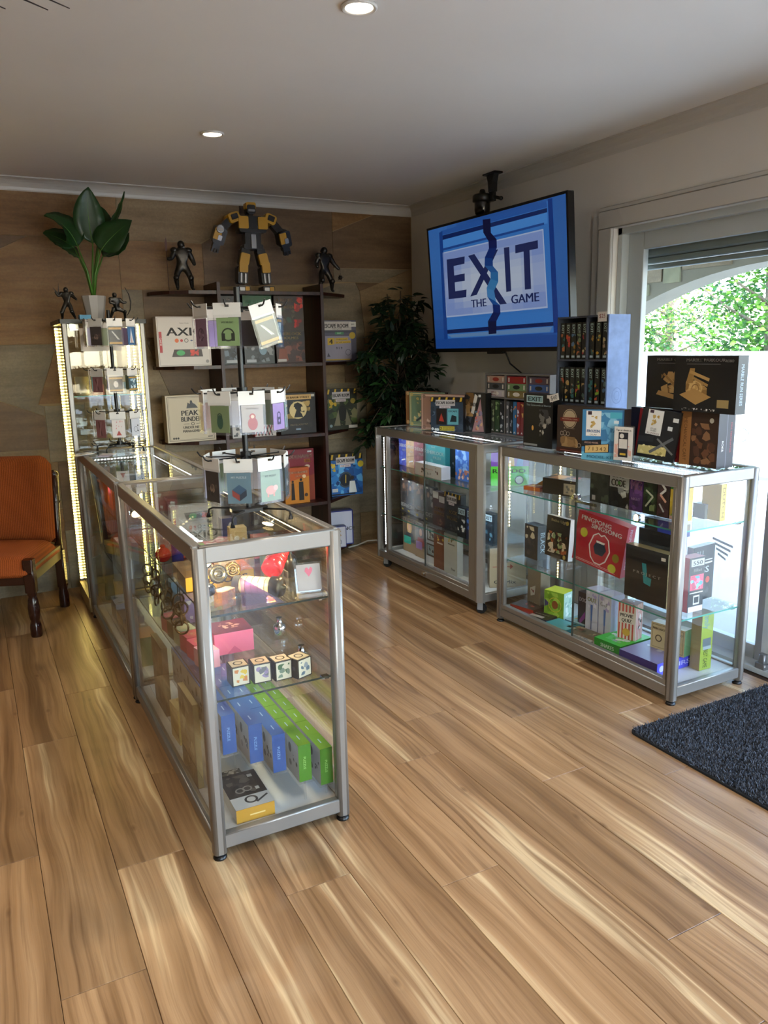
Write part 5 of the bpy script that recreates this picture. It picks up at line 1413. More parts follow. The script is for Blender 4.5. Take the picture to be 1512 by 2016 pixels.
def esc(label, loc, w, h, rz, bgc, ops, d=.05, sign='ESCAPE ROOM', group=GS):
    n = 9; hz = []
    for k in range(n): hz.append(('p', [(k / n, .88), (k / n + .06, .88), (k / n + .09, 1), (k / n + .03, 1)], '#c9a32c' if k % 2 == 0 else '#17140f'))
    return gamebox('escape_game', label, 'board game', loc, w, h, d, rz, bgc, '#1b1d22', art={'F': [('r', 0, .86, 1, 1, '#1a1712')] + hz + ops + [('r', .16, .76, .76, .93, '#b9b4b6'), ('t', sign, .46, .805, .085, '#1a1a1c', .54), ('r', .28, .69, .62, .75, '#c9bcc4'), ('t', 'THE GAME', .45, .70, .035, '#332', .26)]}, group=group)
o = gamebox('escape_game', 'escape game box with a white sign and yellow text four thrilling escape rooms', 'board game', (2.20, 4.765, 1.318), .235, .265, .055, -.05, '#4b4a5c', '#34343f', art={'F': [
 ('r', .0, .76, .86, .97, '#bdb7b2'), ('t', 'ESCAPE ROOM', .40, .82, .10, '#1d1c1e', .72), ('t', 'THE GAME', .42, .775, .035, '#443', .3), ('r', .80, .84, 1, .96, '#d6d2cb'), ('t', '$80', .9, .88, .04, '#222', .1), ('r', .0, .70, .98, .76, '#3a3948'), ('r', .36, .655, .62, .72, '#3f7d54'), ('t', 'EXIT', .49, .67, .035, '#bfe4c8', .12), ('r', .06, .06, .84, .62, '#8e8a9c'), ('e', .88, .63, .022, '#b59a2c'),
 ('p', [(.13, .40), (.34, .42), (.34, .58), (.13, .57)], '#c9a72e'), ('t', '4', .23, .43, .12, '#1a1712', .10), ('p', [(.36, .50), (.74, .52), (.74, .58), (.36, .57)], '#c9a72e'), ('t', 'THRILLING', .55, .515, .04, '#1a1712', .32), ('p', [(.36, .43), (.82, .45), (.82, .51), (.36, .49)], '#c9a72e'), ('t', 'ESCAPE ROOMS', .59, .445, .04, '#1a1712', .42), ('t', '9 1 9', .47, .30, .06, '#2c2a30', .18), ('o', .74, .22, .020, .003, '#4a4858'), ('p', [(.1, .12), (.14, .22), (.2, .12)], '#4a4858'), ('r', .06, .03, .8, .06, '#b08f2c')]}, group=GS)
esc('escape game box with a dark jungle tunnel picture on the middle wing', (2.203, 4.765, .868), .212, .27, -.05, '#22281c', [('b', 0, .1, 1, .86, ['#2f4424', '#1b2414', '#4a5a2c', '#6d6a4a'], 30, 3, .03), ('e', .5, .4, .030, '#0d0f0c', .055), ('p', [(.2, .1), (.42, .1), (.36, .5)], '#75715c'), ('p', [(.8, .1), (.58, .1), (.64, .5)], '#6d6a58'), ('b', .05, .55, .30, .75, ['#c9a72e'], 5, 2, .014), ('e', .86, .7, .018, '#8a7a2a'), ('r', .7, .03, 1, .1, '#c9c9c4'), ('e', .1, .1, .01, '#8aa0a8')])
esc('escape game box with a blue porthole picture on the lowest wing', (2.222, 4.765, .415), .232, .285, -.05, '#1f5fa8', [('b', 0, .05, 1, .86, ['#2f7fc8', '#174c8c', '#5aa6dc', '#123c74'], 40, 7, .03), ('e', .45, .38, .052, '#3a4654', .056), ('e', .45, .38, .040, '#141c28', .044), ('l', .45, .3, .46, .5, .006, '#c9a83c'), ('e', .66, .42, .014, '#2c1f1a'), ('p', [(.55, .06), (.58, .34), (.74, .34), (.80, .06)], '#cfd6d6'), ('e', .94, .74, .022, '#c2b02a'), ('b', 0, .55, .14, .80, ['#c9a72e', '#d8bf50'], 5, 1, .012), ('r', .02, .10, .2, .18, '#c9ced2'), ('r', .0, .02, .75, .05, '#1a1c20')])
# stacked jigsaw boxes in the middle bay
def jig(label, x0, x1, z0, z1, y, bgc, ops): return gamebox('jigsaw_box', label, 'puzzle box', ((x0 + x1) / 2, y, z0), x1 - x0, z1 - z0, .055, 0, bgc, '#1a1716', art={'F': ops}, group='mystery jigsaws in the middle bay')
jig('dark mystery jigsaw box, lower row beside the unit side panel', 1.392, 1.50, 1.318, 1.518, 4.715, '#2c3238', [('b', 0, .05, 1, .95, ['#3c4650', '#20262c', '#667480', '#161a1e'], 26, 3, .02), ('r', .2, .05, .9, .14, '#a8adb2')])
jig('grey mystery jigsaw box with a lamp picture in the lower row centre', 1.53, 1.724, 1.318, 1.518, 4.715, '#3a3f42', [('b', 0, .05, 1, .95, ['#4d5458', '#2a2f33', '#747d82', '#1c2023', '#8a8f90'], 40, 4, .022), ('e', .62, .45, .026, '#7d97a6', .036), ('r', .06, .05, .38, .14, '#a8adb2')])
jig('brown mystery jigsaw box lettered SHERLOCK HOLMES in the lower row', 1.738, 1.93, 1.318, 1.518, 4.715, '#3a2420', [('b', 0, .05, 1, .66, ['#5a2f26', '#2c1a17', '#77463a', '#1d1311'], 30, 5, .022), ('r', 0, .66, 1, 1, '#211a17'), ('t', 'SHERLOCK', .5, .86, .09, '#d4bd84', .78), ('t', 'HOLMES', .5, .74, .08, '#d4bd84', .56), ('p', [(.05, .1), (.1, .45), (.34, .45), (.4, .1)], '#7a3a24'), ('r', .04, .05, .34, .13, '#b9b4ae')])
jig('black mystery jigsaw box in the upper row, half hidden by packets', 1.392, 1.52, 1.519, 1.725, 4.715, '#1b1c1f', [('t', 'The', .4, .88, .06, '#b9b4ae', .2), ('t', 'CRIME', .5, .76, .07, '#b9b4ae', .6), ('b', .05, .1, .95, .7, ['#2c3036', '#121315', '#474d55'], 20, 6, .02)])
jig('green mystery jigsaw box lettered GROUNDS FOR MURDER in the upper row', 1.535, 1.72, 1.519, 1.729, 4.715, '#16201a', [('r', 0, .62, 1, 1, '#1e5a38'), ('t', 'GROUNDS', .5, .78, .10, '#4fa070', .84), ('t', 'FOR MURDER', .5, .66, .07, '#4fa070', .7), ('b', .05, .05, .95, .6, ['#26332b', '#101612', '#4a5048'], 22, 7, .02)])
jig('mystery jigsaw box lettered A RECIPE FOR MURDER with red flowers', 1.735, 1.93, 1.519, 1.729, 4.715, '#33271f', [('b', 0, .0, .7, .7, ['#3e3a2c', '#241d18', '#5a5142', '#2f4a40'], 30, 8, .022), ('t', 'A RECIPE', .36, .84, .085, '#c2a983', .58), ('t', 'FOR', .22, .73, .06, '#c2a983', .16), ('t', 'MURDER', .42, .64, .085, '#c2a983', .52), ('b', .68, .55, .98, .98, ['#b8241e', '#8a1814', '#d4402f'], 14, 9, .018), ('b', .62, .08, .92, .32, ['#b8241e', '#7a1612'], 8, 4, .016)])
gamebox('card_game', 'small white card game box on the middle shelf behind the spinner pole', 'card game', (1.452, 4.70, .868), .066, .10, .05, 0, '#b9b6b2', '#9b9894', art={'F': [('r', .1, .1, .5, .2, '#333'), ('b', .3, .2, .9, .9, ['#7d7d80', '#55585c'], 8, 2, .012)]}, group=GS)
gamebox('card_game', 'low card game box with red and white lattice pattern on the middle shelf', 'card game', (1.634, 4.70, .868), .14, .078, .05, 0, '#b9b2ae', '#8d2a2a', art={'F': [('l', .02 + k * .16, .05, .18 + k * .16, .95, .007, '#8d1f24') for k in range(5)] + [('l', .18 + k * .16, .05, .02 + k * .16, .95, .007, '#2a2a30') for k in range(5)]}, group=GS)
gamebox('board_game', 'white and navy game box lettered SEQUENCE on the lowest corner wing', 'board game', (2.17, 4.80, .06), .20, .245, .06, -.1, '#b9bdd0', '#232c6b', art={'F': [('f', 0, 0, 1, 1, .008, '#1f2a78'), ('t', 'SEQUENCE', .55, .42, .10, '#10122a', 1.0)]}, group=GS)
gamebox('card_game', 'small white game box with a gold letter S in front of the SEQUENCE box', 'card game', (2.13, 4.735, .06), .115, .15, .05, -.1, '#b9bac6', '#262c60', art={'F': [('f', 0, 0, 1, 1, .005, '#20286a'), ('t', 'S', .5, .52, .3, '#a8823a', .34), ('o', .5, .27, .022, .004, '#555a66')]}, group=GS)

# ================================================================== GAMES ON THE COUNTER ON CASTORS
ZR = .914
GK = 'games on top of the counter on castors'
def deco(label, fx, fy, rz, c1, c2, c3, w=.30):
    return gamebox('board_game', label, 'board game', (fx, fy, ZR), w, .212, .035, rz, c1, '#3a2a20', art={'F': [('f', .02, .03, .98, .97, .004, c2), ('f', .06, .09, .94, .91, .002, c3), ('b', .1, .14, .9, .86, [c2, c3, c1], 40, 5, .012), ('o', .8, .5, .075, .008, c2), ('e', .8, .5, .05, '#23262c'), ('l', .2, .16, .5, .4, .012, '#2a2d33'), ('e', .07, .93, .012, c3), ('e', .07, .07, .012, c3)]}, group=GK)
deco('bronze ornate game box at the far end of the row by the fig tree', 2.535, 4.285, -1.16, '#8a5a38', '#c79a5c', '#d8b888', .25)
deco('green and gold ornate game box, second from the fig tree', 2.497, 4.155, -1.16, '#6f8a72', '#cfc08a', '#b9a868', .27)
deco('pinkish ornate game box behind the small escape room game', 2.462, 3.918, -1.16, '#a88474', '#d8c0b0', '#8c6f62', .31)
esc('small escape room game showing two dark posters on the counter on castors', (2.428, 3.818, ZR), .20, .20, -.94, '#2c3a4a', [('b', 0, .0, 1, .86, ['#38485a', '#22303e', '#50647a'], 26, 3, .02), ('r', .18, .22, .48, .68, '#1a1514'), ('p', [(.26, .32), (.33, .55), (.42, .30)], '#a8382c'), ('r', .52, .22, .86, .68, '#5fa0ac'), ('p', [(.6, .3), (.66, .5), (.8, .46), (.8, .3)], '#1b2a30'), ('t', 'ESCAPE', .69, .58, .05, '#223', .26), ('r', .28, .04, .74, .17, '#b8a83a'), ('t', '2', .32, .06, .09, '#1a1712', .05), ('t', 'EXCITING', .55, .11, .04, '#1a1712', .32), ('t', 'ESCAPE ROOMS', .55, .06, .04, '#1a1712', .34), ('e', .06, .09, .008, '#c9d4da'), ('e', .16, .07, .008, '#c9d4da'), ('e', .22, .07, .008, '#c9d4da')], d=.04, group=GK)
gamebox('board_game', 'black game box lettered UNLOCK with a coloured pyramid picture', 'board game', (2.542, 3.695, ZR), .16, .225, .045, -1.40, '#2c2a2a', '#1c1b1b', art={'F': [('b', 0, .4, .5, 1, ['#9a7446', '#b8905a', '#7a5a34'], 12, 3, .025), ('p', [(.28, .5), (.42, .46), (.62, .92), (.48, .98)], '#d6d2c8'), ('t', 'UNLOCK!', .46, .66, .10, '#1a1a1c', .42), ('p', [(.34, .02), (.94, .04), (.76, .86)], '#b28a8c'), ('b', .48, .06, .86, .55, ['#c96a5a', '#9a86a8', '#d8b08a', '#5a7a8a'], 22, 4, .013), ('b', .02, .05, .34, .4, ['#4a4f58', '#30343a', '#6a7078'], 14, 5, .018), ('r', .66, .9, .78, .96, '#d8d8d4')]}, group=GK)
# grey pigeon-hole rack of small games
pr = empty('game_rack', (2.60, 3.685, ZR), RZ, 'grey pigeonhole rack of small games behind the counter tops', 'rack')
GRYW = M('rack_grey', '#6f6a66', .6, var=.1)
RWD, RHT, RDP = .565, .335, .118
for q in ((0, 0, 0, .008, RDP, RHT), (RWD - .008, 0, 0, RWD, RDP, RHT), (.184, 0, .008, .192, RDP, RHT - .008), (.372, 0, .008, .380, RDP, RHT - .008)):
    s = MB(); s.box(*q); s.build('upright_panel', GRYW, pr)
for q in ((.008, 0, 0, RWD - .008, RDP, .008), (.008, 0, RHT - .008, RWD - .008, RDP, RHT)):
    s = MB(); s.box(*q); s.build('rack_board', GRYW, pr)
for xx in (.008, .192, .380):
    s = MB(); s.box(xx, 0, .198, xx + (.176 if xx < .3 else .177), RDP, .206); s.build('rack_board', GRYW, pr)
s = MB(); s.box(.008, RDP - .004, .008, RWD - .008, RDP, RHT - .008); s.build('back_panel', GRYW, pr)
def rk(x, z): return (2.60 + .006, 3.685 - x, ZR + z)
STK = [(['#a88a7a', '#4a4c50', '#b9b0b4'], ['cream box with a red oval label', 'charcoal box', 'pale box with red lettering']), (['#8a2226', '#6f8a5c', '#7a6a3c'], ['dark red box with a gold band', 'green box with a white label', 'olive box with a dark window']), (['#5a4a58', '#3c5f9a', '#6a5452'], ['mauve box with white streaks', 'blue box with white figures', 'brown patterned box'])]
CN = ['first', 'second', 'third']
for ci, (cols, nm) in enumerate(STK):
    for k in range(3):
        x = .096 + ci * .187; z = .206 + .0385 * (2 - k)
        gamebox('small_game', nm[k] + ' in the ' + CN[ci] + ' upper bay of the grey rack', 'card game', rk(x, z + .0002), .160, .0375, .09, RZ, cols[k], cols[k], art={'F': [('r', .05, .2, .12, .8, '#c9c4ba'), ('e', .5, .5, .03, ['#8a2a22', '#222', '#d8d0c4'][k % 3], .011), ('r', .88, .2, .95, .8, '#c9c4ba')] + ([('t', 'SPICE', .4, .5, .28, '#8a1f2c', .3), ('t', 'ROAD', .4, .15, .28, '#8a1f2c', .3)] if (ci, k) == (0, 2) else [])}, group='small games in the grey rack')
SPN = [('#2c3128', .034, '#7d8a5c', 'dark olive'), ('#4a5040', .04, '#a8b088', 'pale moss'), ('#33482f', .045, '#8aa870', 'leaf green'), ('#20242a', .036, '#b9bcc0', 'black'), ('#5a5c60', .026, '#c9c9c9', 'grey'), ('#15161a', .03, '#8a8f98', 'jet black'), ('#2c6a9a', .032, '#d88a3a', 'blue and orange'), ('#8a2a2c', .028, '#c9d4e4', 'red and white'), ('#7a2024', .03, '#cfa85a', 'crimson')]
xx = .012
for k, (c_, w_, c2, nm) in enumerate(SPN):
    if k == 4: xx = .196
    gamebox('small_game', 'upright game with ' + nm + ' spine in the lower bays of the grey rack', 'card game', rk(xx + w_ / 2, .0082), w_ - .002, .178, .09, RZ, c_, c_, art={'F': [('b', .1, .15, .9, .95, [c2, c_], 7, k, .014), ('p', [(.2, .04), (.5, .1), (.8, .04)], '#d8d4cc')]}, group='small games in the grey rack')
    xx += w_ + .002
for k in range(4):
    c_ = ['#26303a', '#5a2c22', '#2c2c34', '#3c3a2a'][k]; w_ = .036
    gamebox('small_game', 'upright game with ' + ['slate', 'rust', 'dark violet', 'khaki'][k] + ' spine in the third lower bay of the grey rack', 'card game', rk(.384 + w_ * (k + .5) + .002 * k, .0082), w_ - .002, .178, .09, RZ, c_, c_, group='small games in the grey rack')
# blue-grey display tower of small escape games
er = empty('game_rack', (2.50, 2.955, ZR), RZ, 'tall slate cardboard rack of small EXIT games, three rows', 'rack')
SL = M('slate_card', '#3c4250', .55, var=.12, vscale=30)
SB_ = M('slate_daylit_card', '#6f86b4', .55, var=.15, vscale=25)  # bluish daylight on the rack's near side is put into this colour
EW, EH, ED = .34, .61, .125
s = MB(); s.box(0, 0, 0, .008, ED, EH); s.build('side_panel', SL, er)
s = MB(); s.box(EW - .008, 0, 0, EW, ED, EH)
T = Matrix(((0, 0, 1, EW), (ED, 0, 0, 0), (0, EH, 0, 0), (0, 0, 0, 1)))
sp_ = s.build('side_panel', SB_, er)
s = MB(); draw(s, T, ED, EH, [('o', .48, .42, .030, .003, '#5a719e', .036), ('o', .48, .42, .016, .002, '#5a719e', .02), ('p', [(.18, .22), (.36, .275), (.66, .275), (.84, .22), (.5, .15)], '#6179a8'), ('p', [(.26, .22), (.40, .258), (.62, .258), (.76, .22), (.5, .165)], '#86a0cc')]); s.build('embossed_print', INK, sp_)
s = MB(); s.box(.008, ED - .004, 0, EW - .008, ED, EH); s.build('back_panel', SL, er)
s = MB(); s.box(.196, 0, .008, .202, ED - .004, EH - .008); s.build('upright_panel', SL, er)
for z in (0, .205, .408, EH - .008):
    for (xa, xb) in ((.008, .196), (.202, EW - .008)):
        if z in (0, EH - .008) and xa > .1: continue
        s = MB(); s.box(xa, 0, z, xb if z not in (0, EH - .008) else EW - .008, ED - .004, z + .008); s.build('rack_board', SL, er)
s = MB(); s.box(.27, -.001, EH - .03, .325, .0, EH + .012, '#cfc9c2'); s.text('$25', .2975, 0, .018, Matrix(((1, 0, 0, 0), (0, 0, -1, -.0012), (0, 1, 0, EH - .014), (0, 0, 0, 1))), '#7a1f22', w=.036); s.build('price_card', INK, er)
ac = ['#2f6a6a', '#b04a2a', '#4a6a8a', '#a8643a', '#9a2f3c', '#8a6a2a', '#6a7a5a', '#b8a878', '#3f5f5a', '#b08a2c', '#8a7a6a', '#a84a30', '#a88a5a', '#3c6a6a', '#7aa02c', '#5a7068']
nmz = ['teal', 'orange red', 'steel blue', 'copper', 'crimson', 'ochre', 'moss', 'pale gold', 'sea green', 'mustard', 'taupe', 'brick', 'sand', 'petrol', 'lime', 'grey green']
q = 0
for row, z in ((1, .4165), (0, .2135)):
    for k in range(8):
        x = .011 + k * .0368 if k < 5 else .206 + (k - 5) * .042
        w_ = .033
        gamebox('small_game', 'small dark EXIT game with ' + nmz[q] + ' spine art, ' + ('upper' if row else 'second') + ' row of the slate rack', 'card game', (2.50 + .012, 2.955 - x - w_ / 2, ZR + z), w_, .165, .09, RZ, '#1b1d1c', '#141414', art={'F': [('b', .08, .12, .92, .70, [ac[q], '#23231f', ac[(q + 3) % 16]], 9, q, .012), ('v', 'EXIT', .24, .83, .5, '#b9d4cc', .24), ('r', .2, .04, .8, .10, '#9fb0b8')]}, group='small EXIT games in the slate rack')
        q += 1

# ================================================================== KITS ON TOP OF THE COUNTER BY THE DOOR
GD = 'boxes on top of the counter by the door'
gamebox('board_game', 'black game box lettered EXIT The Catacombs of Horror with a pale skull', 'board game', (2.402, 2.965, ZR), .205, .255, .055, -1.52, '#15161a', '#0e0f12', art={'F': [('r', .10, .84, .66, .97, '#7fa2a8'), ('f', .10, .84, .66, .97, .003, '#b9d0d2'), ('t', 'EXIT', .38, .865, .085, '#14181c', .44), ('t', 'The Catacombs of Horror', .52, .775, .035, '#9fb4b8', .84), ('b', .5, .40, .95, .72, ['#6a6a68', '#8a8a86', '#3c3d3f'], 10, 3, .022), ('b', .5, .2, .85, .45, ['#2a2a2c', '#b0aca2', '#4a4846'], 8, 4, .012), ('e', .33, .36, .007, '#d8a04a', .012), ('r', .02, .02, .5, .06, '#8f9498'), ('r', .8, .93, .96, .99, '#d0d0cc'), ('p', [(.86, .93), (1, .86), (1, 1), (.9, 1)], '#d8d6d0')]}, group=GD)
s = MB(); s.box(-.03, -.002, -.016, .03, 0, .016, '#d4d1cb'); s.text('$40', 0, -.009, .02, Matrix(((1, 0, 0, 0), (0, 0, -1, -.0022), (0, 1, 0, 0), (0, 0, 0, 1))), '#222', w=.04)
tag(s.build('price_tag', INK, None, (2.398, 2.845, 1.158), (0, -.25, -1.5)), 'white forty dollar price tag stuck on the EXIT box corner', 'price tag')
gamebox('model_kit', 'wide brown mechanical model kit box with a round cream emblem', 'model kit', (2.405, 2.615, ZR), .40, .213, .04, -1.52, '#40342f', '#2c2320', art={'F': [('o', .20, .72, .045, .004, '#b8a88a'), ('e', .20, .72, .038, '#c2b394'), ('p', [(.05, .66), (.35, .68), (.35, .76), (.05, .74)], '#7a2a24'), ('t', 'MECHANICAL TOWN', .2, .70, .03, '#d8c4a8', .24), ('e', .12, .52, .004, '#a89a86'), ('r', .14, .51, .28, .525, '#7d7066'), ('b', .06, .12, .34, .34, ['#a8875c', '#b8986a', '#94764e'], 16, 3, .03), ('o', .08, .40, .010, .002, '#c9c2b4'), ('o', .13, .41, .012, .002, '#c9c2b4'), ('o', .18, .40, .010, .002, '#c9c2b4'), ('o', .36, .18, .010, .002, '#c9c2b4'), ('o', .52, .6, .03, .005, '#b0a184'), ('o', .5, .45, .035, .005, '#a89878'), ('o', .55, .32, .03, .005, '#b8a888'), ('o', .47, .28, .024, .004, '#9c8c6c'), ('r', .0, .0, 1, .09, '#4a2420'), ('r', .06, .035, .5, .05, '#a86a5a')]}, group=GD)
gamebox('model_kit', 'light blue wooden model kit lettered FROZEN with a white label', 'model kit', (2.335, 2.462, ZR), .172, .213, .022, -1.12, '#3f7ba6', '#33658a', art={'F': [('p', [(0, 0), (1, 0), (1, .16), (0, .16)], '#5fa4c0'), ('b', .4, .3, 1, .95, ['#5a97bd', '#3a6f98', '#79b0cc'], 14, 3, .025), ('r', .70, .84, 1, .96, '#4aa0b4'), ('r', .80, .74, .92, .80, '#c9d0d4'), ('r', .10, .48, .48, .98, '#d8d6d2'), ('r', .14, .90, .24, .97, '#3a2430'), ('b', .2, .64, .38, .88, ['#a88a4a', '#b89a5c'], 6, 4, .011), ('t', 'FROZEN', .29, .55, .06, '#2a5a8a', .32), ('t', 'OLAF', .29, .495, .03, '#333', .18), ('p', [(.0, .26), (.50, .30), (.50, .42), (.0, .38)], '#1a1c20'), ('t', 'WOOD MODEL', .25, .33, .035, '#c9a08a', .36), ('p', [(.08, .13), (.70, .17), (.70, .34), (.08, .29)], '#1a1a1a'), ('p', [(.10, .14), (.68, .18), (.68, .33), (.10, .28)], '#c2a268'), ('t', '7 1 3 4 2', .4, .19, .08, '#7d6234', .46), ('t', 'MODEL KIT', .5, .04, .06, '#3a7a98', .7)]}, group=GD)
# acrylic stand: the printed code is left out, only the phone picture stays
st = empty('acrylic_sign', (2.352, 2.352, ZR), -1.35, 'small acrylic stand with a phone picture before the blue kit', 'sign')
s = MB(); s.box(-.046, -.022, 0, .046, .022, .003); s.box(-.046, -.001, .003, .046, .006, .155); s.build('stand', ACRY, st)
s = MB(); s.box(-.043, -.0025, .012, .043, -.0012, .150, '#d6d2cc'); draw(s, Matrix(((.086, 0, 0, -.043), (0, 0, -1, -.0026), (0, .138, 0, .012), (0, 0, 0, 1))), .086, .138, [('t', 'Tap or check in', .5, .88, .055, '#2a2a2a', .8), ('r', .24, .10, .76, .84, '#2c2c32'), ('r', .28, .36, .72, .64, '#cdc9c2'), ('e', .42, .73, .010, '#c9c4bd'), ('r', .34, .16, .66, .22, '#c2a23a'), ('b', .05, .08, .24, .5, ['#d8a89a'], 5, 2, .012), ('b', .76, .08, .95, .45, ['#d8a89a'], 5, 3, .012)]); s.build('sign_card', INK, st)
gamebox('model_kit', 'dark navy model kit box with a small castle, behind the tilted black kit', 'model kit', (2.562, 2.385, ZR), .26, .212, .045, -1.50, '#171b30', '#10131f', art={'F': [('t', 'CASTLE', .5, .80, .05, '#6a6f8a', .4), ('b', .20, .18, .52, .52, ['#7d5a4a', '#a8795a', '#5a3c34', '#c99a68'], 22, 4, .012), ('p', [(.28, .5), (.32, .66), (.36, .5)], '#8a6450'), ('p', [(.40, .5), (.43, .62), (.46, .5)], '#7a5646'), ('e', .2, .12, .008, '#d8a04a')]}, group=GD)
gamebox('model_kit', 'black wooden model kit lettered X-WING leaning with a white label', 'model kit', (2.478, 2.305, ZR + .012), .165, .205, .016, -1.25, '#1c1d1f', '#141414', art={'F': [('r', .16, .48, .56, .98, '#d2cfc9'), ('r', .2, .91, .3, .97, '#3a2430'), ('b', .26, .66, .46, .88, ['#b89a58', '#a88848'], 7, 4, .010), ('t', 'STAR', .36, .585, .035, '#1a1a1a', .16), ('t', 'WARS', .36, .545, .035, '#1a1a1a', .16), ('t', 'X-WING', .36, .49, .04, '#5a2a20', .32), ('p', [(0, .3), (.4, .34), (.4, .46), (0, .42)], '#2c2c2e'), ('p', [(.04, .06), (.78, .10), (.78, .28), (.04, .23)], '#c0b070'), ('b', .1, .08, .72, .26, ['#9a8c50', '#d4c68a'], 12, 5, .010), ('l', .35, .12, .9, .48, .012, '#5a5c5e'), ('l', .5, .42, .95, .16, .008, '#6a6a68'), ('r', .82, .80, .96, .88, '#c9c9c6'), ('r', .72, .62, .84, .7, '#c9c9c6')]}, group=GD, ry=.13)
gamebox('model_kit', 'flat red model kit box behind the tilted black kit', 'model kit', (2.505, 2.314, ZR + .010), .20, .20, .012, -1.25, '#8f1f22', '#6f181b', art={'F': [('r', .3, .08, .8, .10, '#c98a80'), ('e', .86, .10, .012, '#4a1214'), ('p', [(.78, .88), (.84, .97), (.86, .90), (.95, .92), (.88, .84)], '#2a1012')]}, group=GD, ry=.09)
gamebox('model_kit', 'dark brown model kit box with vertical ROKR lettering at the counter end', 'model kit', (2.525, 2.125, ZR), .18, .214, .092, RZ, '#3c2a22', '#1c1a26', art={'F': [('b', .3, .05, .95, .8, ['#6a4630', '#54382a', '#8a6444'], 20, 3, .02), ('r', 0, 0, .28, 1, '#9a6a3c'), ('v', 'MECHANICAL CART', .09, .48, .09, '#5a3a1c', .8), ('e', .82, .86, .010, '#b9b2a4')], 'R': [('r', .52, 0, .545, 1, '#6a6a78'), ('v', 'ROKR', .24, .40, .12, '#d0ccc8', .2), ('v', 'MINI TERMINATOR', .74, .55, .09, '#9a2a3c', .55)]}, group=GD)
def marble(label, fx, y0, y1, name, d, extra):
    w = y0 - y1
    return gamebox('model_kit', label, 'model kit', (fx, (y0 + y1) / 2, ZR + .2162), w, .215, d, RZ, '#1b1b1e', '#17171a', art={'F': [('t', name, .5, .90, .055, '#b9b6b0', .62), ('r', .2, .85, .74, .862, '#6a6a6c')] + extra, 'R': [('v', 'MARBLE RUN SERIES', .35, .5, .3, '#9fb4cc', .7)]}, group=GD)
WD = ['#a8834e', '#c09a60', '#8a683a', '#d0ae74']
marble('black kit box lettered MARBLE PARKOUR stacked on top of the other kits', 2.495, 2.235, 1.945, 'MARBLE PARKOUR', .055, [('b', .2, .28, .55, .56, WD, 26, 3, .022), ('o', .36, .42, .032, .006, '#d0ae74'), ('o', .36, .42, .018, .004, '#8a683a'), ('p', [(.1, .30), (.38, .13), (.62, .28), (.34, .42)], '#b08a54'), ('p', [(.2, .5), (.26, .78), (.34, .78), (.32, .52)], '#a07c48'), ('l', .26, .72, .58, .58, .012, '#b8925a'), ('l', .3, .62, .56, .48, .010, '#a8834e'), ('r', .72, .10, .9, .24, '#a08a5c'), ('t', 'ROBO', .88, .89, .05, '#b9b6b0', .12), ('b', .12, .03, .7, .07, ['#d8d8d8', '#9a9a9a'], 22, 5, .004)])
marble('black kit box lettered MARBLE CLIMBER half behind the parkour kit', 2.556, 2.440, 2.150, 'MARBLE CLIMBER', .055, [('b', .28, .3, .72, .7, WD, 30, 6, .022), ('o', .6, .62, .03, .005, '#c09a60'), ('p', [(.2, .26), (.7, .14), (.74, .22), (.24, .34)], '#b8925a'), ('l', .32, .66, .58, .4, .010, '#a07c48')])
# ================================================================== INSIDE THE COUNTER ON CASTORS
def sx(name, label, cat, x, y0, y1, z, h, d, front, side=None, ops=None, group=None, top=None, rz=RZ, R=None, gap=.002, rx=0.0):
    """upright box facing the aisle (-x), front face at x, from y0 (far) to y1 (near)"""
    art = {}
    if ops: art['F'] = ops
    if R: art['R'] = R
    return gamebox(name, label, cat, (x, (y0 + y1) / 2, z), (y0 - y1) - gap, h, d, rz, front, side or front, top, art or None, group, rx=rx)
GQ = 'games inside the counter on castors'
zt_ = .665
for (nm, y0, y1, c, c2, x) in (('deep blue', 4.345, 4.235, '#3346a0', '#5a6cc0', 2.40), ('tan', 4.235, 4.12, '#b08a58', '#c9a878', 2.39), ('maroon', 4.12, 3.965, '#7a3a48', '#9a5a66', 2.38), ('teal', 3.965, 3.745, '#2f8088', '#5aa4a8', 2.37)):
    sx('mystery_game', nm + ' mystery game box lettered SHERLOCK FILES, top shelf under the television', 'board game', x, y0, y1, zt_, .178, .05, c, ops=[('b', 0, .05, 1, .5, [c2, c], 12, 4, .02), ('t', 'SHERLOCK', .5, .66, .12, '#e6e6e2', .86), ('t', 'FILES', .6, .52, .08, '#e6e6e2', .4), ('l', .3, .18, .75, .24, .008, '#e6e6e2'), ('t', 'THE', .4, .86, .06, '#e6e6e2', .2)], group=GQ)
sx('mystery_game', 'black upright game box beside the teal mystery game', 'board game', 2.40, 3.742, 3.66, zt_, .178, .05, '#121418', ops=[('b', .3, .3, .9, .5, ['#8a8f98', '#3c4048'], 5, 2, .008)], group=GQ)
sx('board_game', 'blue and peach painted game box next to the black upright one', 'board game', 2.38, 3.655, 3.50, zt_, .178, .05, '#3a6cc0', ops=[('b', 0, .3, 1, .95, ['#6a9cdc', '#2f5aa8', '#8fb8e4'], 18, 3, .02), ('b', 0, .02, 1, .35, ['#d8a088', '#c07a60', '#e4c4b0'], 12, 4, .018)], group=GQ)
sx('card_game', 'low white carton with dark figures in front of the mystery games', 'card game', 2.29, 3.955, 3.66, zt_, .072, .06, '#cfd0d4', '#bfc0c6', ops=[('b', .25, .25, .35, .85, ['#3a3230'], 4, 2, .010), ('b', .78, .2, .88, .85, ['#3a2a28', '#7a4038'], 5, 3, .010), ('t', 'S 1 F', .55, .2, .16, '#333', .14), ('r', .4, .62, .7, .66, '#c08a80')], group=GQ)
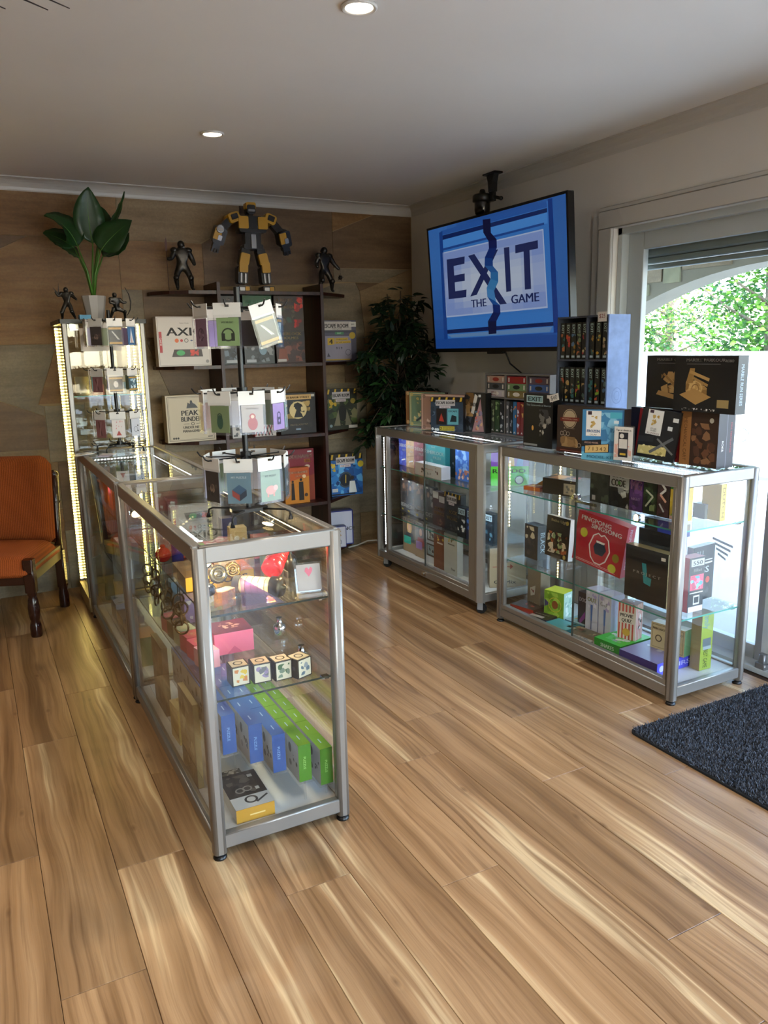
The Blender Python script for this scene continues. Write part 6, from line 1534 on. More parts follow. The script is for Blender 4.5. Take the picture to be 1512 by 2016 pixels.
sx('board_game', 'bright blue game box behind the chamfered counter post', 'board game', 2.34, 3.46, 3.385, zt_, .178, .04, '#1f7ac8', ops=[('e', .75, .65, .02, '#e4e8ea'), ('r', 0, 0, .25, 1, '#c9a05a'), ('t', 'UNO', .7, .2, .1, '#123', .4)], group=GQ)
gamebox('board_game', 'bright green game box lettered RAPIDO at the counter end', 'board game', (2.50, 3.31, zt_), .20, .18, .05, -.55, '#4cb82c', '#3a9a20', art={'F': [('r', 0, .58, 1, 1, '#6a3c9a'), ('p', [(.25, .58), (.36, 1), (.44, 1), (.4, .58)], '#c8402a'), ('p', [(.45, .58), (.5, 1), (.6, 1), (.62, .58)], '#d8a02c'), ('p', [(.66, .58), (.74, 1), (.86, 1), (.84, .58)], '#2a6ac0'), ('t', 'RAPIDO', .48, .38, .13, '#16240c', .86), ('e', .75, .17, .02, '#c9d4c9'), ('o', .75, .17, .024, .005, '#2a2a3a')]}, group=GQ)
zm = .36
for (nm, y0, y1, x, c, txt, cols) in (('dark grey', 4.35, 4.27, 2.41, '#2f2c2a', 'OSCAR', ['#4a4440', '#1d1b1a', '#6a5a50']), ('midnight blue', 4.268, 4.145, 2.40, '#23242e', 'HELSING', ['#34384a', '#15161c', '#5a4438']), ('sepia', 4.143, 4.02, 2.39, '#332820', 'Bronte', ['#54402f', '#211a15', '#7a5c44']), ('smoky', 4.018, 3.89, 2.38, '#2a2b2c', 'LOST', ['#54585a', '#1b1c1d', '#8a8c88'])):
    sx('poster_game', nm + ' crime game box lettered ' + txt + ' on the middle shelf', 'board game', x, y0, y1, zm, .215, .03, c, ops=[('b', 0, .3, 1, 1, cols, 26, len(txt), .022), ('e', .5, .78, .013, '#8a6a58', .018), ('p', [(.2, .34), (.34, .7), (.66, .7), (.8, .34)], cols[1]), ('t', txt, .5, .16, .12, '#dcdad4', .84), ('b', .2, .02, .6, .1, ['#c9b02a'], 2, 1, .008), ('r', .3, .95, .5, 1, '#d8d8d4')], group=GQ)
sx('mystery_game', 'dark red game box lettered SECRET SCIENCE on the middle shelf', 'board game', 2.37, 3.885, 3.745, zm, .205, .035, '#3c1c1e', ops=[('r', 0, .80, .45, 1, '#d4d4d0'), ('r', .5, .72, 1, .9, '#c9c6c8'), ('t', 'SECRET', .5, .48, .09, '#b08a5a', .72), ('t', 'SCIENCE', .5, .34, .09, '#b08a5a', .78), ('b', .3, .05, .8, .25, ['#6a3a34', '#8a6a5a'], 8, 3, .012)], group=GQ)
esc('dark escape room game lettered WIZARD on the middle shelf of the counter on castors', (2.36, 3.655, zm), .17, .225, RZ, '#26282e', [('t', 'BOOK', .55, .46, .1, '#a8906a', .5), ('t', 'WIZARD', .5, .30, .1, '#a8906a', .7), ('b', .3, .04, .8, .24, ['#4a4a50', '#34363c'], 8, 3, .014)], d=.035, group=GQ)
for k, (y0, y1, x, c, ww) in enumerate(((3.56, 3.475, 2.33, '#1a2026', 'with a white cog'), (3.470, 3.375, 2.33, '#1c2a4a', 'in blue'), (3.36, 3.262, 2.36, '#15202a', 'with a dark forest'))):
    sx('exit_game', 'dark EXIT game box ' + ww + ' at the near end of the middle shelf', 'board game', x, y0, y1, zm, .17, .045, c, ops=[('r', .1, .76, .9, .96, '#9fb8c4'), ('t', 'EXIT', .5, .79, .13, '#10161c', .68), ('b', .05, .1, .95, .7, [['#c9ced0', '#3a444c'], ['#3c6ab8', '#18284a', '#6a96d8'], ['#2a4a5a', '#10181e', '#4a7080']][k], 12, k, .014)], group=GQ)
zq = .0955
def person_card(label, y0, y1, x, hair, shirt, sticky, ops=()):
    sx('case_file_box', label, 'board game', x, y0, y1, zq, .225, .035, '#8f7452', '#7a6244', ops=[('r', .04, .3, .96, .98, '#5a4a38'), ('e', .5, .74, .032, hair, .042), ('p', [(.1, .34), (.26, .58), (.74, .58), (.9, .34)], shirt), ('e', .5, .73, .018, '#c49a80', .024), ('r', .08, .24, .62, .46, sticky), *ops], group=GQ)
person_card('kraft case file box with a blond person on the cover, bottom of the counter', 4.345, 4.175, 2.42, '#b8965c', '#2a2c30', '#2fa08a')
person_card('kraft case file box with a red shirted person on the cover', 4.170, 4.03, 2.41, '#3a2a22', '#8a2a20', '#9a74a8')
sx('case_file_box', 'white box with small framed pictures on the bottom board', 'board game', 2.40, 4.025, 3.895, zq, .235, .04, '#c2c4c8', ops=[('r', .15, .6, .95, .98, '#4a3a30'), ('r', .22, .64, .88, .94, '#b9b9b4'), ('b', .35, .66, .75, .9, ['#2a2a2c', '#7a6a60'], 5, 2, .014), ('r', .1, .18, .95, .52, '#4a3c30'), ('r', .18, .23, .88, .48, '#8fa0a4'), ('b', .3, .26, .75, .44, ['#20242a', '#c9b8a0'], 5, 3, .014)], group=GQ)
sx('case_file_box', 'rust brown case box on the bottom board', 'board game', 2.38, 3.895, 3.765, zq, .225, .04, '#7a4222', '#64351c', ops=[('b', .2, .76, .9, .9, ['#d8b03a', '#5a2a14'], 8, 3, .012), ('r', .3, .68, .8, .72, '#d8cfc0'), ('o', .35, .3, .014, .002, '#5a2f18')], group=GQ)
sx('case_file_box', 'pale case box beside the rust brown one', 'board game', 2.37, 3.763, 3.62, zq, .24, .04, '#b9bcb4', ops=[('b', .2, .80, .9, .94, ['#c9a83a', '#6a5a2a'], 8, 4, .012), ('r', .3, .74, .8, .77, '#6a6a60'), ('t', 'Dear', .7, .12, .06, '#2a2a2a', .3)], group=GQ)
for k in range(4):
    y = 3.92 - k * .145
    o = gamebox('disc_pack', 'round-print disc pack lying flat, ' + ['farthest', 'second', 'third', 'nearest'][k] + ' along the counter front edge', 'card game', (2.285, y, zq), .135, .008, .075, RZ, '#b4b6ba', '#9a9ca0', art={'T': [('e', .5, .5, .028, '#d8d8da'), ('o', .5, .5, .026, .006, '#5a5a60'), ('e', .5, .5, .008, '#a82a2a' if k < 2 else '#5a6a70'), ('b', .02, .1, .3, .9, ['#7a7a80', '#c03a3a'], 5, k, .008)]}, group='disc packs on the bottom board')
s = MB(); s.lathe([(.030, 0), (.031, .004), (.031, .15), (.026, .165), (.027, .172), (.027, .185)], 18, '#27508f'); s.lathe([(.028, .185), (.029, .195), (.002, .197)], 18, '#b9bcc4')
tag(s.build('game_tube', INK, None, (2.40, 3.47, zq)), 'blue game tube standing behind the counter post', 'tube')
gamebox('carton', 'kraft carton with a red drawing at the counter end', 'carton', (2.50, 3.315, zq), .20, .225, .10, -.5, '#9a876c', '#8a785e', art={'F': [('r', .08, .52, .6, .535, '#8a2a20'), ('p', [(.56, .46), (.64, .53), (.56, .6)], '#8a2a20'), ('t', 'Ge-Mix', .42, .1, .09, '#2a2622', .6)]}, group=GQ)

# ================================================================== INSIDE THE COUNTER BY THE DOOR
GE = 'games inside the counter by the door'
z3 = .695
gamebox('card_game', 'long black carton with an orange price card on the upper shelf', 'card game', (2.435, 2.835, z3), .20, .075, .12, -1.35, '#3a3028', '#2a231e', '#241f1c', art={'T': [('r', .1, .1, .5, .9, '#b87a3a'), ('b', .4, .1, .9, .9, ['#2a2624', '#6a5a4a', '#a83a2a'], 10, 3, .02)], 'F': [('r', .62, .1, .95, .8, '#c9b89c'), ('b', .68, .2, .9, .7, ['#8a8378'], 5, 2, .008)]}, group=GE)
s = MB(); s.prism([(0, 0), (.12, 0), (.12, .075)], 0, .05, 'y', '#c08a4a')
tag(s.build('wedge_box', INK, None, (2.455, 3.075, z3 + .0006), (0, 0, -1.2)), 'orange wedge shaped box beside the black carton', 'box', GE)
gamebox('box_lot', 'flat red and yellow game pack lying at the far end of the upper shelf', 'card game', (2.40, 3.0, z3), .10, .02, .07, -1.35, '#b8622c', '#8a3a1c', art={'T': [('b', .05, .05, .95, .95, ['#d89a3c', '#a83a2a', '#e0c890'], 10, 3, .015)]}, group=GE)
UP = [('dark monster forest', 2.655, 2.535, '#2f3430', ['#3c443c', '#1c201d', '#54604c'], [('r', .12, .06, .3, .2, '#c9c9c0')]), ('black and white', 2.532, 2.415, '#17181a', ['#c9cac4', '#2a2c2e', '#8a8c88'], [('r', 0, .56, 1, 1, '#b9bab4'), ('t', 'DRAKE', .45, .84, .09, '#2a2c28', .6), ('t', 'CODE', .45, .60, .2, '#2a2c28', .72), ('e', .5, .70, .008, '#5aa04a')]), ('purple', 2.412, 2.338, '#5a2f78', ['#7a4a98', '#40205a'], [('t', 'MG', .5, .6, .26, '#d89ac8', .8), ('t', 'NIGHT', .5, .3, .08, '#c9a0e0', .7)]), ('dark green', 2.335, 2.262, '#24301f', ['#3a5030', '#161d13'], [('l', .2, .2, .75, .5, .008, '#c9cab4'), ('l', .2, .65, .75, .5, .008, '#c9cab4'), ('b', .5, .1, .9, .3, ['#8a9a60'], 4, 2, .014)]), ('brown zigzag', 2.259, 2.195, '#3c2426', ['#54343a', '#2a181a'], [('l', .2, .95, .7, .75, .010, '#d8d2cc'), ('l', .7, .75, .25, .6, .010, '#d8d2cc'), ('l', .25, .6, .75, .42, .010, '#d8a08a'), ('l', .2, .35, .6, .15, .008, '#d8d2cc')]), ('yellow lettered', 2.192, 2.12, '#c9a838', ['#d8c060', '#7a9a3a'], [('r', 0, .8, 1, 1, '#3a6a2a'), ('t', 'D', .6, .48, .3, '#e8b81c', .5), ('t', 'T', .5, .14, .3, '#e8b81c', .4), ('r', 0, 0, 1, .1, '#d8a898')])]
for (nm, y0, y1, c, cols, ops) in UP:
    sx('party_game', nm + ' party game box on the upper shelf by the door', 'board game', 2.46, y0, y1, z3, .155, .05, c, ops=[('b', 0, .02, 1, .98, cols, 16, len(nm), .018)] + ops, group=GE)
gamebox('party_game', 'slim yellow lettered game box at the window end of the upper shelf', 'board game', (2.60, 2.05, z3), .03, .15, .09, 0, '#d0b040', '#b89a30', art={'F': [('v', 'DUTCH', .3, .5, .5, '#7a5a10', .8)]}, group=GE)
gamebox('party_game', 'small white dice game box at the window end of the upper shelf', 'board game', (2.62, 2.11, z3), .10, .06, .06, 0, '#8a8c88', '#6a6c6a', art={'F': [('t', 'DICE', .5, .3, .4, '#22242a', .7)]}, group=GE)
z2 = .337
def stand(x, y, z, h, rz, label, w=.07):
    o = empty('acrylic_stand', (x, y, z + .0006), rz, label, 'stand', 'acrylic display stands')
    s = MB(); s.box(-w / 2, 0, 0, w / 2, .10, .003); s.box(-w / 2, .0, .003, w / 2, .004, h); s.box(-w / 2, -.035, h - .004, w / 2, .0, h); s.box(-w / 2, -.038, h, w / 2, -.034, h + .018); s.build('stand_body', ACRY, o)
    return o
stand(2.44, 2.815, z2, .055, RZ, 'acrylic stand under the dark feast picture box')
sx('board_game', 'dark game box with a feast picture propped on an acrylic stand', 'board game', 2.412, 2.905, 2.735, z2 + .0552, .20, .028, '#241f1b', '#b9bcc0', ops=[('t', 'Bake Ugly', .55, .87, .07, '#b8a878', .7), ('b', .08, .12, .92, .62, ['#a85a30', '#c9b89a', '#6a3a24', '#3a2a20', '#d8cbb0', '#8a9a6a'], 40, 3, .016), ('p', [(.1, .1), (.3, .3), (.4, .1)], '#c9c0b0'), ('e', .84, .07, .010, '#b09a50'), ('e', .88, .9, .01, '#b8a040')], group=GE, rx=-.06)
stand(2.44, 2.50, z2, .045, RZ, 'acrylic stand under the red PINGPONG SINGSONG box')
PS = gamebox('board_game', 'red game box lettered PINGPONG SINGSONG with a big open mouth', 'board game', (2.395, 2.535, z2 + .078), .27, .235, .055, -1.42, '#a8202f', '#c2304a', '#b02a3c', {'F': [('t', 'PINGPONG', .38, .845, .09, '#d8d4d0', .60), ('t', 'SINGSONG', .60, .745, .09, '#d8d4d0', .60), ('p', [(.30, .40), (.36, .62), (.46, .70), (.52, .66), (.58, .70), (.68, .62), (.74, .40), (.68, .18), (.58, .08), (.46, .08), (.36, .18)], '#d8d0cc'), ('p', [(.325, .40), (.38, .61), (.46, .675), (.52, .635), (.58, .675), (.66, .61), (.715, .40), (.66, .195), (.575, .105), (.465, .105), (.38, .195)], '#a8323a'), ('p', [(.40, .40), (.45, .53), (.60, .53), (.66, .40), (.60, .27), (.45, .27)], '#2a3444'), ('p', [(.45, .50), (.60, .50), (.62, .54), (.44, .54)], '#d8d4cc'), ('e', .17, .60, .020, '#b8b02c', .022), ('e', .86, .34, .018, '#8a7a2a', .02), ('e', .82, .12, .022, '#b8b83a', .02), ('r', .04, .035, .9, .045, '#d8a8a8'), ('r', .04, .06, .8, .07, '#d8a8a8')], 'R': [('v', 'PINGPONG SINGSONG', .3, .55, .34, '#d4c0d8', .78)]}, group=GE, ry=.15)
sx('party_game', 'black game box lettered VIRAL SPORTS behind the black square box', 'board game', 2.44, 2.33, 2.112, z2, .30, .04, '#15171c', '#2a3a8a', ops=[('t', 'VIRAL', .66, .56, .07, '#c9ccd0', .30), ('t', 'SPORTS', .66, .48, .07, '#7a8088', .34), ('r', .38, .5, .42, .62, '#c9ccd0'), ('r', .44, .5, .48, .64, '#c9ccd0'), ('t', 'STEPS', .25, .6, .05, '#aaa', .3), ('t', 'RESPECT', .25, .54, .05, '#888', .3)], group=GE)
gamebox('party_game', 'stack of coloured card packs with a blue carton on the VIRAL box', 'card game', (2.44, 2.20, z2 + .3005), .20, .05, .04, RZ, '#233a9a', '#1c2c70', '#a08a90', {'F': [('r', 0, 0, .35, 1, '#23252c')], 'T': [('r', .1, 0, .3, 1, '#5a5a60'), ('r', .35, 0, .55, 1, '#b09aa0'), ('r', .6, 0, .75, 1, '#c9a8a8')]}, group=GE)
sx('board_game', 'square black game box lettered PROJECT with a teal letter L', 'board game', 2.375, 2.335, 2.105, z2 + .012, .225, .045, '#17181b', '#8a7a50', ops=[('p', [(.40, .72), (.50, .72), (.54, .48), (.64, .47), (.62, .32), (.46, .35)], '#1f8a94'), ('t', 'P R O J E C T', .52, .50, .05, '#d0d0cc', .64), ('r', .84, .86, .94, .92, '#d8d4c8')], group=GE)
gamebox('jigsaw_box', 'slim black jigsaw box marked 550 with a butterfly picture at the window end', 'puzzle box', (2.480, 2.055, z2), .088, .225, .05, 0, '#17171a', '#a8323a', art={'F': [('r', .12, .84, .95, .97, '#b0aca4'), ('t', '550', .54, .865, .075, '#222', .6), ('t', 'Bliss', .55, .74, .06, '#c9c4bc', .5), ('r', .1, .40, .95, .68, '#c83a5a'), ('b', .12, .42, .92, .66, ['#3c8ab8', '#e0708a', '#a02a4a', '#7ac0d8'], 16, 3, .012), ('r', .1, .34, .95, .36, '#c9c4bc'), ('r', .35, .13, .75, .3, '#c9c4bc'), ('r', .4, .16, .7, .27, '#17171a'), ('r', .05, 0, .98, .1, '#d8c8cc')]}, group=GE)
gamebox('board_game', 'dark wedge standing game box with white script at the window end', 'board game', (2.62, 2.14, z2), .145, .235, .03, .1, '#20242a', '#b0aa9c', art={'F': [('t', 'RU', .3, .82, .1, '#8a8f94', .3), ('r', .1, .66, .9, .69, '#c9ccd0'), ('r', .1, .72, .9, .74, '#c9ccd0'), ('t', 'SS', .6, .5, .12, '#c9ccd0', .3), ('e', .72, .36, .014, '#c83a2a'), ('b', .2, .08, .8, .3, ['#3a4048', '#2a2f36'], 6, 3, .02)]}, group=GE)
sx('board_game', 'dark thick box lettered BLACK at the far end of the middle shelf', 'board game', 2.43, 3.085, 2.98, z2, .175, .06, '#2f2823', '#1a2226', ops=[('b', .05, .1, .95, .95, ['#4a3c30', '#241e1a', '#c9bca0'], 12, 3, .018)], R=[('v', 'BLACK', .3, .5, .45, '#9ab0b4', .6)], group=GE)
zb_ = .0685
sx('board_game', 'grey brown case box with a white sticker at the far end of the bottom board', 'board game', 2.45, 3.08, 2.975, zb_, .21, .06, '#7d705c', '#6a5e4c', ops=[('p', [(.2, .5), (.62, .6), (.56, .36), (.26, .3)], '#c9c2b4'), ('b', .3, .36, .5, .54, ['#8a2a24', '#333'], 5, 3, .008), ('t', 'FILES', .5, .12, .05, '#a8a090', .5)], group=GE)
gamebox('book', 'dark thick book lying flat at the far corner of the bottom board', 'book', (2.36, 3.012, zb_), .15, .028, .10, -1.35, '#a8392a', '#4a2f26', '#332824', {'T': [('b', .3, .3, .8, .7, ['#a83a3a', '#6a4038'], 6, 3, .012)]}, group=GE)
gamebox('book', 'black and red flat game on the bottom board behind the teal boxes', 'card game', (2.345, 2.90, zb_), .16, .014, .085, -1.35, '#2a2a3a', '#1f1f2c', '#2c2624', {'T': [('r', 0, 0, .4, .5, '#8a1f2a'), ('t', 'OFF SCRIPT', .5, .6, .16, '#c9c4bc', .7), ('r', .3, .1, .8, .4, '#b9b4ae')]}, group=GE)
gamebox('card_game', 'cubic lime green game box with a beetle picture on the bottom board', 'board game', (2.445, 2.865, zb_), .115, .135, .09, -1.30, '#7aa82a', '#a8c8b8', '#c9d83a', {'F': [('b', .05, .05, .95, .95, ['#8aba34', '#689420', '#a4c84a'], 18, 3, .018), ('e', .55, .5, .018, '#8a4a24', .022), ('p', [(.02, .36), (.3, .5), (.02, .66)], '#3a3c6a'), ('o', .55, .5, .038, .004, '#c8b83a')], 'R': [('b', .1, .1, .9, .9, ['#d8e4dc', '#8ab0a4'], 12, 3, .014)]}, group=GE)
for k, (x, y, c, ct, nm, ww, dd) in enumerate(((2.335, 2.725, '#2f7f88', '#3a98a0', 'teal flat game box', .14, .10), (2.45, 2.72, '#4a7a88', '#8ab0b4', 'teal grey flat game with a gold band', .12, .10), (2.385, 2.60, '#8a7a68', '#6a6450', 'brown flat game with small pictures', .19, .10), (2.335, 2.525, '#9a9490', '#b4aea8', 'pale flat game at the door split', .14, .06))):
    if k == 3: x, y = 2.325, 2.545
    gamebox('card_game', nm + ' lying on the bottom board', 'card game', (x, y, zb_ if k != 3 else zb_), ww if k != 3 else .09, .02 if k < 3 else .012, dd if k < 2 else (.06 if k == 2 else .045), RZ + .1, c, c, ct, {'T': [('b', .05, .05, .95, .95, [[ct], ['#b8963c', ct, '#5a8a90'], ['#8a7a54', '#3c4a34', '#b0a080', '#6a3a2a'], ['#6a7a80', '#c9c4c0']][k], 14, k, .014)]}, group=GE)
sx('card_game', 'slim purple and black game box behind the white boxes', 'card game', 2.47, 2.72, 2.655, zb_ + .0, .175, .06, '#2a1f30', '#1f1824', ops=[('t', 'DOG', .5, .74, .12, '#c9c0cc', .7), ('p', [(.2, .05), (.8, .3), (.8, .5), (.2, .2)], '#8a2f8a')], group=GE)
for k in range(2):
    sx('party_game', ('first' if k == 0 else 'second') + ' tall white game box lettered OUT OF THE LOOP, counted from the purple box', 'board game', 2.45, 2.645 - k * .085, 2.565 - k * .085, zb_, .215, .08, '#c2c2d0', '#b0b4d0', top='#d0ccdc', ops=[('t', 'OUT', .5, .72, .1, '#8a8a3a' if k == 0 else '#9a9aa0', .74), ('p', [(.4, .66), (.6, .66), (.56, .3), (.44, .3)], '#4a6aa8'), ('l', .5, .3, .5, .1, .006, '#4a5a8a'), ('b', .1, .55, .9, .95, ['#a89ac8', '#d8d4e4'], 6, k, .012)], group=GE)
gamebox('card_game', 'popcorn striped box lettered MOVIE QUIZ on the bottom board', 'card game', (2.45, 2.385, zb_ + .046), .085, .165, .065, -1.25, '#cfc2b4', '#c4b4ac', '#8a5a54', {'F': [('r', .04 + .19 * k, .0, .13 + .19 * k, 1, '#b84a40') for k in range(5)] + [('r', .08, .45, .92, .76, '#d0c4b4'), ('t', 'MOVIE', .5, .62, .1, '#1a1a1c', .7), ('t', 'QUIZ', .5, .48, .1, '#1a1a1c', .55), ('e', .5, .2, .018, '#c89a3a')], 'R': [('r', .1 + .22 * k, .0, .2 + .22 * k, 1, '#b8605a') for k in range(4)] + [('b', .3, .3, .8, .8, ['#2a2a2c', '#d8d0c8'], 8, 3, .012)]}, group=GE)
gamebox('card_game', 'bright green flat game box lying across the bottom board', 'board game', (2.36, 2.405, zb_), .15, .045, .20, -1.50, '#1f8a2c', '#1f8a2c', '#33b83c', {'T': [('b', .1, .15, .9, .7, ['#b9d8c4', '#8aa8a0', '#5ac86a', '#d0e0d8'], 18, 3, .018), ('t', 'PICK', .5, .74, .14, '#1c5a24', .6)], 'F': [('t', 'SNAKES', .5, .3, .4, '#d0e4cc', .5)]}, group=GE)
gamebox('card_game', 'large violet flat game box at the near end of the bottom board', 'board game', (2.338, 2.205, zb_), .20, .052, .27, -1.52, '#3a2f78', '#4a48c0', '#7a78a0', {'T': [('b', .3, .3, .6, .7, ['#b9b8cc', '#9a9ab8'], 5, 3, .018), ('e', .2, .5, .006, '#d8d8e4'), ('e', .3, .5, .006, '#d8d8e4'), ('e', .4, .5, .006, '#d8d8e4')], 'F': [('r', .1, .2, .3, .5, '#5a5a8a'), ('r', .5, .1, .9, .4, '#54507a')], 'R': [('e', .10, .5, .014, '#b4b4e4'), ('t', 'PAIRS', .5, .3, .38, '#c4c4f0', .5), ('e', .9, .5, .012, '#8a8ab0')]}, group=GE)
for k in range(2):
    gamebox('card_game', ('beige card game box with a horseshoe mark' if k == 0 else 'beige card game box nearer the counter post') + ', bottom board', 'card game', (2.47 + .01 * k, 2.22 - k * .085, zb_ + .0528), .075, .115, .05, -1.4, '#b09a72', '#4a6a4a', '#a08a64', {'F': [('f', .08, .06, .92, .94, .002, '#6a5a3c'), ('t', 'MERCADO', .5, .74, .09, '#5a4a2c', .74), ('o', .5, .42, .016, .005, '#4a3a28')]}, group=GE)
gamebox('board_game', 'tall slim yellow green game box lettered FAMILY at the window end', 'board game', (2.565, 2.055, zb_), .068, .245, .05, 0, '#8a9a3a', '#a08a5a', art={'F': [('v', 'family', .2, .86, .5, '#3a6a8a', .26), ('r', .15, .42, .85, .56, '#5a626a'), ('r', .2, .36, .9, .42, '#8a949a'), ('v', 'BEST GAME', .28, .2, .36, '#1c2014', .32)]}, group=GE)

# ================================================================== INSIDE THE NEAREST COUNTER
GN = 'puzzles inside the nearest counter'
# stepped acrylic rack with rows of blue and green puzzle boxes
ra = empty('acrylic_steps', (.50, 1.985, .0688), 0, 'clear acrylic stepped rack under the blue and green boxes', 'stand')
colsx = (.5375, .614, .682, .761, .830); colz = (.286, .237, .188, .134, .104)
for x, z in zip(colsx, colz):
    s = MB(); s.box(x - .026 - .50, 0, z - .0685 - .005, x + .026 - .50, .64, z - .0685 - .001); [s.box(x - .003 - .50, q, .0006, x + .003 - .50, q + .006, z - .0685 - .005) for q in ((.01, .60) if x > .7 else (.235, .44))]; s.build('step', ACRY, ra)
psrc = {}
ORD = ['front', 'second', 'third', 'fourth', 'fifth', 'sixth']
CLN = ['leftmost blue', 'middle blue', 'rightmost blue', 'left green', 'right green']
for ci, (x, z) in enumerate(zip(colsx, colz)):
    kind = 'blue' if ci < 3 else 'green'
    for k in range(6):
        lab = ORD[k] + ' slim puzzle box of the ' + CLN[ci] + ' row on the acrylic steps'
        key = (kind, ci)
        if key not in psrc:
            fc, tc_ = (('#1f4582', '#3a63a4') if kind == 'blue' else ('#41781a', '#6c9c2c'))
            o = gamebox('slim_puzzle_box', lab, 'puzzle box', (x, 1.99, z), .040, .118, .098, 0, fc, '#b4b8bc', tc_, {'F': [('v', 'PUZZLE', .38, .5, .2, '#7fa3d0' if kind == 'blue' else '#9cc878', .34)], 'L': [('e', .3, .72, .012, '#54565a', .016), ('b', .5, .3, .9, .6, ['#3a3c40', '#5a5c60'], 5, ci, .008), ('e', .3, .3, .010, '#6a6c70')], 'T': [('r', .46, .36, .54, .64, '#a8c0dc')]}, 'blue and green slim puzzle boxes')
            psrc[key] = o
        else:
            o = copy_tree(psrc[key]); o.location = (x, 1.99 + k * .100, z); o['label'] = lab
gamebox('puzzle_box', 'flat black and white puzzle box with a mustard edge, bottom board front', 'puzzle box', (.597, 1.975, .0685), .115, .042, .20, -.02, '#b8872a', '#c9c4bc', '#2a2622', {'T': [('r', 0, 0, 1, .32, '#c4c2bc'), ('o', .5, .20, .020, .007, '#3a3836'), ('l', .6, .1, .95, .24, .007, '#3a3836'), ('b', .1, .38, .9, .92, ['#3a342e', '#1c1917', '#5a5248'], 16, 3, .018), ('o', .35, .48, .015, .005, '#8a857c'), ('o', .55, .50, .015, .005, '#8a857c'), ('r', .75, .42, .85, .5, '#c9c4ba'), ('r', .72, .8, .85, .88, '#c9c4ba')], 'F': [('r', .35, .4, .75, .5, '#e0c080')]}, group=GN)
gamebox('puzzle_box', 'open silver puzzle tray behind the flat black puzzle box', 'puzzle box', (.590, 2.19, .0685), .08, .02, .05, 0, '#8f8a80', '#8f8a80', '#6a655c', {'T': [('b', .05, .05, .95, .95, ['#c9c4ba', '#4a463f', '#a8a298', '#2a2825'], 14, 5, .014)]}, group=GN)
gamebox('puzzle_box', 'yellowed wooden puzzle box by the aisle glass of the nearest counter', 'puzzle box', (.545, 2.52, .0685), .075, .13, .10, .05, '#b89a4c', '#c0a458', '#b4a070', {'F': [('b', .1, .1, .9, .9, ['#c4aa68', '#a08844'], 10, 3, .014)], 'T': [('b', .1, .1, .9, .9, ['#8a6a3c', '#c9c0a4', '#6a4a30'], 10, 4, .014)], 'L': [('b', .1, .1, .9, .9, ['#c4aa68', '#a89048'], 8, 5, .02)]}, group=GN)
gamebox('puzzle_box', 'tall pale picture puzzle leaning by the aisle glass near the corner post', 'puzzle box', (.4915, 2.31, .0685), .19, .28, .018, RZ, '#9a9080', '#8a7a54', '#a89c80', {'F': [('b', .06, .06, .94, .94, ['#c9bfa4', '#8a7a5c', '#a89878', '#6a5a44'], 26, 3, .03)]}, group=GN)
gamebox('puzzle_box', 'upright grey wooden puzzle board by the aisle glass, farther back', 'puzzle box', (.515, 2.85, .0685), .18, .27, .022, RZ, '#7a6a50', '#6a5a40', art={'F': [('b', .06, .06, .94, .94, ['#8a7a5c', '#5a4c38', '#94866a'], 18, 6, .03)]}, group=GN)
for k in range(4):
    gamebox('puzzle_cube', ['first', 'second', 'third', 'fourth'][k] + ' black and white cube puzzle from the corner post, middle shelf', 'puzzle', ((.592, .652, .712, .772)[k], 2.022 - .012 * k, .467), .052, .058, .052, (.0, -.05, .05, .35)[k], '#c9c0a8', '#17181c', '#b4aa94', {'F': [('f', 0, 0, 1, 1, .003, '#17181c'), ('b', .15, .15, .85, .85, [['#c8a83a', '#b8703a'], ['#8a7a9a', '#6a6a70'], ['#3a5a3a', '#6a7a6a'], ['#5a6a78', '#8a8f94']][k], 7, k, .009)], 'T': [('f', 0, 0, 1, 1, .003, '#17181c'), ('o', .5, .5, .014, .004, '#2a2a2c')], 'R': [('v', 'DRAGON', .35, .5, .2, '#9ab0c4', .7)], 'L': [('b', .2, .2, .8, .8, ['#3a3c44'], 3, k, .01)]}, group='cube puzzles on the middle shelf')
gamebox('puzzle_box', 'maroon puzzle box with pink sides and rose gold lettering', 'puzzle box', (.65, 2.27, .467), .125, .070, .115, -.03, '#d0607c', '#d0607c', '#6a2438', {'T': [('b', .25, .35, .8, .8, ['#d8a898', '#c89484'], 14, 3, .008)], 'F': [('p', [(.3, 0), (.5, .35), (.7, 0)], '#b84a6a')]}, group=GN)
s0 = ['#b8586a', '#2c2a22', '#a8b49a', '#d05a70', '#e06a84', '#d8a0b4']
for k in range(6):
    gamebox('small_puzzle', ['dusty pink', 'black and gold', 'sage', 'rose', 'hot pink', 'pale pink'][k] + ' small puzzle carton in the row along the aisle glass', 'puzzle', (.532 + .004 * k, 2.545 - k * .072, .467), .055, .055, .066, .14, s0[k], s0[k], s0[k], {'T': [('o', .5, .5, .014, .003, '#c9a86a'), ('e', .5, .5, .005, '#c9b890')]}, group='small cartons along the aisle glass')
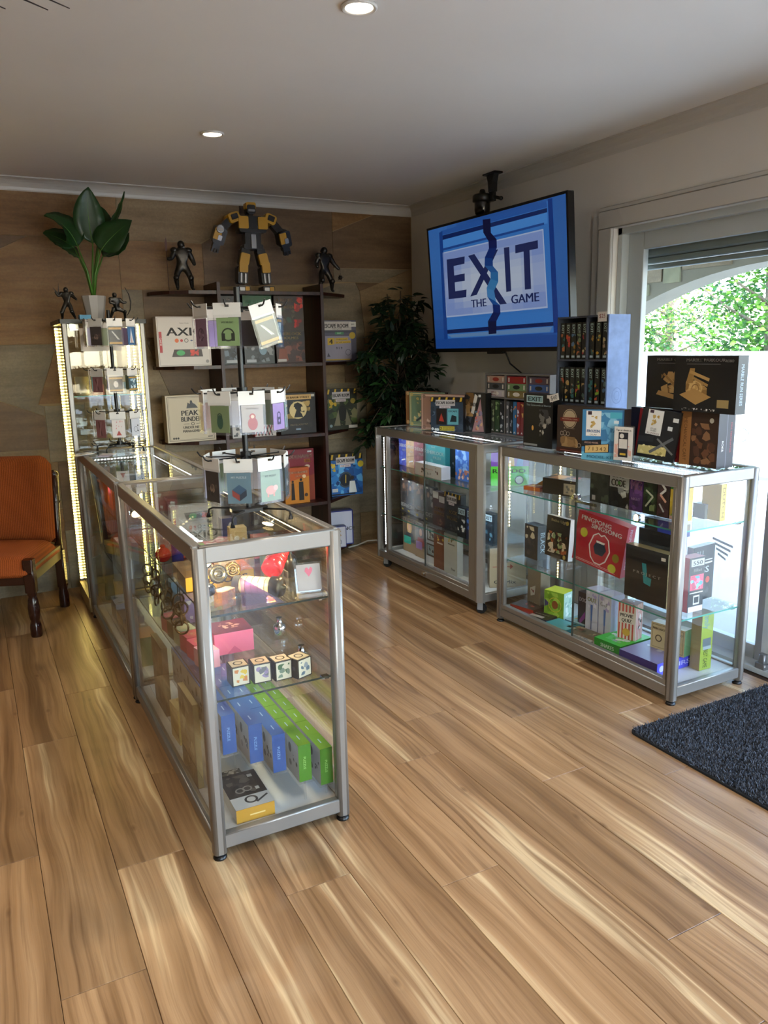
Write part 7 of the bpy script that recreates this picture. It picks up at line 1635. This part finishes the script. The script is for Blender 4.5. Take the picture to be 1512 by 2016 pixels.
# metal rings hanging under the upper shelf
for k in range(7):
    y = 2.34 + k * .085; x = .508 + .012 * (k % 2)
    o = empty('ring_puzzle', (x, y, .7035), .4 * k, 'hanging metal ring puzzle, ' + ['nearest', 'second', 'third', 'fourth', 'fifth', 'sixth', 'farthest'][k] + ' along the aisle glass', 'puzzle', 'metal ring puzzles under the upper shelf')
    s = MB(); s.cyl((0, 0, -.07), (0, 0, 0), .0015, 6); s.build('hanger', GUN, o)
    for q in range(3):
        s = MB(); R_ = Matrix.Translation((0, .004 * q, -.085 - .032 * q)) @ Matrix.Rotation(q * 1.3, 4, 'Z') @ Matrix.Rotation(PI / 2, 4, 'X')
        s.tube([tuple(R_ @ Vector((.021 * math.cos(t), .021 * math.sin(t), 0))) for t in [2 * PI * j / 18 for j in range(19)]], .0035, 6); s.build('ring', M('antique_metal', '#5a4a30', .3, .9), o)
# things on the upper shelf
zu = .7107
gamebox('board_game', 'wooden and yellow box lettered FABROKS glowing under the lamp on the upper shelf', 'board game', (.60, 2.20, zu), .205, .042, .20, -.04, '#d0a23c', '#8a6a3c', '#8a6c44', {'F': [('t', 'FABROKS', .5, .3, .48, '#3a2a14', .8)], 'T': [('b', .05, .05, .95, .95, ['#94764c', '#7a5c38', '#a4845a'], 14, 3, .03)]}, group=GN)
gamebox('card_game', 'cream instruction card box behind the red cylinder', 'card game', (.67, 2.415, zu), .10, .03, .12, .2, '#c9b48a', '#b8a47c', '#c4b08a', {'T': [('r', .3, .5, .7, .55, '#6a5a44'), ('r', .3, .4, .6, .44, '#6a5a44')]}, group=GN)
s = MB(); T = Matrix.Translation((.745, 2.11, .797)) @ Vector((-.50, -.55, -.42)).to_track_quat('Z', 'Y').to_matrix().to_4x4(); s.lathe([(.024, -.045), (.028, -.04), (.028, .015), (.031, .02), (.031, .045), (.026, .05), (.012, .046)], 22, '#b01418', T=T)
for z in (-.02, -.005, .01, .03): s.lathe([(.0285, z), (.030, z + .002), (.0285, z + .004)], 22, '#8a0f14', T=T, cap=False)
rc_ = s.build('cryptex', GLOSSY); tag(rc_, 'bright red ringed cylinder puzzle propped on a clear stand', 'puzzle', GN)
s = MB(); s.box(.72, 2.08, zu, .77, 2.125, zu + .004); s.box(.72, 2.08, zu + .004, .724, 2.125, zu + .052); s.box(.766, 2.08, zu + .004, .77, 2.125, zu + .052)
tag(s.build('acrylic_cradle', ACRY), 'clear acrylic cradle carrying the red cylinder puzzle', 'stand')
s = MB(); T = Matrix.Translation((.668, 2.06, zu + .0315)) @ Matrix.Rotation(.8, 4, 'Z') @ Matrix.Rotation(PI / 2, 4, 'X')
s.lathe([(.026, -.07), (.026, .045)], 20, '#c4b89c', T=T); s.lathe([(.030, .045), (.030, .07), (.024, .078), (.012, .076), (.008, .085), (.002, .088)], 20, '#3a342a', mi=1, T=T)
for z in (-.05, -.03, -.01, .01, .03): s.lathe([(.0265, z), (.0272, z + .001), (.0265, z + .002)], 20, '#6a6050', T=T, cap=False)
tag(s.build('scroll_cryptex', [INK, M('aged_bronze', '#4a3f2a', .3, .8)]), 'cream scroll cylinder puzzle with a dark bronze end cap', 'puzzle', GN)
s = MB(); s.prism([(0, 0), (.115, 0), (.0, .085)], 0, .004, 'y', '#7a5a8a'); s.prism([(0, 0), (.115, 0), (.0, .085)], .03, .034, 'y', '#7a5a8a')
tag(s.build('purple_wedge', glass_mat('violet_acrylic', (.72, .58, .82), .06, .03, .06), None, (.60, 1.958, zu + .0002), (0, 0, .08)), 'transparent violet wedge stand at the front of the upper shelf', 'stand')
ea = empty('heart_easel', (.808, 2.008, zu + .0015), -.18, 'small clear easel with a pink heart card at the front of the upper shelf', 'stand')
s = MB(); T = Matrix.Rotation(-.28, 4, 'X'); s.box(-.04, 0, .0, .04, .003, .088, T=T); s.box(-.042, -.05, 0, .042, .002, .003); s.box(-.042, -.05, .003, .042, -.047, .012); s.build('easel_body', ACRY, ea)
s = MB(); draw(s, T @ Matrix(((.07, 0, 0, -.035), (0, 0, -1, -.001), (0, .076, 0, .006), (0, 0, 0, 1))), .07, .076, [('r', 0, 0, 1, 1, '#b4a8a4'), ('p', [(.5, .52), (.34, .74), (.38, .86), (.46, .88), (.52, .8)], '#e0607c'), ('p', [(.5, .52), (.52, .8), (.6, .9), (.68, .82), (.64, .7)], '#e0607c')]); s.build('card', INK, ea)
for k, (x, y, z, r_, c_, nm) in enumerate(((.555, 2.055, .795, .026, '#4a4638', 'dark ringed brass disc puzzle'), (.518, 2.02, .765, .018, '#2c2f38', 'small dark steel ball puzzle'), (.615, 2.12, .782, .024, '#b08a4a', 'copper ringed disc puzzle'))):
    o = empty('disc_puzzle', (x, y, zu), 0, nm + ' on a clear stand near the corner post', 'puzzle', GN)
    T = Matrix.Translation((0, 0, z - zu)) @ Matrix.Rotation(1.2, 4, 'X')
    s = MB(); m_ = M('disc_metal_%d' % k, c_, .2, .9)
    if k == 1: s.ball((0, 0, z - zu), r_, 16, 10)
    else:
        s.lathe([(.002, .006), (r_ * .3, .008), (r_ * .34, .003), (r_ * .6, .004), (r_ * .64, .009), (r_ * .9, .008), (r_, .003), (r_, -.006), (.002, -.008)], 24, T=T)
    s.build('disc', m_, o)
    s = MB(); s.box(-.015, -.015, 0, .015, .015, .003); s.box(-.004, .004, .003, .004, .008, z - zu - r_ * .3); s.build('clear_foot', ACRY, o)
s = MB(); s.lathe([(.018, 0), (.019, .003), (.019, .085), (.016, .09)], 18, '#1c2f8a'); tag(s.build('blue_cylinder', GLOSSY, None, (.545, 2.50, zu)), 'glossy dark blue cylinder puzzle on the upper shelf', 'puzzle', GN)
s = MB(); s.ball((0, 0, .026), .026, 16, 10, '#a01418'); s.lathe([(.006, .048), (.010, .056), (.004, .062)], 12, '#a01418'); tag(s.build('red_ball_puzzle', GLOSSY, None, (.515, 2.58, zu)), 'glossy red ball puzzle beside the blue cylinder', 'puzzle', GN)
s = MB(); s.box(0, 0, 0, .035, .03, .07, '#d89018'); s.box(.012, -.001, .0, .022, .031, .071, '#17130c'); s.box(-.01, 0, .0705, .045, .02, .08, '#6a9a3a'); tag(s.build('striped_puzzle', INK, None, (.575, 2.44, zu)), 'yellow and black striped block puzzle on the upper shelf', 'puzzle', GN)
gamebox('puzzle_box', 'small orange puzzle block with a round window on the upper shelf', 'puzzle', (.60, 2.60, zu), .05, .06, .03, 0, '#d0582a', art={'F': [('o', .5, .5, .012, .004, '#e8c8a0'), ('e', .5, .5, .006, '#a83a1c')]}, group=GN)
for k, (x, y, c) in enumerate(((.68, 2.62, '#a83a5a'), (.74, 2.55, '#8a6a9a'), (.79, 2.47, '#8aa06a'), (.78, 2.66, '#c07a8a'))):
    gamebox('bagged_puzzle', ['crimson', 'mauve', 'pale green', 'rose'][k] + ' bagged puzzle lying under the counter top', 'puzzle', (x, y, zu), .08, .025, .07, .3 * k, c, c, c, {'T': [('b', .05, .05, .95, .95, ['#d8d8d8', c, '#e8e8ea'], 10, k, .010)]}, group='bagged puzzles under the counter top')
s = MB(); T = Matrix.Rotation(.0, 4, 'Z'); s.box(0, 0, 0, .16, .003, .12, T=Matrix.Translation((0, 0, .002)) @ Matrix.Rotation(-.35, 4, 'X')); s.box(0, -.06, 0, .16, .003, .003)
tag(s.build('acrylic_easel', ACRY, None, (.56, 2.72, zu + .002), (0, 0, .5)), 'large clear acrylic easel under the counter top', 'stand')
for k, (x, y, z) in enumerate(((.80, 2.08, .4677), (.83, 2.35, .4677), (.79, 2.75, .4677))):
    s = MB(); s.lathe([(.012, 0), (.016, .004), (.022, .02), (.020, .034), (.010, .040), (.008, .055), (.010, .06)], 16); tag(s.build('metal_puzzle', CHROME, None, (x, y, z), (0, .0, 0)), ['nearest', 'middle', 'farthest'][k] + ' small chrome knob puzzle on the middle shelf', 'puzzle', GN)
for k, (x, y, c) in enumerate(((.80, 2.30, '#3c5a4a'), (.82, 2.45, '#8a2f2f'), (.79, 2.62, '#b8a070'), (.81, 2.80, '#4a4a6a'))):
    gamebox('puzzle_box', ['dark green', 'brick red', 'sand coloured', 'slate violet'][k] + ' small puzzle box at the aisle-far side of the upper shelf', 'puzzle', (x, y, zu), .06, .075, .05, -.1, c, c, None, {'F': [('b', .1, .1, .9, .9, [c, '#c9c4ba'], 6, k, .010)]}, group=GN)
for k, (x, y, c, h) in enumerate(((.62, 2.62, '#8a7a9a', .09), (.70, 2.70, '#a8945a', .07), (.62, 2.82, '#5a7a8a', .10), (.72, 2.92, '#9a5a3a', .08))):
    gamebox('puzzle_box', ['lilac', 'straw', 'steel blue', 'terracotta'][k] + ' puzzle carton at the back of the middle shelf', 'puzzle', (x, y, .467), .08, h, .06, .1 * k, c, c, None, {'F': [('b', .1, .1, .9, .9, [c, '#d8d0c0'], 6, k, .012)]}, group=GN)
AMB = glass_mat('amber_acrylic', (.95, .62, .28), .06, .03, .10)
for k, (x, y, h, m_, nm) in enumerate(((.545, 1.992, .05, AMB, 'amber tinted'), (.585, 2.155, .075, ACRY, 'clear tall'), (.665, 2.20, .06, AMB, 'small amber'))):
    s = MB(); s.box(0, 0, 0, .05, .003, h); s.box(0, .003, h - .003, .05, .03, h); s.box(0, .030, 0, .05, .033, h)
    tag(s.build('acrylic_riser', m_, None, (x, y, zu + (.0435 if k else .0003)), (0, 0, (.5, -.3, .3)[k])), nm + ' acrylic riser on the upper shelf of the nearest counter', 'stand', 'acrylic risers on the upper shelf')
for k, (x, y) in enumerate(((.822, 2.20), (.765, 2.22))):
    s = MB(); s.lathe([(.020, 0), (.022, .003), (.022, .05), (.018, .062), (.008, .072), (.008, .098), (.010, .1)], 16)
    tag(s.build('bottle_puzzle', GUN if k == 0 else AMB, None, (x, y, zu)), ('dark metal' if k == 0 else 'amber') + ' bottle shaped puzzle on the upper shelf', 'puzzle', GN)
# ================================================================== INSIDE THE FARTHER MIDDLE COUNTER AND TOWER
GF = 'puzzles inside the farther middle counter'
gamebox('board_game', 'tall orange brown game box with a white bag on top, upper shelf', 'board game', (.515, 3.72, zu), .26, .11, .06, RZ, '#a8481c', '#8a3a18', '#b9b6b0', {'F': [('b', .05, .05, .95, .95, ['#b8581f', '#8a3614', '#7a2c34'], 14, 3, .03), ('r', .7, .1, .9, .9, '#6a2a4a')]}, group=GF)
gamebox('board_game', 'dark navy puzzle box with a round maze on the middle shelf', 'puzzle box', (.51, 3.84, .467), .28, .12, .09, RZ, '#23263c', '#1c1f30', '#2c3048', {'F': [('o', .35, .5, .05, .006, '#5a5f8a'), ('o', .35, .5, .03, .005, '#5a5f8a')], 'T': [('o', .4, .5, .035, .005, '#5a608a')]}, group=GF)
gamebox('puzzle_box', 'grey white carton beside the round maze box', 'puzzle box', (.515, 3.60, .467), .16, .10, .08, RZ, '#8a8c98', '#7a7c88', '#9a9ca8', {'F': [('b', .2, .2, .8, .8, ['#4a4c54', '#c9c9d0'], 10, 3, .014)]}, group=GF)
gamebox('puzzle_box', 'olive and orange carton on the bottom board near the counter joint', 'puzzle box', (.53, 3.36, .0685), .14, .13, .07, RZ, '#6a7a2a', '#5a6424', '#a85a24', {'F': [('r', 0, .6, 1, 1, '#a8521f')]}, group=GF)
for k in range(3):
    gamebox('puzzle_box', ['dark', 'slate', 'pale'][k] + ' low carton on the bottom board of the farther middle counter', 'puzzle box', (.53, 3.62 + k * .19, .0685), .16, .06 + .02 * k, .10, RZ, ['#2a2a30', '#4a505c', '#a8acb8'][k], None, None, {'T': [('b', .1, .1, .9, .9, ['#8a8f9a', '#3a3c44', '#c9ccd4'], 10, k, .018)]}, group=GF)
for k, (x, y, c) in enumerate(((.72, 3.45, '#8a3a34'), (.76, 3.75, '#c9b890'), (.70, 4.0, '#4a6a8a'))):
    gamebox('puzzle_box', ['brick', 'cream', 'denim blue'][k] + ' puzzle box deep inside the farther middle counter', 'puzzle box', (x, y, zu), .10, .09, .06, .1, c, c, None, {'F': [('b', .1, .1, .9, .9, [c, '#e0d8c8'], 8, k, .014)]}, group=GF)
# tower contents
s = MB(); s.box(0, 0, 0, .20, .003, .115, '#cfc6b8')
T = Matrix(((1, 0, 0, 0), (0, 0, -1, -.0004), (0, 1, 0, 0), (0, 0, 0, 1)))
s.text('Available', .10, .066, .026, T, '#a8823c', w=.15); s.text('for Sale', .10, .022, .026, T, '#a8823c', w=.12)
tag(s.build('sale_sign', INK, None, (.537, 4.328, 1.415)), 'white paper sign reading Available for Sale on the tower door', 'sign')
s = MB(); s.lathe([(.036, 0), (.038, .004), (.038, .095), (.034, .095), (.034, .008), (.002, .008)], 20, '#c9bf9c'); s.tube([(.036, 0, .075), (.062, 0, .07), (.062, 0, .03), (.036, 0, .02)], .006, 8, '#c9bf9c')
s.box(-.012, -.0395, .03, .0, -.0375, .045, '#4a4030'); s.box(-.004, -.0395, .055, .010, -.0375, .07, '#4a4030')
tag(s.build('mug', GLOSSY, None, (.545, 4.47, 1.1877), (0, 0, .6)), 'cream printed mug on the upper shelf of the lit tower', 'mug')
gamebox('tower_box', 'small blue grey picture box on the upper shelf of the lit tower', 'box', (.72, 4.45, 1.187), .09, .06, .05, 0, '#4a6a8a', '#3a546e', art={'F': [('b', .05, .05, .95, .95, ['#8ab0c8', '#2a3c50', '#c9d4d8'], 10, 3, .012)]})
gamebox('tower_box', 'small reddish box between mug and picture box in the lit tower', 'box', (.62, 4.46, 1.187), .06, .05, .05, 0, '#a86a54', '#8a4a3a', art={'F': [('b', .05, .05, .95, .95, ['#c9a890', '#6a2f28'], 8, 3, .010)]})
gamebox('tower_box', 'dark low box on the middle shelf of the lit tower', 'box', (.56, 4.46, .83), .12, .04, .08, 0, '#4a4636')
gamebox('tower_box', 'white flat box on the middle shelf of the lit tower', 'box', (.72, 4.46, .83), .12, .05, .08, 0, '#c0baa8')
